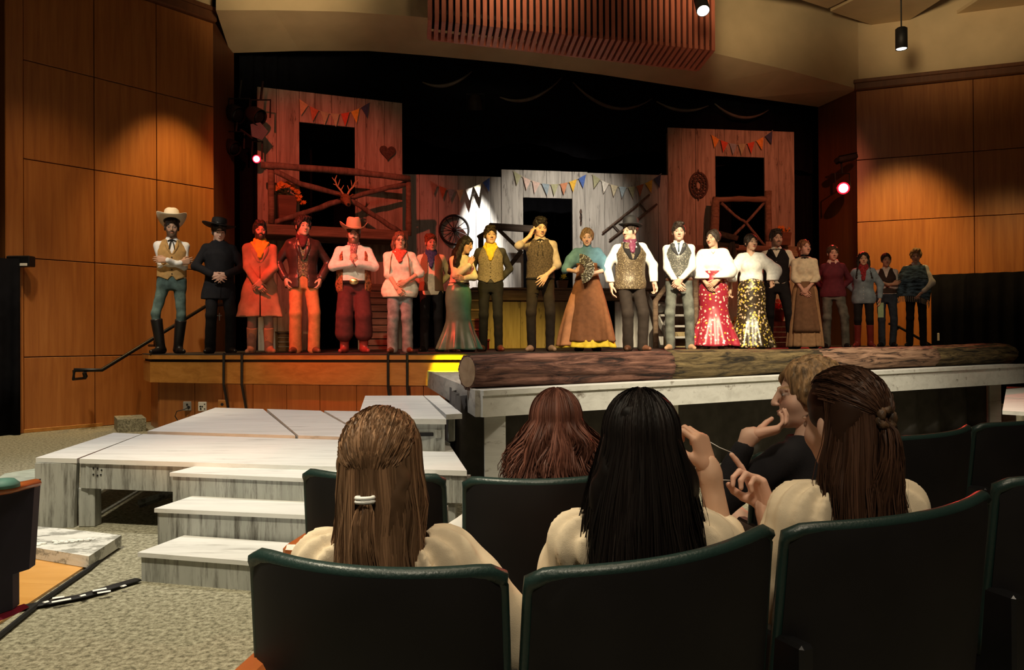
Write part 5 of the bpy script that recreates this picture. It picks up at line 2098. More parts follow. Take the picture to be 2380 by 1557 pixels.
def build_body(sp, K, root, detail=1.0):
    fem = sp['sex'] == 'f'
    lb = sp.get('limb', 1.0)
    lo, hi = body_box(K)
    f = Fld(lo, hi, .020 * max(detail, .75))
    f.loft(torso_sec(K, sp, -.012), K['tor'](.90)[2], K['tor'](1.50)[2], .02)
    bust(f, K, sp, -.012)
    ll = lb * sp.get('leg', .86)
    for i in (0, 1):
        arm_chain(f, K, i, [.042 * lb * (.9 if fem else 1), .035 * lb, .026 * lb])
        f.cone(K['wr'][i], K['wr'][i] + K['hf'][i] * .028, .025 * lb, .024 * lb, .03)
        f.cone(K['hip'][i] + (0, 0, .04), K['knee'][i], .078 * ll, .052 * ll, .05)
        f.cone(K['knee'][i], K['ank'][i], .050 * ll, .034 * ll, .03)
        a = K['ank'][i]
        f.cone(a + (0, .0, -.045), a + (0, -.06, -.055), .020, .016, .03)
    f.cone(K['neck'] + (0, 0, -.06), K['neck'] + (0, -.005, .02), .06, .05, .03)
    V0, F0 = f.mesh()
    skin = np.array(sp['skin'])
    Cs = [np.tile(skin, (len(V0), 1))]
    Vs, Fs, n = [V0], [F0], len(V0)
    hk = ('f' if fem else 'm') + ('F' if sp.get('fatface') else '')
    Vh, Fh = head_geo(hk, .0053 if detail >= .9 else .0039)
    C = head_cols(Vh, sp['skin'], sp['hairc'], sp.get('lips', [sp['skin'][0] * .72, sp['skin'][1] * .45, sp['skin'][2] * .45]), sp.get('beard', 0), True, sp.get('mous', 0))
    R = rot_e(*sp.get('head', (0, 0, 0)))
    hs = sp.get('hsc', 1.0) * 1.07
    K['hR'], K['hS'] = R, hs
    Vs.append((Vh * hs) @ R.T + K['hd'])
    Fs.append(Fh + n)
    Cs.append(C)
    n += len(Vh)
    for i in (0, 1):
        if sp.get('nohand') and i in sp['nohand']:
            continue
        hd_ = sp.get('hand', {}).get(i, {})
        Vd, Fd = hand_geo(round(K['curl'][i], 2), .0056 if detail >= .9 else .0039, **hd_)
        ff, nn_ = K['hf'][i], K['hn'][i]
        nn_ = unit(nn_ - ff * (nn_ @ ff))
        th = np.cross(ff, nn_) * (1 if i == 0 else -1)
        M = np.stack([th, -nn_, -ff], 1)
        Vt = (Vd * (.95 if fem else 1.05)) @ M.T + K['wr'][i] + ff * .012
        if np.linalg.det(M) < 0:
            Fd = Fd[:, ::-1]
        Vs.append(Vt)
        Fs.append(Fd + n)
        Cs.append(np.tile(skin * np.array([1.02, .95, .93]), (len(Vd), 1)))
        n += len(Vd)
    me = np_mesh('body', np.concatenate(Vs), np.concatenate(Fs), np.clip(np.concatenate(Cs), 0, 1))
    return link('body', me, SKINM, root)


# ------------------------------------------------------------------ garments
def fabric(name, col, rough=.85, **kw):
    return mat('cloth_' + name, col, rough, var=kw.pop('var', .10), scale=kw.pop('scale', 18), bump=kw.pop('bump', .15), bscale=kw.pop('bscale', 220), spec=.2, **kw)


def shirt(sp, K, root, m, hem=.90, sleeve=1.0, loose=0.0, puff=None, name='shirt', neck=1.475, wr=.0026, seed=1, res=.0125, cuffr=None, off=.010, gather=0, nh=(.060, .062, .035), blouse=0, vneck=None, flare=0):
    lo, hi = body_box(K)
    f = Fld(lo, hi, res)
    lb = sp.get('limb', 1.0)
    sec = torso_sec(K, sp, off + loose)
    sp['_sh'] = off + loose + wr * 2.0
    if flare:
        zt = K['tor'](1.05)[2]
        sec = [(z, rx + flare * max(0, zt - z), ry + flare * max(0, zt - z), ox, oy) for z, rx, ry, ox, oy in sec]
    f.loft(sec, K['tor'](hem)[2], K['tor'](neck)[2], .01)
    bust(f, K, sp, off * .6 + loose * .5)
    if blouse:
        c = K['tor'](hem + .055)
        w_ = sp.get('wide', 1)
        f.ell(c, ((.145 + blouse) * w_, (.108 + blouse) * w_, .06), .05)
    for i in (0, 1):
        r0 = .050 * lb + loose * .6
        r1 = .044 * lb + loose * .9
        r2 = (cuffr or .035) * lb + loose * .3
        if puff:
            sh, el, w3 = K['sh'][i], K['el'][i], K['wr'][i]
            up3, pr, lr, upto = puff
            s = (-1, 1)[i]
            f.cone(K['tor'](1.425, s * .045, .012), sh, .046, .056, .04)
            f.cone(sh, sh + (el - sh) * up3, r0 + pr * .8, r0 + pr, .04)
            f.cone(sh + (el - sh) * up3, el, r0 + pr, r1 + lr, .03)
            if upto > 0:
                e = el + (w3 - el) * upto
                f.cone(el, e, r1 + lr, r2 + lr, .03)
        else:
            arm_chain(f, K, i, [r0, r1, r2], .02, sleeve)
    if wr:
        f.wrinkle(wr, 34, seed, (1, 1, .75))
    if gather:
        X, Y, Z = f.ax[0][:, None, None], f.ax[1][None, :, None], f.ax[2][None, None, :]
        c = K['tor'](neck)
        rr = np.sqrt((X - c[0]) ** 2 + (Y - c[1]) ** 2)
        an = np.arctan2(Y - c[1], X - c[0])
        mk = np.clip(1 - np.abs(np.sqrt(rr ** 2 + (Z - c[2]) ** 2) - .15) / .12, 0, 1)
        f.D = f.D + (gather * mk * np.sin(an * 27 + 2 * np.sin(an * 3))).astype(np.float32)
    f.cut(K['tor'](hem), (0, 0, -1))
    # neck opening
    nk = K['tor'](neck + .01, 0, -.01)
    f.ell(nk, nh, .01, 'sub')
    if vneck:
        f.vee(K['tor'](vneck)[2], K['tor'](1.47)[2], .05, K['tor'](1.4)[1] - .02)
    return npo(name, f.mesh(), m, root)


def collar(K, root, m, name='collar', h=.045, r=.066, gap=.35, tall=0):
    """turned-down shirt collar: a band round the neck, open at the throat"""
    c = K['tor'](1.478, 0, .012)
    q = MB()

    def fn(u, v):
        a = -PI / 2 + gap + (2 * PI - 2 * gap) * u
        if v < .5:
            k = v * 2
            rr, z = r * .93, -.018 + (h + tall) * k
        else:
            k = (v - .5) * 2
            rr, z = r * (.95 + .34 * k), h - .018 - (h * 1.05 + .012 * abs(math.cos((u - .5) * PI * 0 + u * PI)) ** 4) * k + tall * (1 - k)
        return (c[0] + rr * math.cos(a), c[1] + rr * math.sin(a) * .98, c[2] + z + .012 * math.sin(a))
    q.grid(fn, 25, 7)
    o = q.obj(name, m, root, True)
    md = o.modifiers.new('cloth', 'SOLIDIFY')
    md.thickness = .004
    return o


def vest(sp, K, root, m, hem=.93, open_to=1.20, vw=.075, points=True, name='vest', off=.020, openhem=0.0, back=None, res=.0105, seed=3, long_=0, shw=.125, wr=.0015, top=None):
    lo, hi = body_box(K)
    off = max(off, sp.get('_sh', 0) + .011)
    sp['_vo'] = off
    f = Fld(lo, hi, res)
    sec = torso_sec(K, sp, off)
    z0 = K['tor'](hem)[2]
    f.loft(sec, z0, K['tor'](1.465)[2], .01)
    bust(f, K, sp, off * .9)
    for i in (0, 1):
        s = (-1, 1)[i]
        f.cone(K['tor'](1.435, s * .055, .01), K['tor'](1.40, s * shw * .92, .012), .046 + max(0, off - .03), .040 + max(0, off - .03), .03)
        a = K['sh'][i]
        f.cone(a + (s * .012, -.01, .03), a + (s * .02, -.02, -.17), .052, .055, .012, 'sub')
    f.ell(K['tor'](1.49, 0, .0), (.070, .066, .05), .01, 'sub')
    yb = K['tor'](1.2)[1] - .01
    f.vee(K['tor'](open_to)[2], K['tor'](1.46)[2], vw, yb, openhem if openhem else .0)
    if openhem:
        f.vee(K['tor'](.5)[2], K['tor'](open_to + .02)[2], openhem, yb, openhem)
    if top:
        f.cut(K['tor'](top), (0, 0, 1))
    if points:
        # hem rises from the two front points
        X, Y, Z = f.ax[0][:, None, None], f.ax[1][None, :, None], f.ax[2][None, None, :]
        cx = K['tor'](hem)[0]
        xa = np.abs(X - cx)
        edge = z0 + np.where(xa < .05, .055 * (1 - xa / .05), np.clip((xa - .05) / .12, 0, 1) * .045)
        d = np.where(Y < yb + .03, edge - Z, z0 + .045 - Z)
        f.D = np.maximum(f.D, d.astype(np.float32))
    if wr:
        f.wrinkle(wr, 30, seed)
    return npo(name, f.mesh(), m, root)


def front(K, sp, z, x=0, off=.03):
    """a point on the front of the clothed chest"""
    sec = np.array(sorted(torso_sec(K, sp, off)))
    c = K['tor'](z)
    g = lambda j: np.interp(c[2], sec[:, 0], sec[:, j])
    rx, ry = g(1), g(2)
    y = g(4) - ry * math.sqrt(max(.05, 1 - min(.95, (x / rx) ** 2)))
    if sp['sex'] == 'f':
        bx = sp.get('wide', 1) * .066
        y -= .026 * math.exp(-((z - 1.262) / .05) ** 2) * (math.exp(-((abs(x) - bx) / .05) ** 2))
    return np.array((g(3) + x, y, c[2]))


def lapels(K, root, m, zb=1.18, w0=.03, name='lapel', off=.128, sp=None):
    """shawl lapels: two bands from the neck down to the closing point"""
    q = MB()
    o = sp.get('_vo', .03)
    for s in (-1, 1):
        vs, fs = [], []
        for i in range(9):
            t = i / 8
            z = 1.462 + (zb - 1.462) * t
            xi = .056 * (1 - t) ** .8 + .002
            w_ = w0 * (.75 + .7 * math.sin(PI * min(1, t * 1.05)))
            a = front(K, sp, z, s * xi, o + .007)
            b2 = front(K, sp, z + .012, s * (xi + w_), o + .007)
            if t < .3:
                a[1] = a[1] * .5 + K['tor'](z, 0, -.055)[1] * .5
            back = np.array((0, .010, 0))
            vs += [a, b2, b2 + back, a + back]
        for i in range(8):
            for k in range(4):
                l = (k + 1) % 4
                fs.append((i * 4 + k, i * 4 + l, i * 4 + 4 + l, i * 4 + 4 + k))
        q.add(vs, fs)
    return q.obj(name, m, root, True)


def buttons(K, root, m, zs, y=.125, x=0, r=.009, name='button', sp=None):
    for z in zs:
        p = front(K, sp, z, x, sp.get('_vo', sp.get('_sh', .02)) + .001)
        MB().tube([p + np.array((0, .004, 0)), p + np.array((0, -.006, 0))], r, 8).obj(name, m, root)


def trousers(sp, K, root, m, top=1.02, r=(.096, .070, .062), to=1.0, name='trousers', hem=None, wr=.0022, seed=5, bag=0, res=.0125, off=.012):
    lo, hi = body_box(K)
    hi = hi.copy()
    hi[2] = K['tor'](top)[2] + .06
    f = Fld(lo, hi, res)
    lb = sp.get('limb', 1.0)
    f.loft([q for q in torso_sec(K, sp, off)], K['tor'](.82)[2], K['tor'](top)[2], .01)
    for i in (0, 1):
        h, k, a = K['hip'][i], K['knee'][i], K['ank'][i]
        f.cone(h + (0, 0, .0), k, r[0] * lb * .94, r[1] * lb * .93, .035)
        e = k + (a - k) * to + (np.array((0, 0, -.035)) if to >= 1 else 0)
        f.cone(k, e, r[1] * lb * .93, r[2] * lb, .02)
    if wr:
        f.wrinkle(wr, 36, seed, (1, 1, 1.0))
    f.cut(K['tor'](top), (0, 0, 1))
    return npo(name, f.mesh(), m, root)


def shoes(sp, K, root, m, boot=0, r=.058, name='shoe', heel=.0, turn=(.35, .35)):
    for i in (0, 1):
        a, k = K['ank'][i], K['knee'][i]
        t = turn[i] * (-1, 1)[i]
        d = np.array((math.sin(t), -math.cos(t), 0))
        g = np.array((a[0], a[1], a[2] - .09))
        lo = np.minimum(g, a) - .2
        hi = np.maximum(np.maximum(g, a), a + (k - a) * max(boot, .2)) + .2
        f = Fld(lo, hi, .009)
        f.cone(g - d * .045 + (0, 0, .042), g + d * .06 + (0, 0, .040), .040, .042, .02)
        f.cone(g + d * .06 + (0, 0, .038), g + d * .165 + (0, 0, .030), .042, .028, .02)
        f.cone(g - d * .03 + (0, 0, .05), a + (0, 0, .0), .040, .040, .03)
        if boot:
            e = a + (k - a) * boot
            f.cone(a + (0, 0, -.02), e, r * .86, r * 1.08, .03)
            f.cut(e, unit(k - a))
        f.D = np.maximum(f.D, (g[2] + .001 - f.ax[2])[None, None, :].astype(np.float32))
        npo('boot' if boot else name, f.mesh(), m, root)


def skirt(K, root, m, prof, folds=9, amp=.05, name='skirt', top=None, nu=120, nv=34, cx=0, cy=0, ph=0, flat=.86, start=.35, solid=.004):
    """prof: rows of (z, radius); folds deepen towards the hem"""
    pz = np.array(sorted(prof))
    z0, z1 = pz[0, 0], pz[-1, 0]
    tp = K['pel']

    def fn(u, v):
        z = z1 + (z0 - z1) * v
        r = float(np.interp(z, pz[:, 0], pz[:, 1]))
        a = 2 * PI * u
        w_ = max(0, (v - start) / (1 - start))
        fo = 1 + amp * w_ * (math.sin(a * folds + ph + 1.2 * math.sin(a * 2)) + .45 * math.sin(a * folds * 1.9 + 2))
        k = v
        x = tp[0] * (1 - k) + cx * k
        y = tp[1] * (1 - k) + cy * k
        return (x + r * fo * math.cos(a), y + r * flat * fo * math.sin(a), z + .006 * math.sin(a * 5) * w_)
    q = MB().grid(fn, nu, nv, True)
    # a lid at the waist so that nothing is hollow from above
    o = q.obj(name, m, root, True)
    if solid:
        md = o.modifiers.new('cloth', 'SOLIDIFY')
        md.thickness = solid
    return o


def coat(sp, K, root, m, hem=.50, flare=.26, name='coat', off=.026, slit=.03, open_to=1.22, seed=7, cuff=.05, openw=0, belt=False):
    lo, hi = body_box(K, .22)
    lo = lo.copy()
    lo[2] = min(lo[2], hem - .05)
    f = Fld(lo, hi, .011)
    off = max(off, sp.get('_sh', 0) + .008, sp.get('_vo', 0) + .010)
    sp['_vo'] = off
    sec = [s for s in torso_sec(K, sp, off) if s[0] > K['tor'](.98)[2]]
    p = K['pel']
    for t in range(1, 7):
        z = .98 + (hem - .98) * t / 6
        w_ = .172 * sp.get('wide', 1) + off + flare * (t / 6) * .32
        sec.append((z + p[2] - .93 if hem > .7 else z, w_, w_ * .72, p[0] * (1 - t / 6), p[1] * (1 - t / 6) + .0))
    f.loft(sec, hem, K['tor'](1.475)[2], .01, fold=(5, -.04, hem + .5, hem, 1.0) if hem < .7 else None)
    bust(f, K, sp, off * .6)
    for i in (0, 1):
        arm_chain(f, K, i, [.060, .053, cuff], .02, .97)
    f.wrinkle(.004, 26, seed)
    f.cut((0, 0, hem), (0, 0, -1))
    f.ell(K['tor'](1.485, 0, -.0), (.066, .066, .045), .01, 'sub')
    yb = K['tor'](1.2)[1] - .01
    f.vee(K['tor'](open_to)[2], K['tor'](1.46)[2], .07, yb, openw, cx=K['tor'](1.3)[0])
    if openw:
        f.vee(0, K['tor'](open_to + .02)[2], openw, yb, openw, cx=K['tor'](1.1)[0])
    if slit:
        f.vee(0, K['tor'](.92)[2], .004, yb + .02, slit, cx=p[0])
    return npo(name, f.mesh(), m, root)


def bandana(sp, K, root, m, drop=.17, name='bandana', wide=.085, r=.062, low=0):
    lo, hi = K['neck'] - .26, K['neck'] + .16
    f = Fld(lo, hi, .008)
    c = K['tor'](1.50 - low, 0, .008)
    ring = [c + (r * math.cos(a), r * math.sin(a), .018 * math.sin(a)) for a in [2 * PI * i / 14 for i in range(15)]]
    f.chain(ring, [.024] * 15, .02)
    n = K['tor'](1.455 - low, 0, -.075)
    tip = front(K, sp, 1.455 - low - drop, 0, max(sp.get('_vo', 0), sp.get('_sh', 0)) + .004)
    for t in (-1, -.5, 0, .5, 1):
        a = n + np.array((t * wide, .02 * abs(t), .02 - .01 * abs(t)))
        b2 = tip + np.array((t * .012, 0, abs(t) * .02))
        f.cone(a, b2, .020, .014, .025)
    f.wrinkle(.004, 60, 4)
    return npo(name, f.mesh(), m, root)


def necktie(K, root, m, kind='bow', name='neck_tie', sp=None, length=.16):
    q = MB()
    c = K['tor'](1.458, 0, -.076)
    fy = (front(K, sp, 1.458 - length, 0, max(sp.get('_vo', 0) * .7, sp.get('_sh', 0)) + .006)[1] - c[1]) if sp else -.055
    q.lathe([(0, -.016), (.015, -.012), (.017, 0), (.015, .012), (0, .016)], 8, Matrix.Translation(c))
    for s in (-1, 1):
        if kind in ('bow',):
            q.tube([c, c + (s * .03, -.004, .006), c + (s * .055, .004, .0)], [.006, .017, .012], 8, flat=.5)
        if kind in ('string', 'bow2'):
            q.tube([c, c + (s * .022, -.012, .0), c + (s * .05, -.002, -.012)], [.006, .014, .01], 8, flat=.5)
            q.tube([c, c + (s * .022, fy * .6, -length * .4), c + (s * .034, fy, -length)], [.008, .013, .012], 8, flat=.5)
        if kind == 'plain' and s == 1:
            q.tube([c, c + (0, fy * .6, -length * .4), c + (0, fy, -length)], [.012, .02, .026], 8, flat=.4)
    return q.obj(name, m, root, True)


def belt(sp, K, root, m, z=1.0, buckle=None, bs=(.03, .024), off=.018, bz=0):
    sec = np.array(sorted(torso_sec(K, sp, off)))
    c = K['tor'](z)
    rx, ry = np.interp(c[2], sec[:, 0], sec[:, 1]), np.interp(c[2], sec[:, 0], sec[:, 2])
    ox, oy = np.interp(c[2], sec[:, 0], sec[:, 3]), np.interp(c[2], sec[:, 0], sec[:, 4])
    q = MB()
    q.lathe([(1, -.020), (1.02, -.018), (1.02, .018), (1, .020), (.96, .0), (1, -.02)], 40, Matrix.Translation((ox, oy, c[2])) @ Matrix.Diagonal((rx, ry, 1, 1)))
    o = q.obj('belt', m, root, True)
    if buckle:
        MB().lathe([(0, -.008), (.8, -.008), (1.0, 0), (.85, .006), (0, .010)], 20, Matrix.Translation((ox, oy - ry * 1.02 - .004, c[2] + bz)) @ Matrix.Rotation(PI / 2, 4, 'X') @ Matrix.Diagonal((bs[0], bs[1], 1, 1))).obj('buckle', buckle, o, True)
    return o


# ------------------------------------------------------------------ hair and hats (in the head's own frame)
def to_head(K, V):
    return (np.asarray(V) * K['hS']) @ K['hR'].T + K['hd']


def hair(K, root, m, style='short', seed=1, res=.0056, vol=1.0, name='hair', part=.0):
    f = Fld((-.17, -.15, -.56 if style in ('long', 'braids', 'pony', 'bob') else -.2), (.17, .22, .18), res)
    t = .011 * vol
    if style in ('short', 'quiff', 'messy', 'side'):
        f.ell((0, .018, .036), (.074 + t, .095 + t, .088 + t), 0)
        if style == 'quiff':
            f.ell((part, -.056, .104), (.062, .040, .026), .02)
            f.ell((0, .0, .108), (.064, .07, .024), .02)
        if style == 'messy':
            for a in range(11):
                r = np.random.RandomState(seed * 31 + a)
                an = r.uniform(0, 2 * PI)
                f.ell((.055 * math.cos(an), .02 + .06 * math.sin(an), .085 + r.uniform(0, .035)), (.03, .03, .022), .012)
            f.ell((0, -.072, .085), (.05, .025, .022), .015)
        if style == 'side':
            f.ell((.02 + part, -.062, .095), (.058, .04, .032), .02)
            for s in (-1, 1):
                f.ell((s * .070, -.03, .02), (.018, .045, .055), .015)
            f.ell((0, .075, -.03), (.062, .035, .06), .02)
        rr_ = np.random.RandomState(seed * 7)
        f.ell((0, -.116, -.035), (.063, .072, .104), .008, 'sub')
        f.ell((0, -.045, -.17), (.14, .165, .105), .01, 'sub')
        for q_ in range(9):
            u_ = -1 + 2 * q_ / 8
            f.ell((u_ * .056, -.078 + .030 * u_ * u_, .074 - .016 * u_ * u_ + rr_.uniform(-.006, .010)), (.014, .018, .013), .010, R=rot_e(rr_.uniform(-.5, .5), 0, rr_.uniform(-.6, .6)))
        for s in (-1, 1):
            f.ell((s * .073, -.022, -.008), (.008, .013, .034), .010)
        for s in (-1, 1):
            f.ell((s * .09, .012, -.02), (.025, .022, .03), .006, 'sub')
    else:
        f.ell((0, .020, .034), (.076 + t, .097 + t, .088 + t), 0)
        f.ell((0, -.108, -.035), (.060, .078, .104), .010, 'sub')
        if style in ('bun', 'pony', 'updo'):
            f.ell((0, -.02, -.17), (.14, .16, .125), .012, 'sub')
        if style in ('bun', 'updo'):
            f.ell((0, .10, .03 if style == 'updo' else -.01), (.048, .042, .044), .015)
            for s in (-1, 1):
                f.ell((s * .066, .0, .01), (.022, .055, .05), .015)
        if style == 'pony':
            f.chain([(0, .10, .03), (0, .135, .0), (.02, .13, -.09), (.035, .115, -.18)], [.026, .032, .03, .014], .015)
        if style == 'long':
            for s in (-1, 1):
                f.chain([(s * .066, .01, .03), (s * .082, .012, -.08), (s * .095, .015, -.20), (s * .10, -.005, -.32), (s * .085, -.02, -.42)], [.036, .040, .046, .046, .022], .02)
            f.chain([(0, .075, .0), (0, .095, -.12), (0, .10, -.28), (0, .10, -.42)], [.06, .075, .08, .05], .03)
        if style == 'bob':
            for s in (-1, 1):
                f.chain([(s * .066, .01, .02), (s * .080, .01, -.06), (s * .078, .0, -.14)], [.034, .036, .022], .02)
            f.chain([(0, .075, .0), (0, .08, -.10), (0, .075, -.15)], [.06, .06, .04], .03)
        if style == 'braids':
            for s in (-1, 1):
                f.chain([(s * .068, .01, .03), (s * .080, .005, -.05), (s * .082, -.01, -.12)], [.030, .030, .022], .02)
                pts = [(s * (.082 + .006 * i), -.01 - .014 * i, -.12 - .035 * i) for i in range(7)]
                for i, p in enumerate(pts):
                    f.ell(p, (.019, .019, .023), .004)
    f.wrinkle(.0035 * vol, 75, seed, (1.6, 1.2, .45))
    f.wrinkle(.0022, 170, seed + 3, (1.5, .8, .4))
    V, F = f.mesh()
    return npo(name, (to_head(K, V), F), m, root)


def headwear(K, root, kind, m, band=None, z=.072, tilt=(0, 0, 0), sc=1.0):
    q = MB()
    M = Matrix.Translation((0, .012, z)) @ Euler(tilt).to_matrix().to_4x4() @ Matrix.Scale(sc, 4)
    n = 40
    if kind == 'cowboy':
        prof = [(.089, 0.0), (.090, .03), (.086, .075), (.078, .112), (.060, .128), (.030, .118), (.0, .108)]
        brim = [(.089, .0), (.115, -.004), (.150, -.002), (.178, .006), (.180, .011), (.150, .004), (.115, .002), (.089, .006)]
        curl, sx, sy = .075, .94, 1.14
    elif kind == 'wide':
        prof = [(.088, 0), (.089, .03), (.086, .065), (.078, .085), (.05, .094), (0, .096)]
        brim = [(.088, 0), (.13, -.004), (.19, -.004), (.192, .004), (.13, .004), (.088, .006)]
        curl, sx, sy = .012, .98, 1.1
    else:  # bowler
        prof = [(.090, 0), (.092, .03), (.092, .06), (.086, .090), (.068, .113), (.04, .125), (0, .130)]
        brim = [(.090, 0), (.112, -.001), (.135, .010), (.139, .018), (.133, .018), (.112, .006), (.090, .006)]
        curl, sx, sy = .012, .94, 1.14

    def ring(pr, isbrim):
        vs = []
        for r, zz in pr:
            for k in range(n):
                a = 2 * PI * k / n
                x, y = r * math.cos(a) * sx, r * math.sin(a) * sy
                dz_ = 0
                if isbrim:
                    e = max(0, (r - .089) / .09)
                    dz_ = curl * e ** 1.3 * (abs(math.cos(a)) ** 2.2) - .016 * e * abs(math.sin(a)) ** 2
                    if kind == 'cowboy':
                        x *= 1 - .10 * e * abs(math.cos(a)) ** 2
                elif kind == 'cowboy' and zz > .07:
                    pinch = math.exp(-((math.cos(a)) / .5) ** 2) if math.sin(a) < 0 else 0
                    x *= 1 - .18 * pinch * (zz - .07) / .06
                    dz_ = .012 * abs(math.cos(a)) * (zz - .07) / .06 * (1 if r > .02 else 0)
                vs.append((x, y, zz + dz_))
        return vs
    for pr, ib in ((prof, False), (brim, True)):
        vs = ring(pr, ib)
        fs = [(i * n + k, i * n + (k + 1) % n, (i + 1) * n + (k + 1) % n, (i + 1) * n + k) for i in range(len(pr) - 1) for k in range(n)]
        q.add(vs, fs, M)
    HM = Matrix.Translation(K['hd']) @ Matrix(K['hR'].tolist()).to_4x4() @ Matrix.Scale(K['hS'], 4)
    me = q.mesh('hat', True)
    me.transform(HM)
    o = link('hat', me, m, root)
    if band:
        qb = MB().lathe([(.0915, .004), (.0935, .006), (.093, .024), (.0905, .026)], 40, M @ Matrix.Diagonal((sx, sy, 1, 1)))
        mb = qb.mesh('hat_band', True)
        mb.transform(HM)
        link('hat_band', mb, band, o)
    return o


def glasses(K, root):
    q = MB()
    for s in (-1, 1):
        q.tube([(s * .031 + .019 * math.cos(a), -.108, .000 + .016 * math.sin(a)) for a in [2 * PI * i / 14 for i in range(15)]], .0028, 5, False)
        q.tube([(s * .050, -.106, .003), (s * .074, -.05, .004), (s * .077, .01, .0)], .0025, 5)
    q.tube([(-.012, -.109, .003), (.012, -.109, .003)], .0025, 5)
    me = q.mesh('glasses', True)
    me.transform(Matrix.Translation(K['hd']) @ Matrix(K['hR'].tolist()).to_4x4())
    return link('glasses', me, cable_m, root)


def person(label, px, d, h, sp, yaw=0, z=STZ, group=None, dx=0):
    sp.setdefault('sex', 'm')
    sp['skin'] = SK.get(sp.get('skin', 'fair'), sp.get('skin'))
    hn = sp.get('hairc', 'dark')
    sp['hairc'] = HAIRC[hn]
    sp['hm'] = mat('hair_' + hn, HAIRC[hn], .55, var=.45, scale=70, stretch=(1, 1, .2), spec=.35, bump=.7, bscale=90)
    c = W(px, 0, d)
    yw = yaw - math.atan2(c.x, c.y) * sp.get('face', 1)
    sc = h / 1.75
    root = thing('person', label, 'person', (c.x + dx, c.y, z), yw, group, sc)
    sp['_inv'] = (np.array((c.x + dx, c.y, z)), np.array(Matrix.Rotation(-yw, 3, 'Z')), sc)
    K = skeleton(sp)
    build_body(sp, K, root, sp.get('detail', 1.0))
    return root, K
# ================================================================== THE CAST, left to right
white_m = fabric('white_cotton', (.82, .80, .76))
cream_m = fabric('cream_cotton', (.80, .70, .52))
offw_m = fabric('off_white_blouse', (.84, .80, .68))
blackc_m = fabric('black_wool', (.013, .012, .014))
bootblk_m = mat('black_leather', (.014, .012, .012), .32, var=.1)
bootbrn_m = mat('brown_leather', (.12, .05, .028), .4, var=.2)
boottan_m = mat('tan_suede', (.36, .21, .12), .8)
bootred_m = mat('oxblood_leather', (.22, .035, .03), .3)
denim_g = fabric('greenish_denim', (.075, .115, .105), var=.35, scale=9)
denim_b = fabric('blue_grey_denim', (.20, .22, .235), var=.25, scale=9)
denim_d = fabric('dark_denim', (.035, .05, .075), var=.25, scale=9)
denim_o = fabric('olive_denim', (.12, .125, .11), var=.3, scale=9)
tanvest_m = fabric('tan_vest', (.48, .28, .10))
coat_m = fabric('rust_suede_coat', (.46, .25, .15), var=.18, scale=7)
leather_m = mat('brown_leather_jacket', (.050, .028, .024), .33, var=.2, bump=.3, bscale=50)
rusttr_m = fabric('rust_trousers', (.50, .20, .08))
burg_m = fabric('burgundy_wool', (.085, .022, .024))
brocgold_m = floral('gold_brocade', (.10, .07, .04), [(.42, .33, .2), (.25, .19, .1), (.5, .4, .25)], 60, .2, .4)
brocgrey_m = floral('grey_brocade', (.10, .10, .09), [(.42, .40, .33), (.22, .2, .17), (.5, .47, .38)], 55, .15, .45)
redfl_m = floral('red_flower_skirt', (.30, .018, .035), [(.75, .55, .42), (.72, .48, .06), (.65, .25, .2), (.8, .65, .5)], 19, .0, .4, .30)
goldfl_m = floral('black_gold_skirt', (.035, .022, .010), [(.60, .44, .28), (.66, .46, .10), (.52, .38, .24), (.62, .46, .06)], 24, .1, .35, .42)
check_m = plaid('checked_vest', (.26, .13, .06), (.12, .07, .045), (.36, .22, .10), 40)
twe_m = fabric('grey_brown_tweed', (.22, .175, .125), var=.25, scale=60)
darkvest_m = fabric('dark_brown_vest', (.085, .062, .05), var=.3, scale=50)
mauve_m = fabric('mauve_grey_shirt', (.42, .34, .31))
darkshirt_m = fabric('charcoal_shirt', (.05, .045, .045))
browntr_m = fabric('dark_brown_trousers', (.027, .019, .015))
yel_m = fabric('yellow_kerchief', (.80, .52, .05))
redsc_m = fabric('red_kerchief', (.60, .10, .06), var=.3, scale=50)
blue_k = fabric('blue_kerchief', (.045, .08, .22), var=.3, scale=50)
teal_m = mat('teal_satin', (.10, .30, .22), .34, var=.15, scale=6, spec=.5)
bluebl_m = fabric('blue_blouse', (.10, .21, .28), .7)
rustsk_m = fabric('brown_skirt', (.24, .095, .04), .75)
yelsk_m = fabric('yellow_petticoat', (.92, .62, .05), .6)
brskirt_m = fabric('pleated_tan_skirt', (.50, .29, .15))
apron_m = fabric('brown_apron', (.21, .11, .06))
maroon_m = fabric('maroon_vest', (.13, .026, .040))
pinks_m = fabric('pink_shirt', (.72, .50, .45))
chambray_m = fabric('chambray_shirt', (.22, .30, .37), var=.2, scale=9)
redscarf_m = fabric('dark_red_scarf', (.26, .025, .03), var=.3, scale=40)
ribbon_m = fabric('black_ribbon', (.014, .013, .015), .5)
burgtie_m = floral('burgundy_cravat', (.16, .03, .07), [(.35, .14, .18), (.25, .07, .12)], 70)
hatwhite_m = mat('cream_felt', (.80, .70, .52), .8, var=.03)
hattan_m = mat('tan_felt', (.48, .30, .19), .8, var=.05)
hatblk_m = mat('black_felt', (.013, .012, .013), .7, var=.05)
gold_m = mat('brass', (.75, .55, .25), .3, 1)

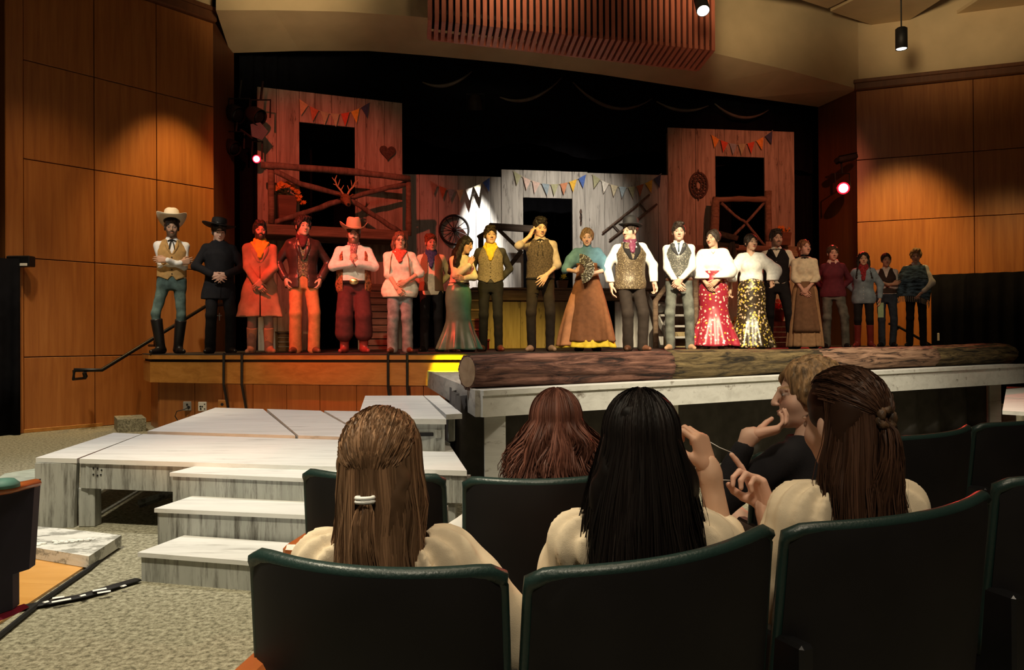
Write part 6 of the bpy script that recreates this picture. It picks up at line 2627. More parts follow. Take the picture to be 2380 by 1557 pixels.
# 1 cowboy with crossed arms
sp = dict(skin='tan', hairc='dark', beard=.75, arms=['cross1', 'cross2'], legs=[(-.135, -.04, .09, -1, -.8), (.07, .03, .09, .3, -1)], shift=(-.0, 0), head=(.05, 0, 0), limb=.95)
r_, K = person('man in white cowboy hat and tan vest standing with arms crossed', 400, 10.45, 1.83, sp)
shirt(sp, K, r_, white_m, .95, 1.0, .004, seed=2)
collar(K, r_, white_m)
vest(sp, K, r_, tanvest_m, .945, 1.27, .07)
lapels(K, r_, tanvest_m, 1.27, sp=sp)
buttons(K, r_, groove_m, (1.02, 1.075, 1.23), .133, sp=sp)
necktie(K, r_, ribbon_m, 'bow2', length=.13, sp=sp)
trousers(sp, K, r_, denim_g, 1.0, (.090, .062, .052), 1.0)
shoes(sp, K, r_, bootblk_m, .85, .066, turn=(.7, .4))
hair(K, r_, sp['hm'], 'short', 2)
headwear(K, r_, 'cowboy', hatwhite_m, None, .080, (-.34, 0, 0), 1.12)

# 2 priest in black
sp = dict(skin='fair', hairc='dark', arms=['belly', 'belly'], lean=.03, head=(.22, 0, .15), hoff=(-.005, -.02, -.008), shift=(.02, 0), legs=[(-.10, 0, .09, 0, -1), (.15, 0, .09, .3, -1)], hand={0: dict(spread=.3), 1: dict(spread=.3)})
r_, K = person('man in black clerical dress and wide black hat with hands on his belly', 507, 10.45, 1.77, sp)
coat(sp, K, r_, blackc_m, .72, .12, 'clerical_jacket', .018, 0, 1.47)
shirt(sp, K, r_, blackc_m, .9, .98, .012, seed=3, off=.022, name='black_shirt', neck=1.50)
MB().lathe([(.060, -.02), (.064, -.018), (.064, .02), (.060, .022)], 24, Matrix.Translation(K['tor'](1.497, 0, .004))).obj('clerical_collar', blackc_m, r_, True)
q = MB()
c = K['tor'](1.497, 0, .004)
q.tube([c + (.0645 * math.sin(a), -.0645 * math.cos(a), 0) for a in (-.42, -.2, 0, .2, .42)], .016, 6, flat=.35)
q.obj('white_tab', white_m, r_)
trousers(sp, K, r_, blackc_m, 1.0, (.095, .075, .070))
shoes(sp, K, r_, bootblk_m)
hair(K, r_, sp['hm'], 'short', 4)
headwear(K, r_, 'wide', hatblk_m, bootblk_m, .080, (-.20, .12, 0), 1.06)
cr_ = MB().bbox((-.006, -.004, -.05), (.006, .004, .05), .002).bbox((-.03, -.004, .012), (.03, .004, .024), .002)
o = cr_.obj('cross_pendant', chrome_m, r_)
o.location = K['knee'][0] + np.array((.10, -.10, -.02))
MB().tube([K['tor'](1.0, .02, -.14), K['knee'][0] + np.array((.10, -.10, .03))], .003, 5).obj('pendant_cord', ribbon_m, r_)

# 3 rust coat with yellow kerchief
sp = dict(skin='mid', hairc='dark', beard=.95, arms=['clasp', 'claspl'], head=(-.06, 0, .12))
r_, K = person('bearded man in long rust suede coat with yellow kerchief', 605, 10.3, 1.75, sp)
coat(sp, K, r_, coat_m, .485, .30, 'long_coat', .028, .012, 1.30)
bandana(sp, K, r_, yel_m, .19, wide=.10)
lapels(K, r_, coat_m, 1.20, .05, sp=sp, off=.15)
trousers(sp, K, r_, fabric('brown_check_trousers', (.20, .15, .12)), .98, (.09, .066, .06))
shoes(sp, K, r_, boottan_m, .62, .064)
hair(K, r_, sp['hm'], 'messy', 5)

# 4 leather jacket
sp = dict(skin='fair', hairc='black', arms=['pocket', 'pocket'], head=(0, 0, .35), legs=[(-.10, 0, .09, 0, -1), (.13, 0, .09, .3, -1)])
r_, K = person('dark haired man in brown leather jacket and rust orange trousers', 705, 10.4, 1.83, sp)
shirt(sp, K, r_, burg_m, .95, .2, 0, seed=4)
vest(sp, K, r_, brocgold_m, .95, 1.30, .06, off=.017)
buttons(K, r_, gold_m, (1.0, 1.06, 1.12, 1.18, 1.24, 1.3), .13, r=.011, sp=sp)
coat(sp, K, r_, leather_m, .83, .05, 'leather_jacket', .034, 0, 1.0, cuff=.052, openw=.055)
lapels(K, r_, leather_m, 1.18, .04, sp=sp, off=.16)
bandana(sp, K, r_, burg_m, .10, 'cravat', .04)
trousers(sp, K, r_, rusttr_m, 1.0, (.098, .080, .078))
shoes(sp, K, r_, bootbrn_m)
hair(K, r_, sp['hm'], 'side', 6, vol=1.6)

# 5 large man with tan hat
sp = dict(skin='pink', hairc='brown', beard=.9, wide=1.28, deep=1.25, belly=.035, limb=1.15, fatface=1, arms=['chest', 'chest'], head=(.02, 0, -.05), hsc=1.04, legs=[(-.13, 0, .09, -.2, -1), (.13, 0, .09, .2, -1)])
r_, K = person('stout man in tan cowboy hat and white shirt with large oval belt buckle', 823, 10.3, 1.69, sp)
shirt(sp, K, r_, white_m, .955, 1.0, .014, seed=5, cuffr=.044)
collar(K, r_, white_m, tall=.01)
vest(sp, K, r_, fabric('rust_patterned_vest', (.30, .11, .05), var=.5, scale=30), .74, 1.45, .10, False, off=.030, openhem=.145, shw=.15)
bandana(sp, K, r_, fabric('red_grey_cravat', (.30, .16, .15), var=.5, scale=45), .24, 'cravat', .035)
trousers(sp, K, r_, burg_m, 1.0, (.112, .105, .108), .56, 'breeches', off=.016)
belt(sp, K, r_, blackc_m, .965, gold_m, (.062, .046), .030)
shoes(sp, K, r_, bootred_m, .72, .068)
hair(K, r_, sp['hm'], 'short', 7)
headwear(K, r_, 'cowboy', hattan_m, hattan_m, .068, (.02, .0, .15), 1.10)
MB().tube([K['wr'][0] + np.array((.02, -.05, .06)), K['wr'][1] + np.array((-.02, -.06, -.05))], [.018, .012], 8, flat=.6).obj('necktie_end', fabric('red_grey_cravat', (.30, .16, .15)), r_, True)

# 6 woman with glasses
sp = dict(sex='f', skin='mid', hairc='auburn', wide=1.28, deep=1.22, limb=1.12, fatface=1, arms=['clasp', 'fold'], head=(-.05, 0, .18))
r_, K = person('woman with glasses in white blouse, red kerchief and faded jeans', 930, 10.3, 1.60, sp)
shirt(sp, K, r_, offw_m, .80, .12, .022, seed=6, off=.016, flare=.12)
collar(K, r_, offw_m)
bandana(sp, K, r_, redsc_m, .15, wide=.09)
for s in (-1, 1):
    q = MB()
    q.tube([K['tor'](1.45, s * .10, -.03), K['tor'](1.36, s * .125, -.125), K['tor'](1.22, s * .135, -.155), K['tor'](1.1, s * .15, -.125), K['tor'](1.02, s * .17, -.06)], .016, 6, flat=.5)
    q.obj('suspender', fabric('tan_strap', (.30, .20, .12)), r_, True)
trousers(sp, K, r_, denim_b, .98, (.100, .074, .072), wr=.0035)
shoes(sp, K, r_, bootbrn_m)
hair(K, r_, sp['hm'], 'bob', 8)
glasses(K, r_)

# 7 boy with blue kerchief
sp = dict(skin='fair', hairc='red', arms=['behind', 'behind'], head=(0, 0, .25), wide=.93)
r_, K = person('red haired boy with blue kerchief, checked vest and cream shirt', 1003, 11.0, 1.66, sp)
shirt(sp, K, r_, cream_m, .84, .6, .012, seed=7, flare=.06)
vest(sp, K, r_, check_m, .90, 1.42, .085, False, off=.028, openhem=.05, shw=.15)
bandana(sp, K, r_, blue_k, .20, wide=.07)
trousers(sp, K, r_, blackc_m, 1.0, (.092, .07, .066))
shoes(sp, K, r_, bootblk_m)
hair(K, r_, sp['hm'], 'messy', 9)

# 8 woman leaning on her neighbour
sp = dict(sex='f', skin='mid', hairc='black', arms=[(.02, -.26, 1.30, .4, -.2, -1, -.4, -.3, .8, -.3, .6, 0, .6), (-.06, -.24, 1.10, .8, 0, -.6, -.9, -.2, .0, -.2, .9, 0, .5)], leg=.55, side=.10, lean=.06, head=(.18, .32, .5), hoff=(.03, -.02, 0))
r_, K = person('long haired woman in yellow blouse and teal mermaid skirt leaning on her neighbour', 1066, 10.5, 1.56, sp, .55)
shirt(sp, K, r_, cream_m, 1.0, 1.0, .016, seed=8)
belt(sp, K, r_, blackc_m, 1.03, None, off=.022)
skirt(K, r_, teal_m, [(1.03, .15), (.93, .195), (.80, .205), (.60, .19), (.46, .20), (.30, .25), (.15, .31), (.04, .345)], 8, .09, start=.55)
shoes(sp, K, r_, bootbrn_m)
hair(K, r_, sp['hm'], 'long', 10, vol=1.4)

# 9 young man with yellow kerchief
sp = dict(skin='fair', hairc='dark', arms=['behind', 'behind'], head=(-.06, 0, .2))
r_, K = person('young man with yellow kerchief, grey brown vest and hands behind his back', 1141, 10.95, 1.76, sp)
shirt(sp, K, r_, darkshirt_m, .95, 1.0, .008, seed=9)
vest(sp, K, r_, twe_m, .95, 1.36, .07, off=.022)
buttons(K, r_, groove_m, (1.04, 1.1, 1.16, 1.22, 1.28), .134, r=.007, sp=sp)
bandana(sp, K, r_, yel_m, .18, wide=.085)
trousers(sp, K, r_, blackc_m, 1.0, (.094, .070, .060))
shoes(sp, K, r_, bootbrn_m, .4, .056)
hair(K, r_, sp['hm'], 'quiff', 11)

# 10 man with hand at his ear
sp = dict(skin='fair', hairc='black', arms=['ear', (.08, -.22, .985, 1, .6, -.2, -.45, -.5, -.7, -.3, .7, .0, .35)], head=(.20, 0, .32), hand={1: dict(spread=.25)}, legs=[(-.12, 0, .09, -.2, -1), (.12, 0, .09, .2, -1)])
r_, K = person('man in dark brown vest and black ribbon tie touching his ear', 1257, 10.5, 1.81, sp)
shirt(sp, K, r_, mauve_m, .95, .15, .008, seed=10, cuffr=.05)
collar(K, r_, mauve_m)
vest(sp, K, r_, darkvest_m, .955, 1.40, .06, False, off=.022)
necktie(K, r_, ribbon_m, 'string', length=.22, sp=sp)
belt(sp, K, r_, blackc_m, .955, chrome_m, (.026, .02), .026)
trousers(sp, K, r_, browntr_m, 1.0, (.094, .070, .058))
shoes(sp, K, r_, boottan_m)
hair(K, r_, sp['hm'], 'quiff', 12)

# 11 woman with the fan
sp = dict(sex='f', skin='fair', hairc='light', leg=.55, arms=['fan', 'waist'], head=(.14, 0, -.03))
r_, K = person('woman in blue puff sleeved blouse and long brown skirt holding a fan', 1366, 10.5, 1.66, sp)
shirt(sp, K, r_, bluebl_m, 1.06, 0, .004, seed=11, puff=(.45, .040, .012, .12), neck=1.50)
MB().lathe([(.058, -.02), (.062, -.01), (.058, .03), (.064, .045), (.066, .05), (.055, .04)], 28, Matrix.Translation(K['tor'](1.50, 0, .008))).obj('ruffled_collar', bluebl_m, r_, True)
vest(sp, K, r_, rustsk_m, 1.0, 1.30, .14, False, 'corset', off=.018, shw=.06, top=1.25)
skirt(K, r_, rustsk_m, [(1.06, .137), (1.0, .17), (.93, .20), (.7, .265), (.4, .335), (.14, .385)], 9, .05, start=.2)
skirt(K, r_, yelsk_m, [(.2, .35), (.14, .37), (.055, .395)], 12, .05, 'petticoat', start=.0, nv=8)
skirt(K, r_, mat('orange_pink_lining', (.70, .30, .14), .7), [(1.0, .15), (.8, .23), (.6, .285), (.3, .345), (.08, .375)], 6, .04, 'underskirt', start=.3, ph=2, cx=-.07, cy=.03) 
hair(K, r_, sp['hm'], 'bun', 13)
shoes(sp, K, r_, bootblk_m)
rootf = r_
fan_m = floral('patterned_fan_cloth', (.10, .085, .06), [(.62, .60, .5), (.4, .36, .22), (.7, .68, .6)], 40, .1, .4, .38)
fan = thing('hand_fan', 'patterned folding fan held open before the blue blouse', 'fan')
fan.matrix_world = r_.matrix_world
fan.location, fan.rotation_euler, fan.scale = r_.location, r_.rotation_euler, r_.scale
pv = np.array(K['wr'][0]) + np.array((.045, -.065, .03))
for k in range(14):
    a0_, a1_ = -1.35 + 2.9 * k / 14, -1.35 + 2.9 * (k + 1) / 14
    am = (a0_ + a1_) / 2
    P = lambda a, r, dy: Vector((pv[0] + math.cos(a) * r, pv[1] - .012 + dy, pv[2] + math.sin(a) * r))
    q = MB()
    for (x0, x1, y0, y1) in ((a0_, am, 0, -.014), (am, a1_, -.014, 0)):
        A = [P(x0, .075, y0 * .5), P(x0, .21, y0), P(x1, .21, y1), P(x1, .075, y1 * .5)]
        q.hull(A, [p + Vector((0, -.002, 0)) for p in A])
    q.obj('pleat', fan_m, fan)
    MB().tube([P(a0_, .0, .004), P(a0_, .20, .004)], .0035, 4).obj('rib', box_m, fan)

# 12 bowler hat
sp = dict(skin='fair', hairc='dark', mous=.7, wide=1.12, limb=1.12, arms=['down', 'away'], head=(.02, 0, -.95), legs=[(-.08, .02, .09, 0, -1), (.11, -.02, .09, .3, -1)], shift=(-.05, 0), drop=.012)
r_, K = person('man in black bowler hat and brocade vest looking at the woman with the fan', 1474, 10.4, 1.73, sp, .25)
shirt(sp, K, r_, white_m, .93, 1.0, .016, seed=12, cuffr=.046)
vest(sp, K, r_, brocgold_m, .83, 1.24, .075, False, off=.026)
lapels(K, r_, mat('black_velvet', (.012, .010, .010), .9), 1.22, .055, sp=sp, off=.145)
bandana(sp, K, r_, burgtie_m, .13, 'cravat', .045)
trousers(sp, K, r_, browntr_m, .98, (.094, .074, .064))
shoes(sp, K, r_, bootbrn_m)
hair(K, r_, sp['hm'], 'short', 14)
headwear(K, r_, 'bowler', hatblk_m, ribbon_m, .068, (-.08, 0, 0), 1.06)

# 13 patterned vest and jeans
sp = dict(skin='fair', hairc='dark', arms=['clasp', 'claspl'], head=(-.02, 0, .08), legs=[(-.12, 0, .09, -.2, -1), (.14, 0, .09, .2, -1)])
r_, K = person('man in white shirt and grey patterned vest with jeans and clasped hands', 1579, 10.9, 1.79, sp)
shirt(sp, K, r_, white_m, .95, 1.0, .010, seed=13)
collar(K, r_, white_m, h=.055)
vest(sp, K, r_, brocgrey_m, .96, 1.30, .075, off=.022)
lapels(K, r_, fabric('dark_grey_lapel', (.05, .05, .055)), 1.29, .045, sp=sp)
buttons(K, r_, chrome_m, (1.06, 1.13, 1.20, 1.26), .136, sp=sp)
necktie(K, r_, fabric('slate_tie', (.11, .16, .22)), 'plain', length=.11, sp=sp)
belt(sp, K, r_, bootbrn_m, .97, bootbrn_m, (.03, .022), .024)
trousers(sp, K, r_, denim_o, 1.0, (.094, .072, .064), wr=.0035)
shoes(sp, K, r_, boottan_m)
hair(K, r_, sp['hm'], 'quiff', 15, part=.015)

# 14 red floral skirt
sp = dict(sex='f', skin='mid', hairc='dark', leg=.55, wide=1.05, arms=['low', (.06, -.22, 1.0, 1, .4, 0, -.6, -.3, -.5, -.4, .8, 0, .4)], head=(-.03, 0, -.6), lips=(.35, .03, .03))
r_, K = person('woman in white blouse and red skirt patterned with flowers', 1659, 11.0, 1.70, sp)
shirt(sp, K, r_, white_m, 1.03, 0, .022, seed=14, puff=(.5, .028, .040, .9), blouse=.015)
vest(sp, K, r_, redfl_m, .99, 1.25, .10, False, 'bodice', off=.030, shw=.04, top=1.15)
skirt(K, r_, redfl_m, [(1.07, .150), (1.0, .185), (.93, .205), (.80, .212), (.62, .20), (.46, .225), (.25, .30), (.06, .365)], 9, .07, start=.5)
MB().tube([K['tor'](1.46, -.055, -.05), K['tor'](1.40, 0, -.118), K['tor'](1.46, .055, -.05)], .003, 5).obj('necklace', gold_m, r_)
shoes(sp, K, r_, boottan_m)
hair(K, r_, sp['hm'], 'updo', 16)

# 15 black and gold skirt
sp = dict(sex='f', skin='mid', hairc='dark', leg=.55, arms=['away', 'open'], head=(-.02, 0, .5), lips=(.4, .04, .04))
r_, K = person('woman in white puffed blouse and black and gold patterned skirt', 1747, 11.1, 1.65, sp)
shirt(sp, K, r_, white_m, 1.03, 0, .018, seed=15, puff=(.5, .02, .045, .85), blouse=.01, vneck=1.40)
skirt(K, r_, goldfl_m, [(1.09, .135), (1.0, .175), (.93, .20), (.78, .205), (.6, .20), (.46, .22), (.25, .285), (.035, .35)], 9, .065, start=.5)
shoes(sp, K, r_, bootblk_m)
hair(K, r_, sp['hm'], 'bun', 17)

# 16 black vest
sp = dict(skin='fair', hairc='dark', beard=.6, arms=['behind', 'down'], head=(0, 0, .38), legs=[(-.12, .05, .09, 0, -1), (.20, -.06, .09, .4, -1)])
r_, K = person('bearded man in black buttoned vest and bow tie behind the gold skirt', 1806, 11.9, 1.82, sp)
shirt(sp, K, r_, offw_m, .95, 1.0, .010, seed=16)
collar(K, r_, white_m)
vest(sp, K, r_, blackc_m, .95, 1.33, .06, off=.022)
lapels(K, r_, blackc_m, 1.33, .04, sp=sp)
buttons(K, r_, chrome_m, (1.02, 1.07, 1.12, 1.17, 1.22, 1.27), .137, r=.007, sp=sp)
necktie(K, r_, fabric('grey_bow', (.2, .18, .15)), 'bow', sp=sp)
trousers(sp, K, r_, blackc_m, 1.0, (.098, .075, .064))
shoes(sp, K, r_, bootbrn_m)
hair(K, r_, sp['hm'], 'quiff', 18)

# 17 cream blouse, brown apron
sp = dict(sex='f', skin='pink', leg=.55, hairc='red', arms=['clasp', 'claspl'], head=(-.08, 0, .5))
r_, K = person('red haired woman in cream blouse with black bow and brown apron skirt', 1871, 11.7, 1.64, sp, .1)
shirt(sp, K, r_, cream_m, 1.05, 1.0, .014, seed=17, blouse=.012)
necktie(K, r_, ribbon_m, 'bow', sp=sp)
MB().lathe([(.058, -.015), (.062, -.01), (.060, .02), (.056, .022)], 24, Matrix.Translation(K['tor'](1.495, 0, .006))).obj('collar', ribbon_m, r_, True)
skirt(K, r_, brskirt_m, [(1.08, .132), (1.0, .165), (.93, .19), (.6, .225), (.3, .26), (.03, .285)], 14, .045, start=.08)
q = MB()


def apr(u, v):
    z = 1.07 - .80 * v
    rr = float(np.interp(z, (.27, .6, .93, 1.0, 1.08), (.285, .25, .213, .185, .148)))
    a = -PI / 2 + (u - .5) * (1.25 + .35 * v)
    f_ = 1 + .025 * v * math.sin(a * 14)
    return (rr * f_ * math.cos(a), rr * f_ * .9 * math.sin(a), z)


q.grid(apr, 34, 18)
o = q.obj('apron', apron_m, r_, True)
md = o.modifiers.new('cloth', 'SOLIDIFY')
md.thickness = .005
belt(sp, K, r_, apron_m, 1.075, None, off=.024)
shoes(sp, K, r_, bootblk_m)
hair(K, r_, sp['hm'], 'pony', 19)

# 18 maroon vest
sp = dict(sex='f', skin='pink', hairc='brown', arms=['behind', 'behind'], head=(.05, 0, .28), wide=1.05, legs=[(-.11, 0, .09, 0, -1), (.19, -.04, .09, .5, -1)])
r_, K = person('woman in maroon vest and grey jeans with one foot forward', 1937, 12.4, 1.63, sp)
shirt(sp, K, r_, maroon_m, .95, .9, .008, seed=18)
collar(K, r_, pinks_m, h=.055, r=.080)
vest(sp, K, r_, maroon_m, .87, 1.38, .06, False, off=.024, shw=.155)
trousers(sp, K, r_, denim_o, 1.0, (.096, .074, .070), wr=.004)
shoes(sp, K, r_, bootblk_m)
hair(K, r_, sp['hm'], 'pony', 20)

# 19 denim shirt, braids
sp = dict(sex='f', skin='mid', hairc='black', arms=['behind', 'down'], head=(-.03, 0, .08))
r_, K = person('woman with dark braids in denim shirt and dark red scarf', 2008, 12.9, 1.58, sp)
shirt(sp, K, r_, chambray_m, .80, .95, .020, seed=19, off=.018, flare=.05)
collar(K, r_, chambray_m)
buttons(K, r_, outlet_m, (.9, .97, 1.04, 1.1), .155, r=.006, sp=sp)
bandana(sp, K, r_, redscarf_m, .24, 'scarf', .07, r=.068)
trousers(sp, K, r_, blackc_m, .98, (.092, .068, .060), .35)
shoes(sp, K, r_, bootred_m, .80, .060)
hair(K, r_, sp['hm'], 'braids', 21)
pr_ = MB()
wv = K['wr'][1] + np.array((0, -.02, -.10))
pr_.bbox((wv[0] - .035, wv[1] - .004, wv[2] - .26), (wv[0] + .06, wv[1] + .004, wv[2] + .01), .003)
me = pr_.mesh('leaflet')
lf = link('leaflet', me, mat('green_paper', (.35, .52, .30), .6))
lf.location, lf.rotation_euler, lf.scale = r_.location, r_.rotation_euler, r_.scale
tag(lf, 'green and white leaflet held by the woman in the denim shirt', 'leaflet')

# 20 arms crossed
sp = dict(sex='f', skin='mid', hairc='dark', arms=['cross1', 'cross2'], head=(.0, 0, .2), legs=[(-.08, 0, .09, 0, -1), (.10, 0, .09, .3, -1)])
r_, K = person('woman in dark vest and white shirt with crossed arms and dark jeans', 2061, 13.5, 1.62, sp)
shirt(sp, K, r_, white_m, .98, .35, .012, seed=20, cuffr=.05)
collar(K, r_, white_m)
vest(sp, K, r_, fabric('dark_brown_waistcoat', (.05, .035, .03)), 1.0, 1.28, .06, False, off=.020)
trousers(sp, K, r_, denim_d, 1.06, (.093, .068, .062))
shoes(sp, K, r_, bootblk_m)
hair(K, r_, sp['hm'], 'pony', 22)

# 21 shawl
sp = dict(sex='f', skin='fair', hairc='blond', arms=['away', 'low'], head=(.12, 0, 0))
r_, K = person('person with short blond hair wrapped in a fringed blue shawl at the right end', 2130, 13.7, 1.72, sp)
shirt(sp, K, r_, white_m, .95, .95, .012, seed=21, puff=(.5, .0, .015, .9))
collar(K, r_, white_m, h=.055)
vest(sp, K, r_, fabric('brown_shawl_vest', (.11, .065, .05)), .92, 1.34, .06, False, off=.022)
shawl_m = mat('striped_shawl', (.08, .14, .20), .9, var=.7, scale=10, stretch=(1, 1, 3))
q = MB()


def shw_(u, v):
    a = -2.9 + 2.9 * u
    z = 1.44 - .66 * v - .12 * math.sin(a * .8) * v
    rr = .15 + .10 * min(1, v * 2.2) + .01 * math.sin(a * 9 + v * 5)
    return (-.05 * v + rr * 1.15 * math.cos(a) - .03, rr * .85 * math.sin(a) - .02, z)


q.grid(shw_, 40, 22)
o = q.obj('shawl', shawl_m, r_, True)
md = o.modifiers.new('cloth', 'SOLIDIFY')
md.thickness = .012
q = MB()
for k in range(30):
    u = k / 29
    p = Vector(shw_(u, 1))
    q.tube([p, p + Vector((.004, -.004, -.05)), p + Vector((0, 0, -.10))], [.006, .005, .004], 4)
tag(q.obj('fringe', fabric('shawl_fringe', (.42, .38, .32)), r_), kind='stuff')
trousers(sp, K, r_, blackc_m, 1.0, (.092, .068, .060))
shoes(sp, K, r_, bootblk_m)
hair(K, r_, sp['hm'], 'side', 23, vol=1.3)
# ================================================================== THE AUDIENCE IN THE NEAR ROWS
def hair_mat(name, spec=.16, rough=.5):
    m = mat(name, (.2, .1, .05), rough, attr='tint', spec=spec)
    return m


HAIRS = hair_mat('long_hair')


def strands(K, root, col, n=4200, length=.34, half=None, wave=.0, wl=7, spread=.022, seed=1, face=.95, vol=1.0, segs=15, thick=.0022, name='hair', tie_len=.34, curl_out=0, tied=.5, front=.5):
    """combed hair: every lock leaves the crown, runs down the skull and hangs; half = tie point for a half-up style"""
    r = np.random.RandomState(seed)
    E = np.array((.080, .103, .094)) * np.array((vol, vol, 1))
    cen = np.array((0, .016, .030))
    Vs, Fs, Cs, nn = [], [], [], 0
    down = K['hR'].T @ np.array((0, 0, -1.0))
    m_ = segs // 2
    nt = segs - m_
    for k in range(n):
        is_t = half is not None and r.rand() < tied
        fc = front if is_t else face
        phi = PI / 2 + r.uniform(-PI + fc, PI - fc)
        u = np.array((math.cos(phi), math.sin(phi)))
        lay = 1 + r.uniform(0, .07)
        L = length * r.uniform(.80, 1.04)
        if is_t:
            fr = max(0, -u[1])
            top = r.uniform(.08, 1.30 - .62 * fr)
            lay += .02
            s0 = E * np.array((math.sin(top) * u[0], math.sin(top) * u[1], math.cos(top)))
            t_ = np.array(half) - cen
            t = np.linspace(0, 1, m_)[:, None]
            p = s0 * (1 - t) + t_ * t
            ln = np.linalg.norm(p / E, axis=1, keepdims=True)
            p = np.where(t < .9, p / np.maximum(ln, 1e-6) * (lay + .03 * np.sin(PI * t)), p)
            A_ = cen + p
            t = np.linspace(0, 1, nt + 1)[1:, None]
            off = r.normal(size=3) * np.array((.006, .004, .003))
            o2 = r.normal(size=3) * np.array((spread * .9, spread * .35, 0))
            B_ = np.array(half) + off + np.array((0, .020, 0)) * np.sin(PI * np.minimum(1, t * 1.5)) + down * tie_len * r.uniform(.7, 1.05) * t + o2 * t ** .8
        else:
            top = r.uniform(.03, .9) if half is None else r.uniform(.75, 1.35)
            th = np.linspace(top, 1.62, m_)[:, None]
            p = np.concatenate([E[0] * np.sin(th) * u[0], E[1] * np.sin(th) * u[1], E[2] * np.cos(th)], 1) * lay
            A_ = cen + p
            e = A_[-1]
            out = np.array((u[0], u[1] * .6, 0))
            ph = r.uniform(0, 1.2) + 3 * math.sin(phi * 5)
            o2 = r.normal(size=3) * np.array((spread * .4, spread * .3, 0))
            t = np.linspace(0, 1, nt + 1)[1:, None]
            w_ = wave * np.sin(t * L * wl * 6 + ph) * np.minimum(1, t * 2.5)
            B_ = e + down * L * t + out * (spread * np.sin(PI * .5 * np.minimum(1, t * 1.4)) + w_ + curl_out * t ** 3) + o2 * t + np.array((math.sin(ph), math.cos(ph), 0)) * w_ * .6
        P = np.concatenate([A_, B_])
        T = np.gradient(P, axis=0)
        T /= np.maximum(np.linalg.norm(T, axis=1, keepdims=True), 1e-9)
        nrm = P - np.array((0, .03, 0)) - down * ((P - np.array((0, .03, 0))) @ down)[:, None]
        nrm = nrm / np.maximum(np.linalg.norm(nrm, axis=1, keepdims=True), 1e-9) + r.normal(size=3) * .45
        S = np.cross(T, nrm)
        S /= np.maximum(np.linalg.norm(S, axis=1, keepdims=True), 1e-9)
        nv = np.cross(S, T)
        R = (thick * r.uniform(.6, 1.4) * np.linspace(1, .3, len(P)) ** .7)[:, None]
        V = np.stack([P - S * R, P + S * R], 1).reshape(-1, 3)
        i0 = np.arange(len(P) - 1)[:, None] * 2
        Fs.append(np.concatenate([i0, i0 + 1, i0 + 3, i0 + 2], 1) + nn)
        sh = r.uniform(.72, 1.28) * (1 + .30 * math.sin(phi * 7 + seed) + .15 * math.sin(phi * 17))
        Cs.append(np.tile(np.clip(np.array(col) * sh, 0, 1), (len(V), 1)))
        Vs.append(V)
        nn += len(V)
    V, F, C = np.concatenate(Vs), np.concatenate(Fs), np.concatenate(Cs)
    return link(name, np_mesh(name, to_head(K, V), F, C), HAIRS, root)


def hair_core(K, root, col, length=.3, wid=.085, face=1.0, name='hair_underlayer', seed=2, top=.0, res=.006, taper=.8, mid=0):
    f = Fld((-.2, -.15, -.55), (.2, .25, .17), res)
    f.ell((0, .020, .030), (.080, .101, .092), 0)
    dn = K['hR'].T @ np.array((0, 0, -1.0))
    p0 = np.array((0, .055, -.01))
    k = 6
    pts = [p0 + dn * length * i / k for i in range(k + 1)]
    rs = [.068] + [wid * (1 - (1 - taper) * (i / k)) for i in range(1, k + 1)]
    for i in range(k):
        f.cone(pts[i] + (-.028, 0, 0), pts[i + 1] + (-.028, 0, 0), rs[i] * .8, rs[i + 1] * .8, .03, sq=(1, 1.45))
        f.cone(pts[i] + (.028, 0, 0), pts[i + 1] + (.028, 0, 0), rs[i] * .8, rs[i + 1] * .8, .03, sq=(1, 1.45))
    f.ell((0, -.115, -.045), (.075, .10, .112), .010, 'sub')
    f.wrinkle(.004, 70, seed, (1.6, 1.2, .35))
    V, F = f.mesh()
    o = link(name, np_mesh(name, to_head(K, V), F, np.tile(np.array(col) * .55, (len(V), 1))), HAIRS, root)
    return o


blouse_m = mat('cream_crinkle_blouse', (.72, .60, .43), .9, var=.05, scale=14, bump=.12, bscale=420)
LAP = (.09, -.30, 1.02, .8, .35, -.7, -.7, -.5, -.3, -.2, .5, -.8, .5)
SEAT = dict(pelvis=.40, legs=[(-.12, -.42, .09, 0, -1), (.12, -.42, .09, 0, -1)], face=0, detail=.62, lean=-.10, arms=LAP)


def audience(label, px, d, ztop, h, sp, yaw):
    """placed so that the crown of the head comes to the given height"""
    for k, v in SEAT.items():
        sp.setdefault(k, v)
    s = h / 1.75
    crown = (1.626 + .125 * 1.07 - .93) * s
    sp['pelvis'] = (ztop - crown) / s
    return person(label, px, d, h, sp, yaw, 0.0)


# girl with the white hair tie
sp = dict(sex='f', skin='fair', hairc='light', head=(.06, .05, -.42), hsc=.94, arms=[(.20, -.20, 1.02, 1, .2, -.4, -.7, -.5, -.3, -.2, .5, -.8, .5), LAP])
r_, K = audience('girl with light brown half tied hair and white hair tie in cream blouse', 905, 1.76, 1.050, 1.66, sp, PI)
shirt(sp, K, r_, blouse_m, .98, .9, .012, seed=31, puff=(.3, .020, .020, .8), neck=1.425, gather=.010, res=.0085, nh=(.118, .105, .062))
C1 = (.21, .118, .064)
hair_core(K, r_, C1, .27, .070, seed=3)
strands(K, r_, C1, 3800, .36, (-.030, .118, -.060), .005, 6, .012, 4, .95, tie_len=.30)
q = MB()
for dz in (-.004, .004):
    q.tube([(-.030 + .019 * math.cos(t), .126 + .016 * math.sin(t), -.066 + dz) for t in [2 * PI * i / 12 for i in range(13)]], .0048, 6, False)
me = q.mesh('hair_tie', True)
me.transform(Matrix.Translation(K['hd']) @ Matrix(K['hR'].tolist()).to_4x4() @ Matrix.Scale(K['hS'], 4))
link('hair_tie', me, tape_m, r_)

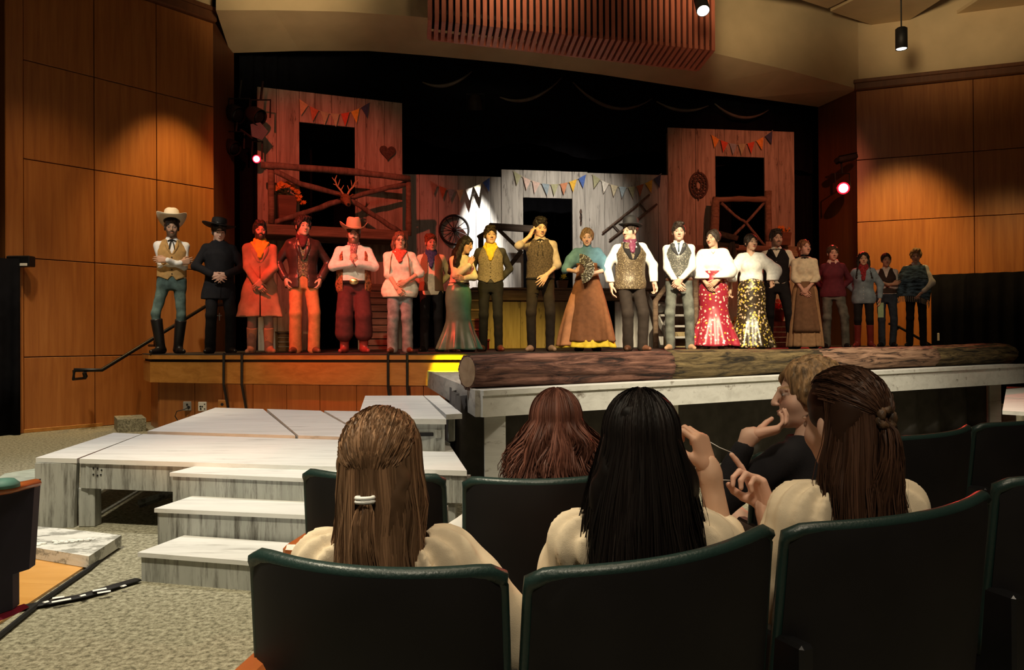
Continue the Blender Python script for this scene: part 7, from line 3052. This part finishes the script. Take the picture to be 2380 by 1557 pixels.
# girl with long black hair, holding a string
sp = dict(sex='f', skin='mid', hairc='black', head=(.02, 0, -.05), arms=[LAP, LAP],
          armsw={0: (W(1646, 1098, 1.97), (.15, -.1, -1), (-.24, .08, .96), (-.75, .62, .1), .95)}, limb=1.12)
r_, K = audience('girl with long straight black hair holding a string in her raised hand', 1476, 1.80, 1.078, 1.66, sp, PI)
shirt(sp, K, r_, blouse_m, .98, .42, .012, seed=32, puff=(.3, .018, .018, .34), neck=1.44, gather=.010, res=.0085)
C2 = (.011, .008, .007)
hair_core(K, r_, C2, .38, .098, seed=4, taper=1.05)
strands(K, r_, C2, 3600, .44, None, .004, 6, .042, 6, .85)
e, w3 = K['el'][0], K['wr'][0]
c = e + (w3 - e) * .36
T_ = unit(w3 - e)
MB().tube([Vector(c - T_ * .008), Vector(c + T_ * .008)], [.056, .054], 16).obj('red_cuff', mat('red_cuff', (.45, .03, .03), .8), r_, True)

# girl seen from behind in half profile, other end of the string
sp = dict(sex='f', skin='fair', hairc='brown', head=(.14, .03, .16), hoff=(.0, -.025, 0), arms=[LAP, LAP],
          armsw={1: (W(1784, 1192, 2.0), (-.1, .2, -1), (-.36, .05, .93), (-.9, -.35, .0), .95)}, hand={1: dict(point=True)}, limb=1.1)
r_, K = audience('girl with brown half up hair turned in profile playing with a string', 1935, 1.98, 1.112, 1.70, sp, PI + .25)
shirt(sp, K, r_, blouse_m, .98, .55, .012, seed=33, puff=(.3, .020, .018, .5), neck=1.45, gather=.010, res=.0085)
C3 = (.058, .027, .016)
hair_core(K, r_, C3, .27, .066, seed=5)
strands(K, r_, C3, 3800, .36, (0, .122, .0), .006, 6, .024, 8, 1.72, tie_len=.30, front=.40)
q = MB()
for k in range(5):
    a_ = k * 1.26
    q.tube([(.020 * math.cos(a_ + t), .128 + .006 * math.cos(3 * t), .0 + .020 * math.sin(a_ + t)) for t in (0, .6, 1.2, 1.8)], [.006, .012, .012, .004], 7)
me = q.mesh('hair_knot', True)
me.transform(Matrix.Translation(K['hd']) @ Matrix(K['hR'].tolist()).to_4x4() @ Matrix.Scale(K['hS'], 4))
link('hair_knot', me, sp['hm'], r_)
# the string between the two hands
A = W(1640, 1022, 2.0)
B = W(1700, 1052, 2.01)
st_ = MB().tube([A, A.lerp(B, .5) + Vector((0, 0, -.003)), B], .0011, 5).tube([W(1662, 1114, 1.97), W(1696, 1116, 2.0)], .0011, 5)
tag(st_.obj('string', tape_m, None, True), 'thin white string stretched between the hands of two girls', 'string')

# woman with wavy auburn hair in the next row
sp = dict(sex='f', skin='fair', hairc='auburn', head=(.05, 0, .0), detail=.9, arms=[LAP, (.27, -.10, 1.02, 1, .2, -.4, -.7, -.5, -.3, -.2, .5, -.8, .5)])
r_, K = audience('woman with wavy auburn hair seated in the next row', 1288, 2.72, 1.02, 1.66, sp, PI)
shirt(sp, K, r_, mat('grey_white_top', (.62, .60, .58), .85), .98, .95, .018, seed=34, neck=1.47)
C4 = (.11, .042, .028)
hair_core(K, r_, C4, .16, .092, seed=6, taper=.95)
strands(K, r_, C4, 3200, .21, None, .016, 8, .046, 9, .9, vol=1.05, thick=.003, curl_out=.02, segs=20)

# person behind the girl in profile, chin on hand
sp = dict(sex='f', skin='fair', hairc='light', head=(.0, 0, 1.0), hoff=(0, -.02, 0), detail=.9, arms=[LAP, LAP],
          armsw={1: (W(1740, 1012, 2.52), (-.3, .2, -1), (.9, .0, .18), (.2, .3, .9), .6)})
r_, K = audience('person with light hair facing left with hand raised to chin, half hidden', 1852, 2.72, 1.125, 1.66, sp, PI + .5)
shirt(sp, K, r_, blackc_m, .98, .80, .012, seed=35)
hair(K, r_, sp['hm'], 'bun', 40)
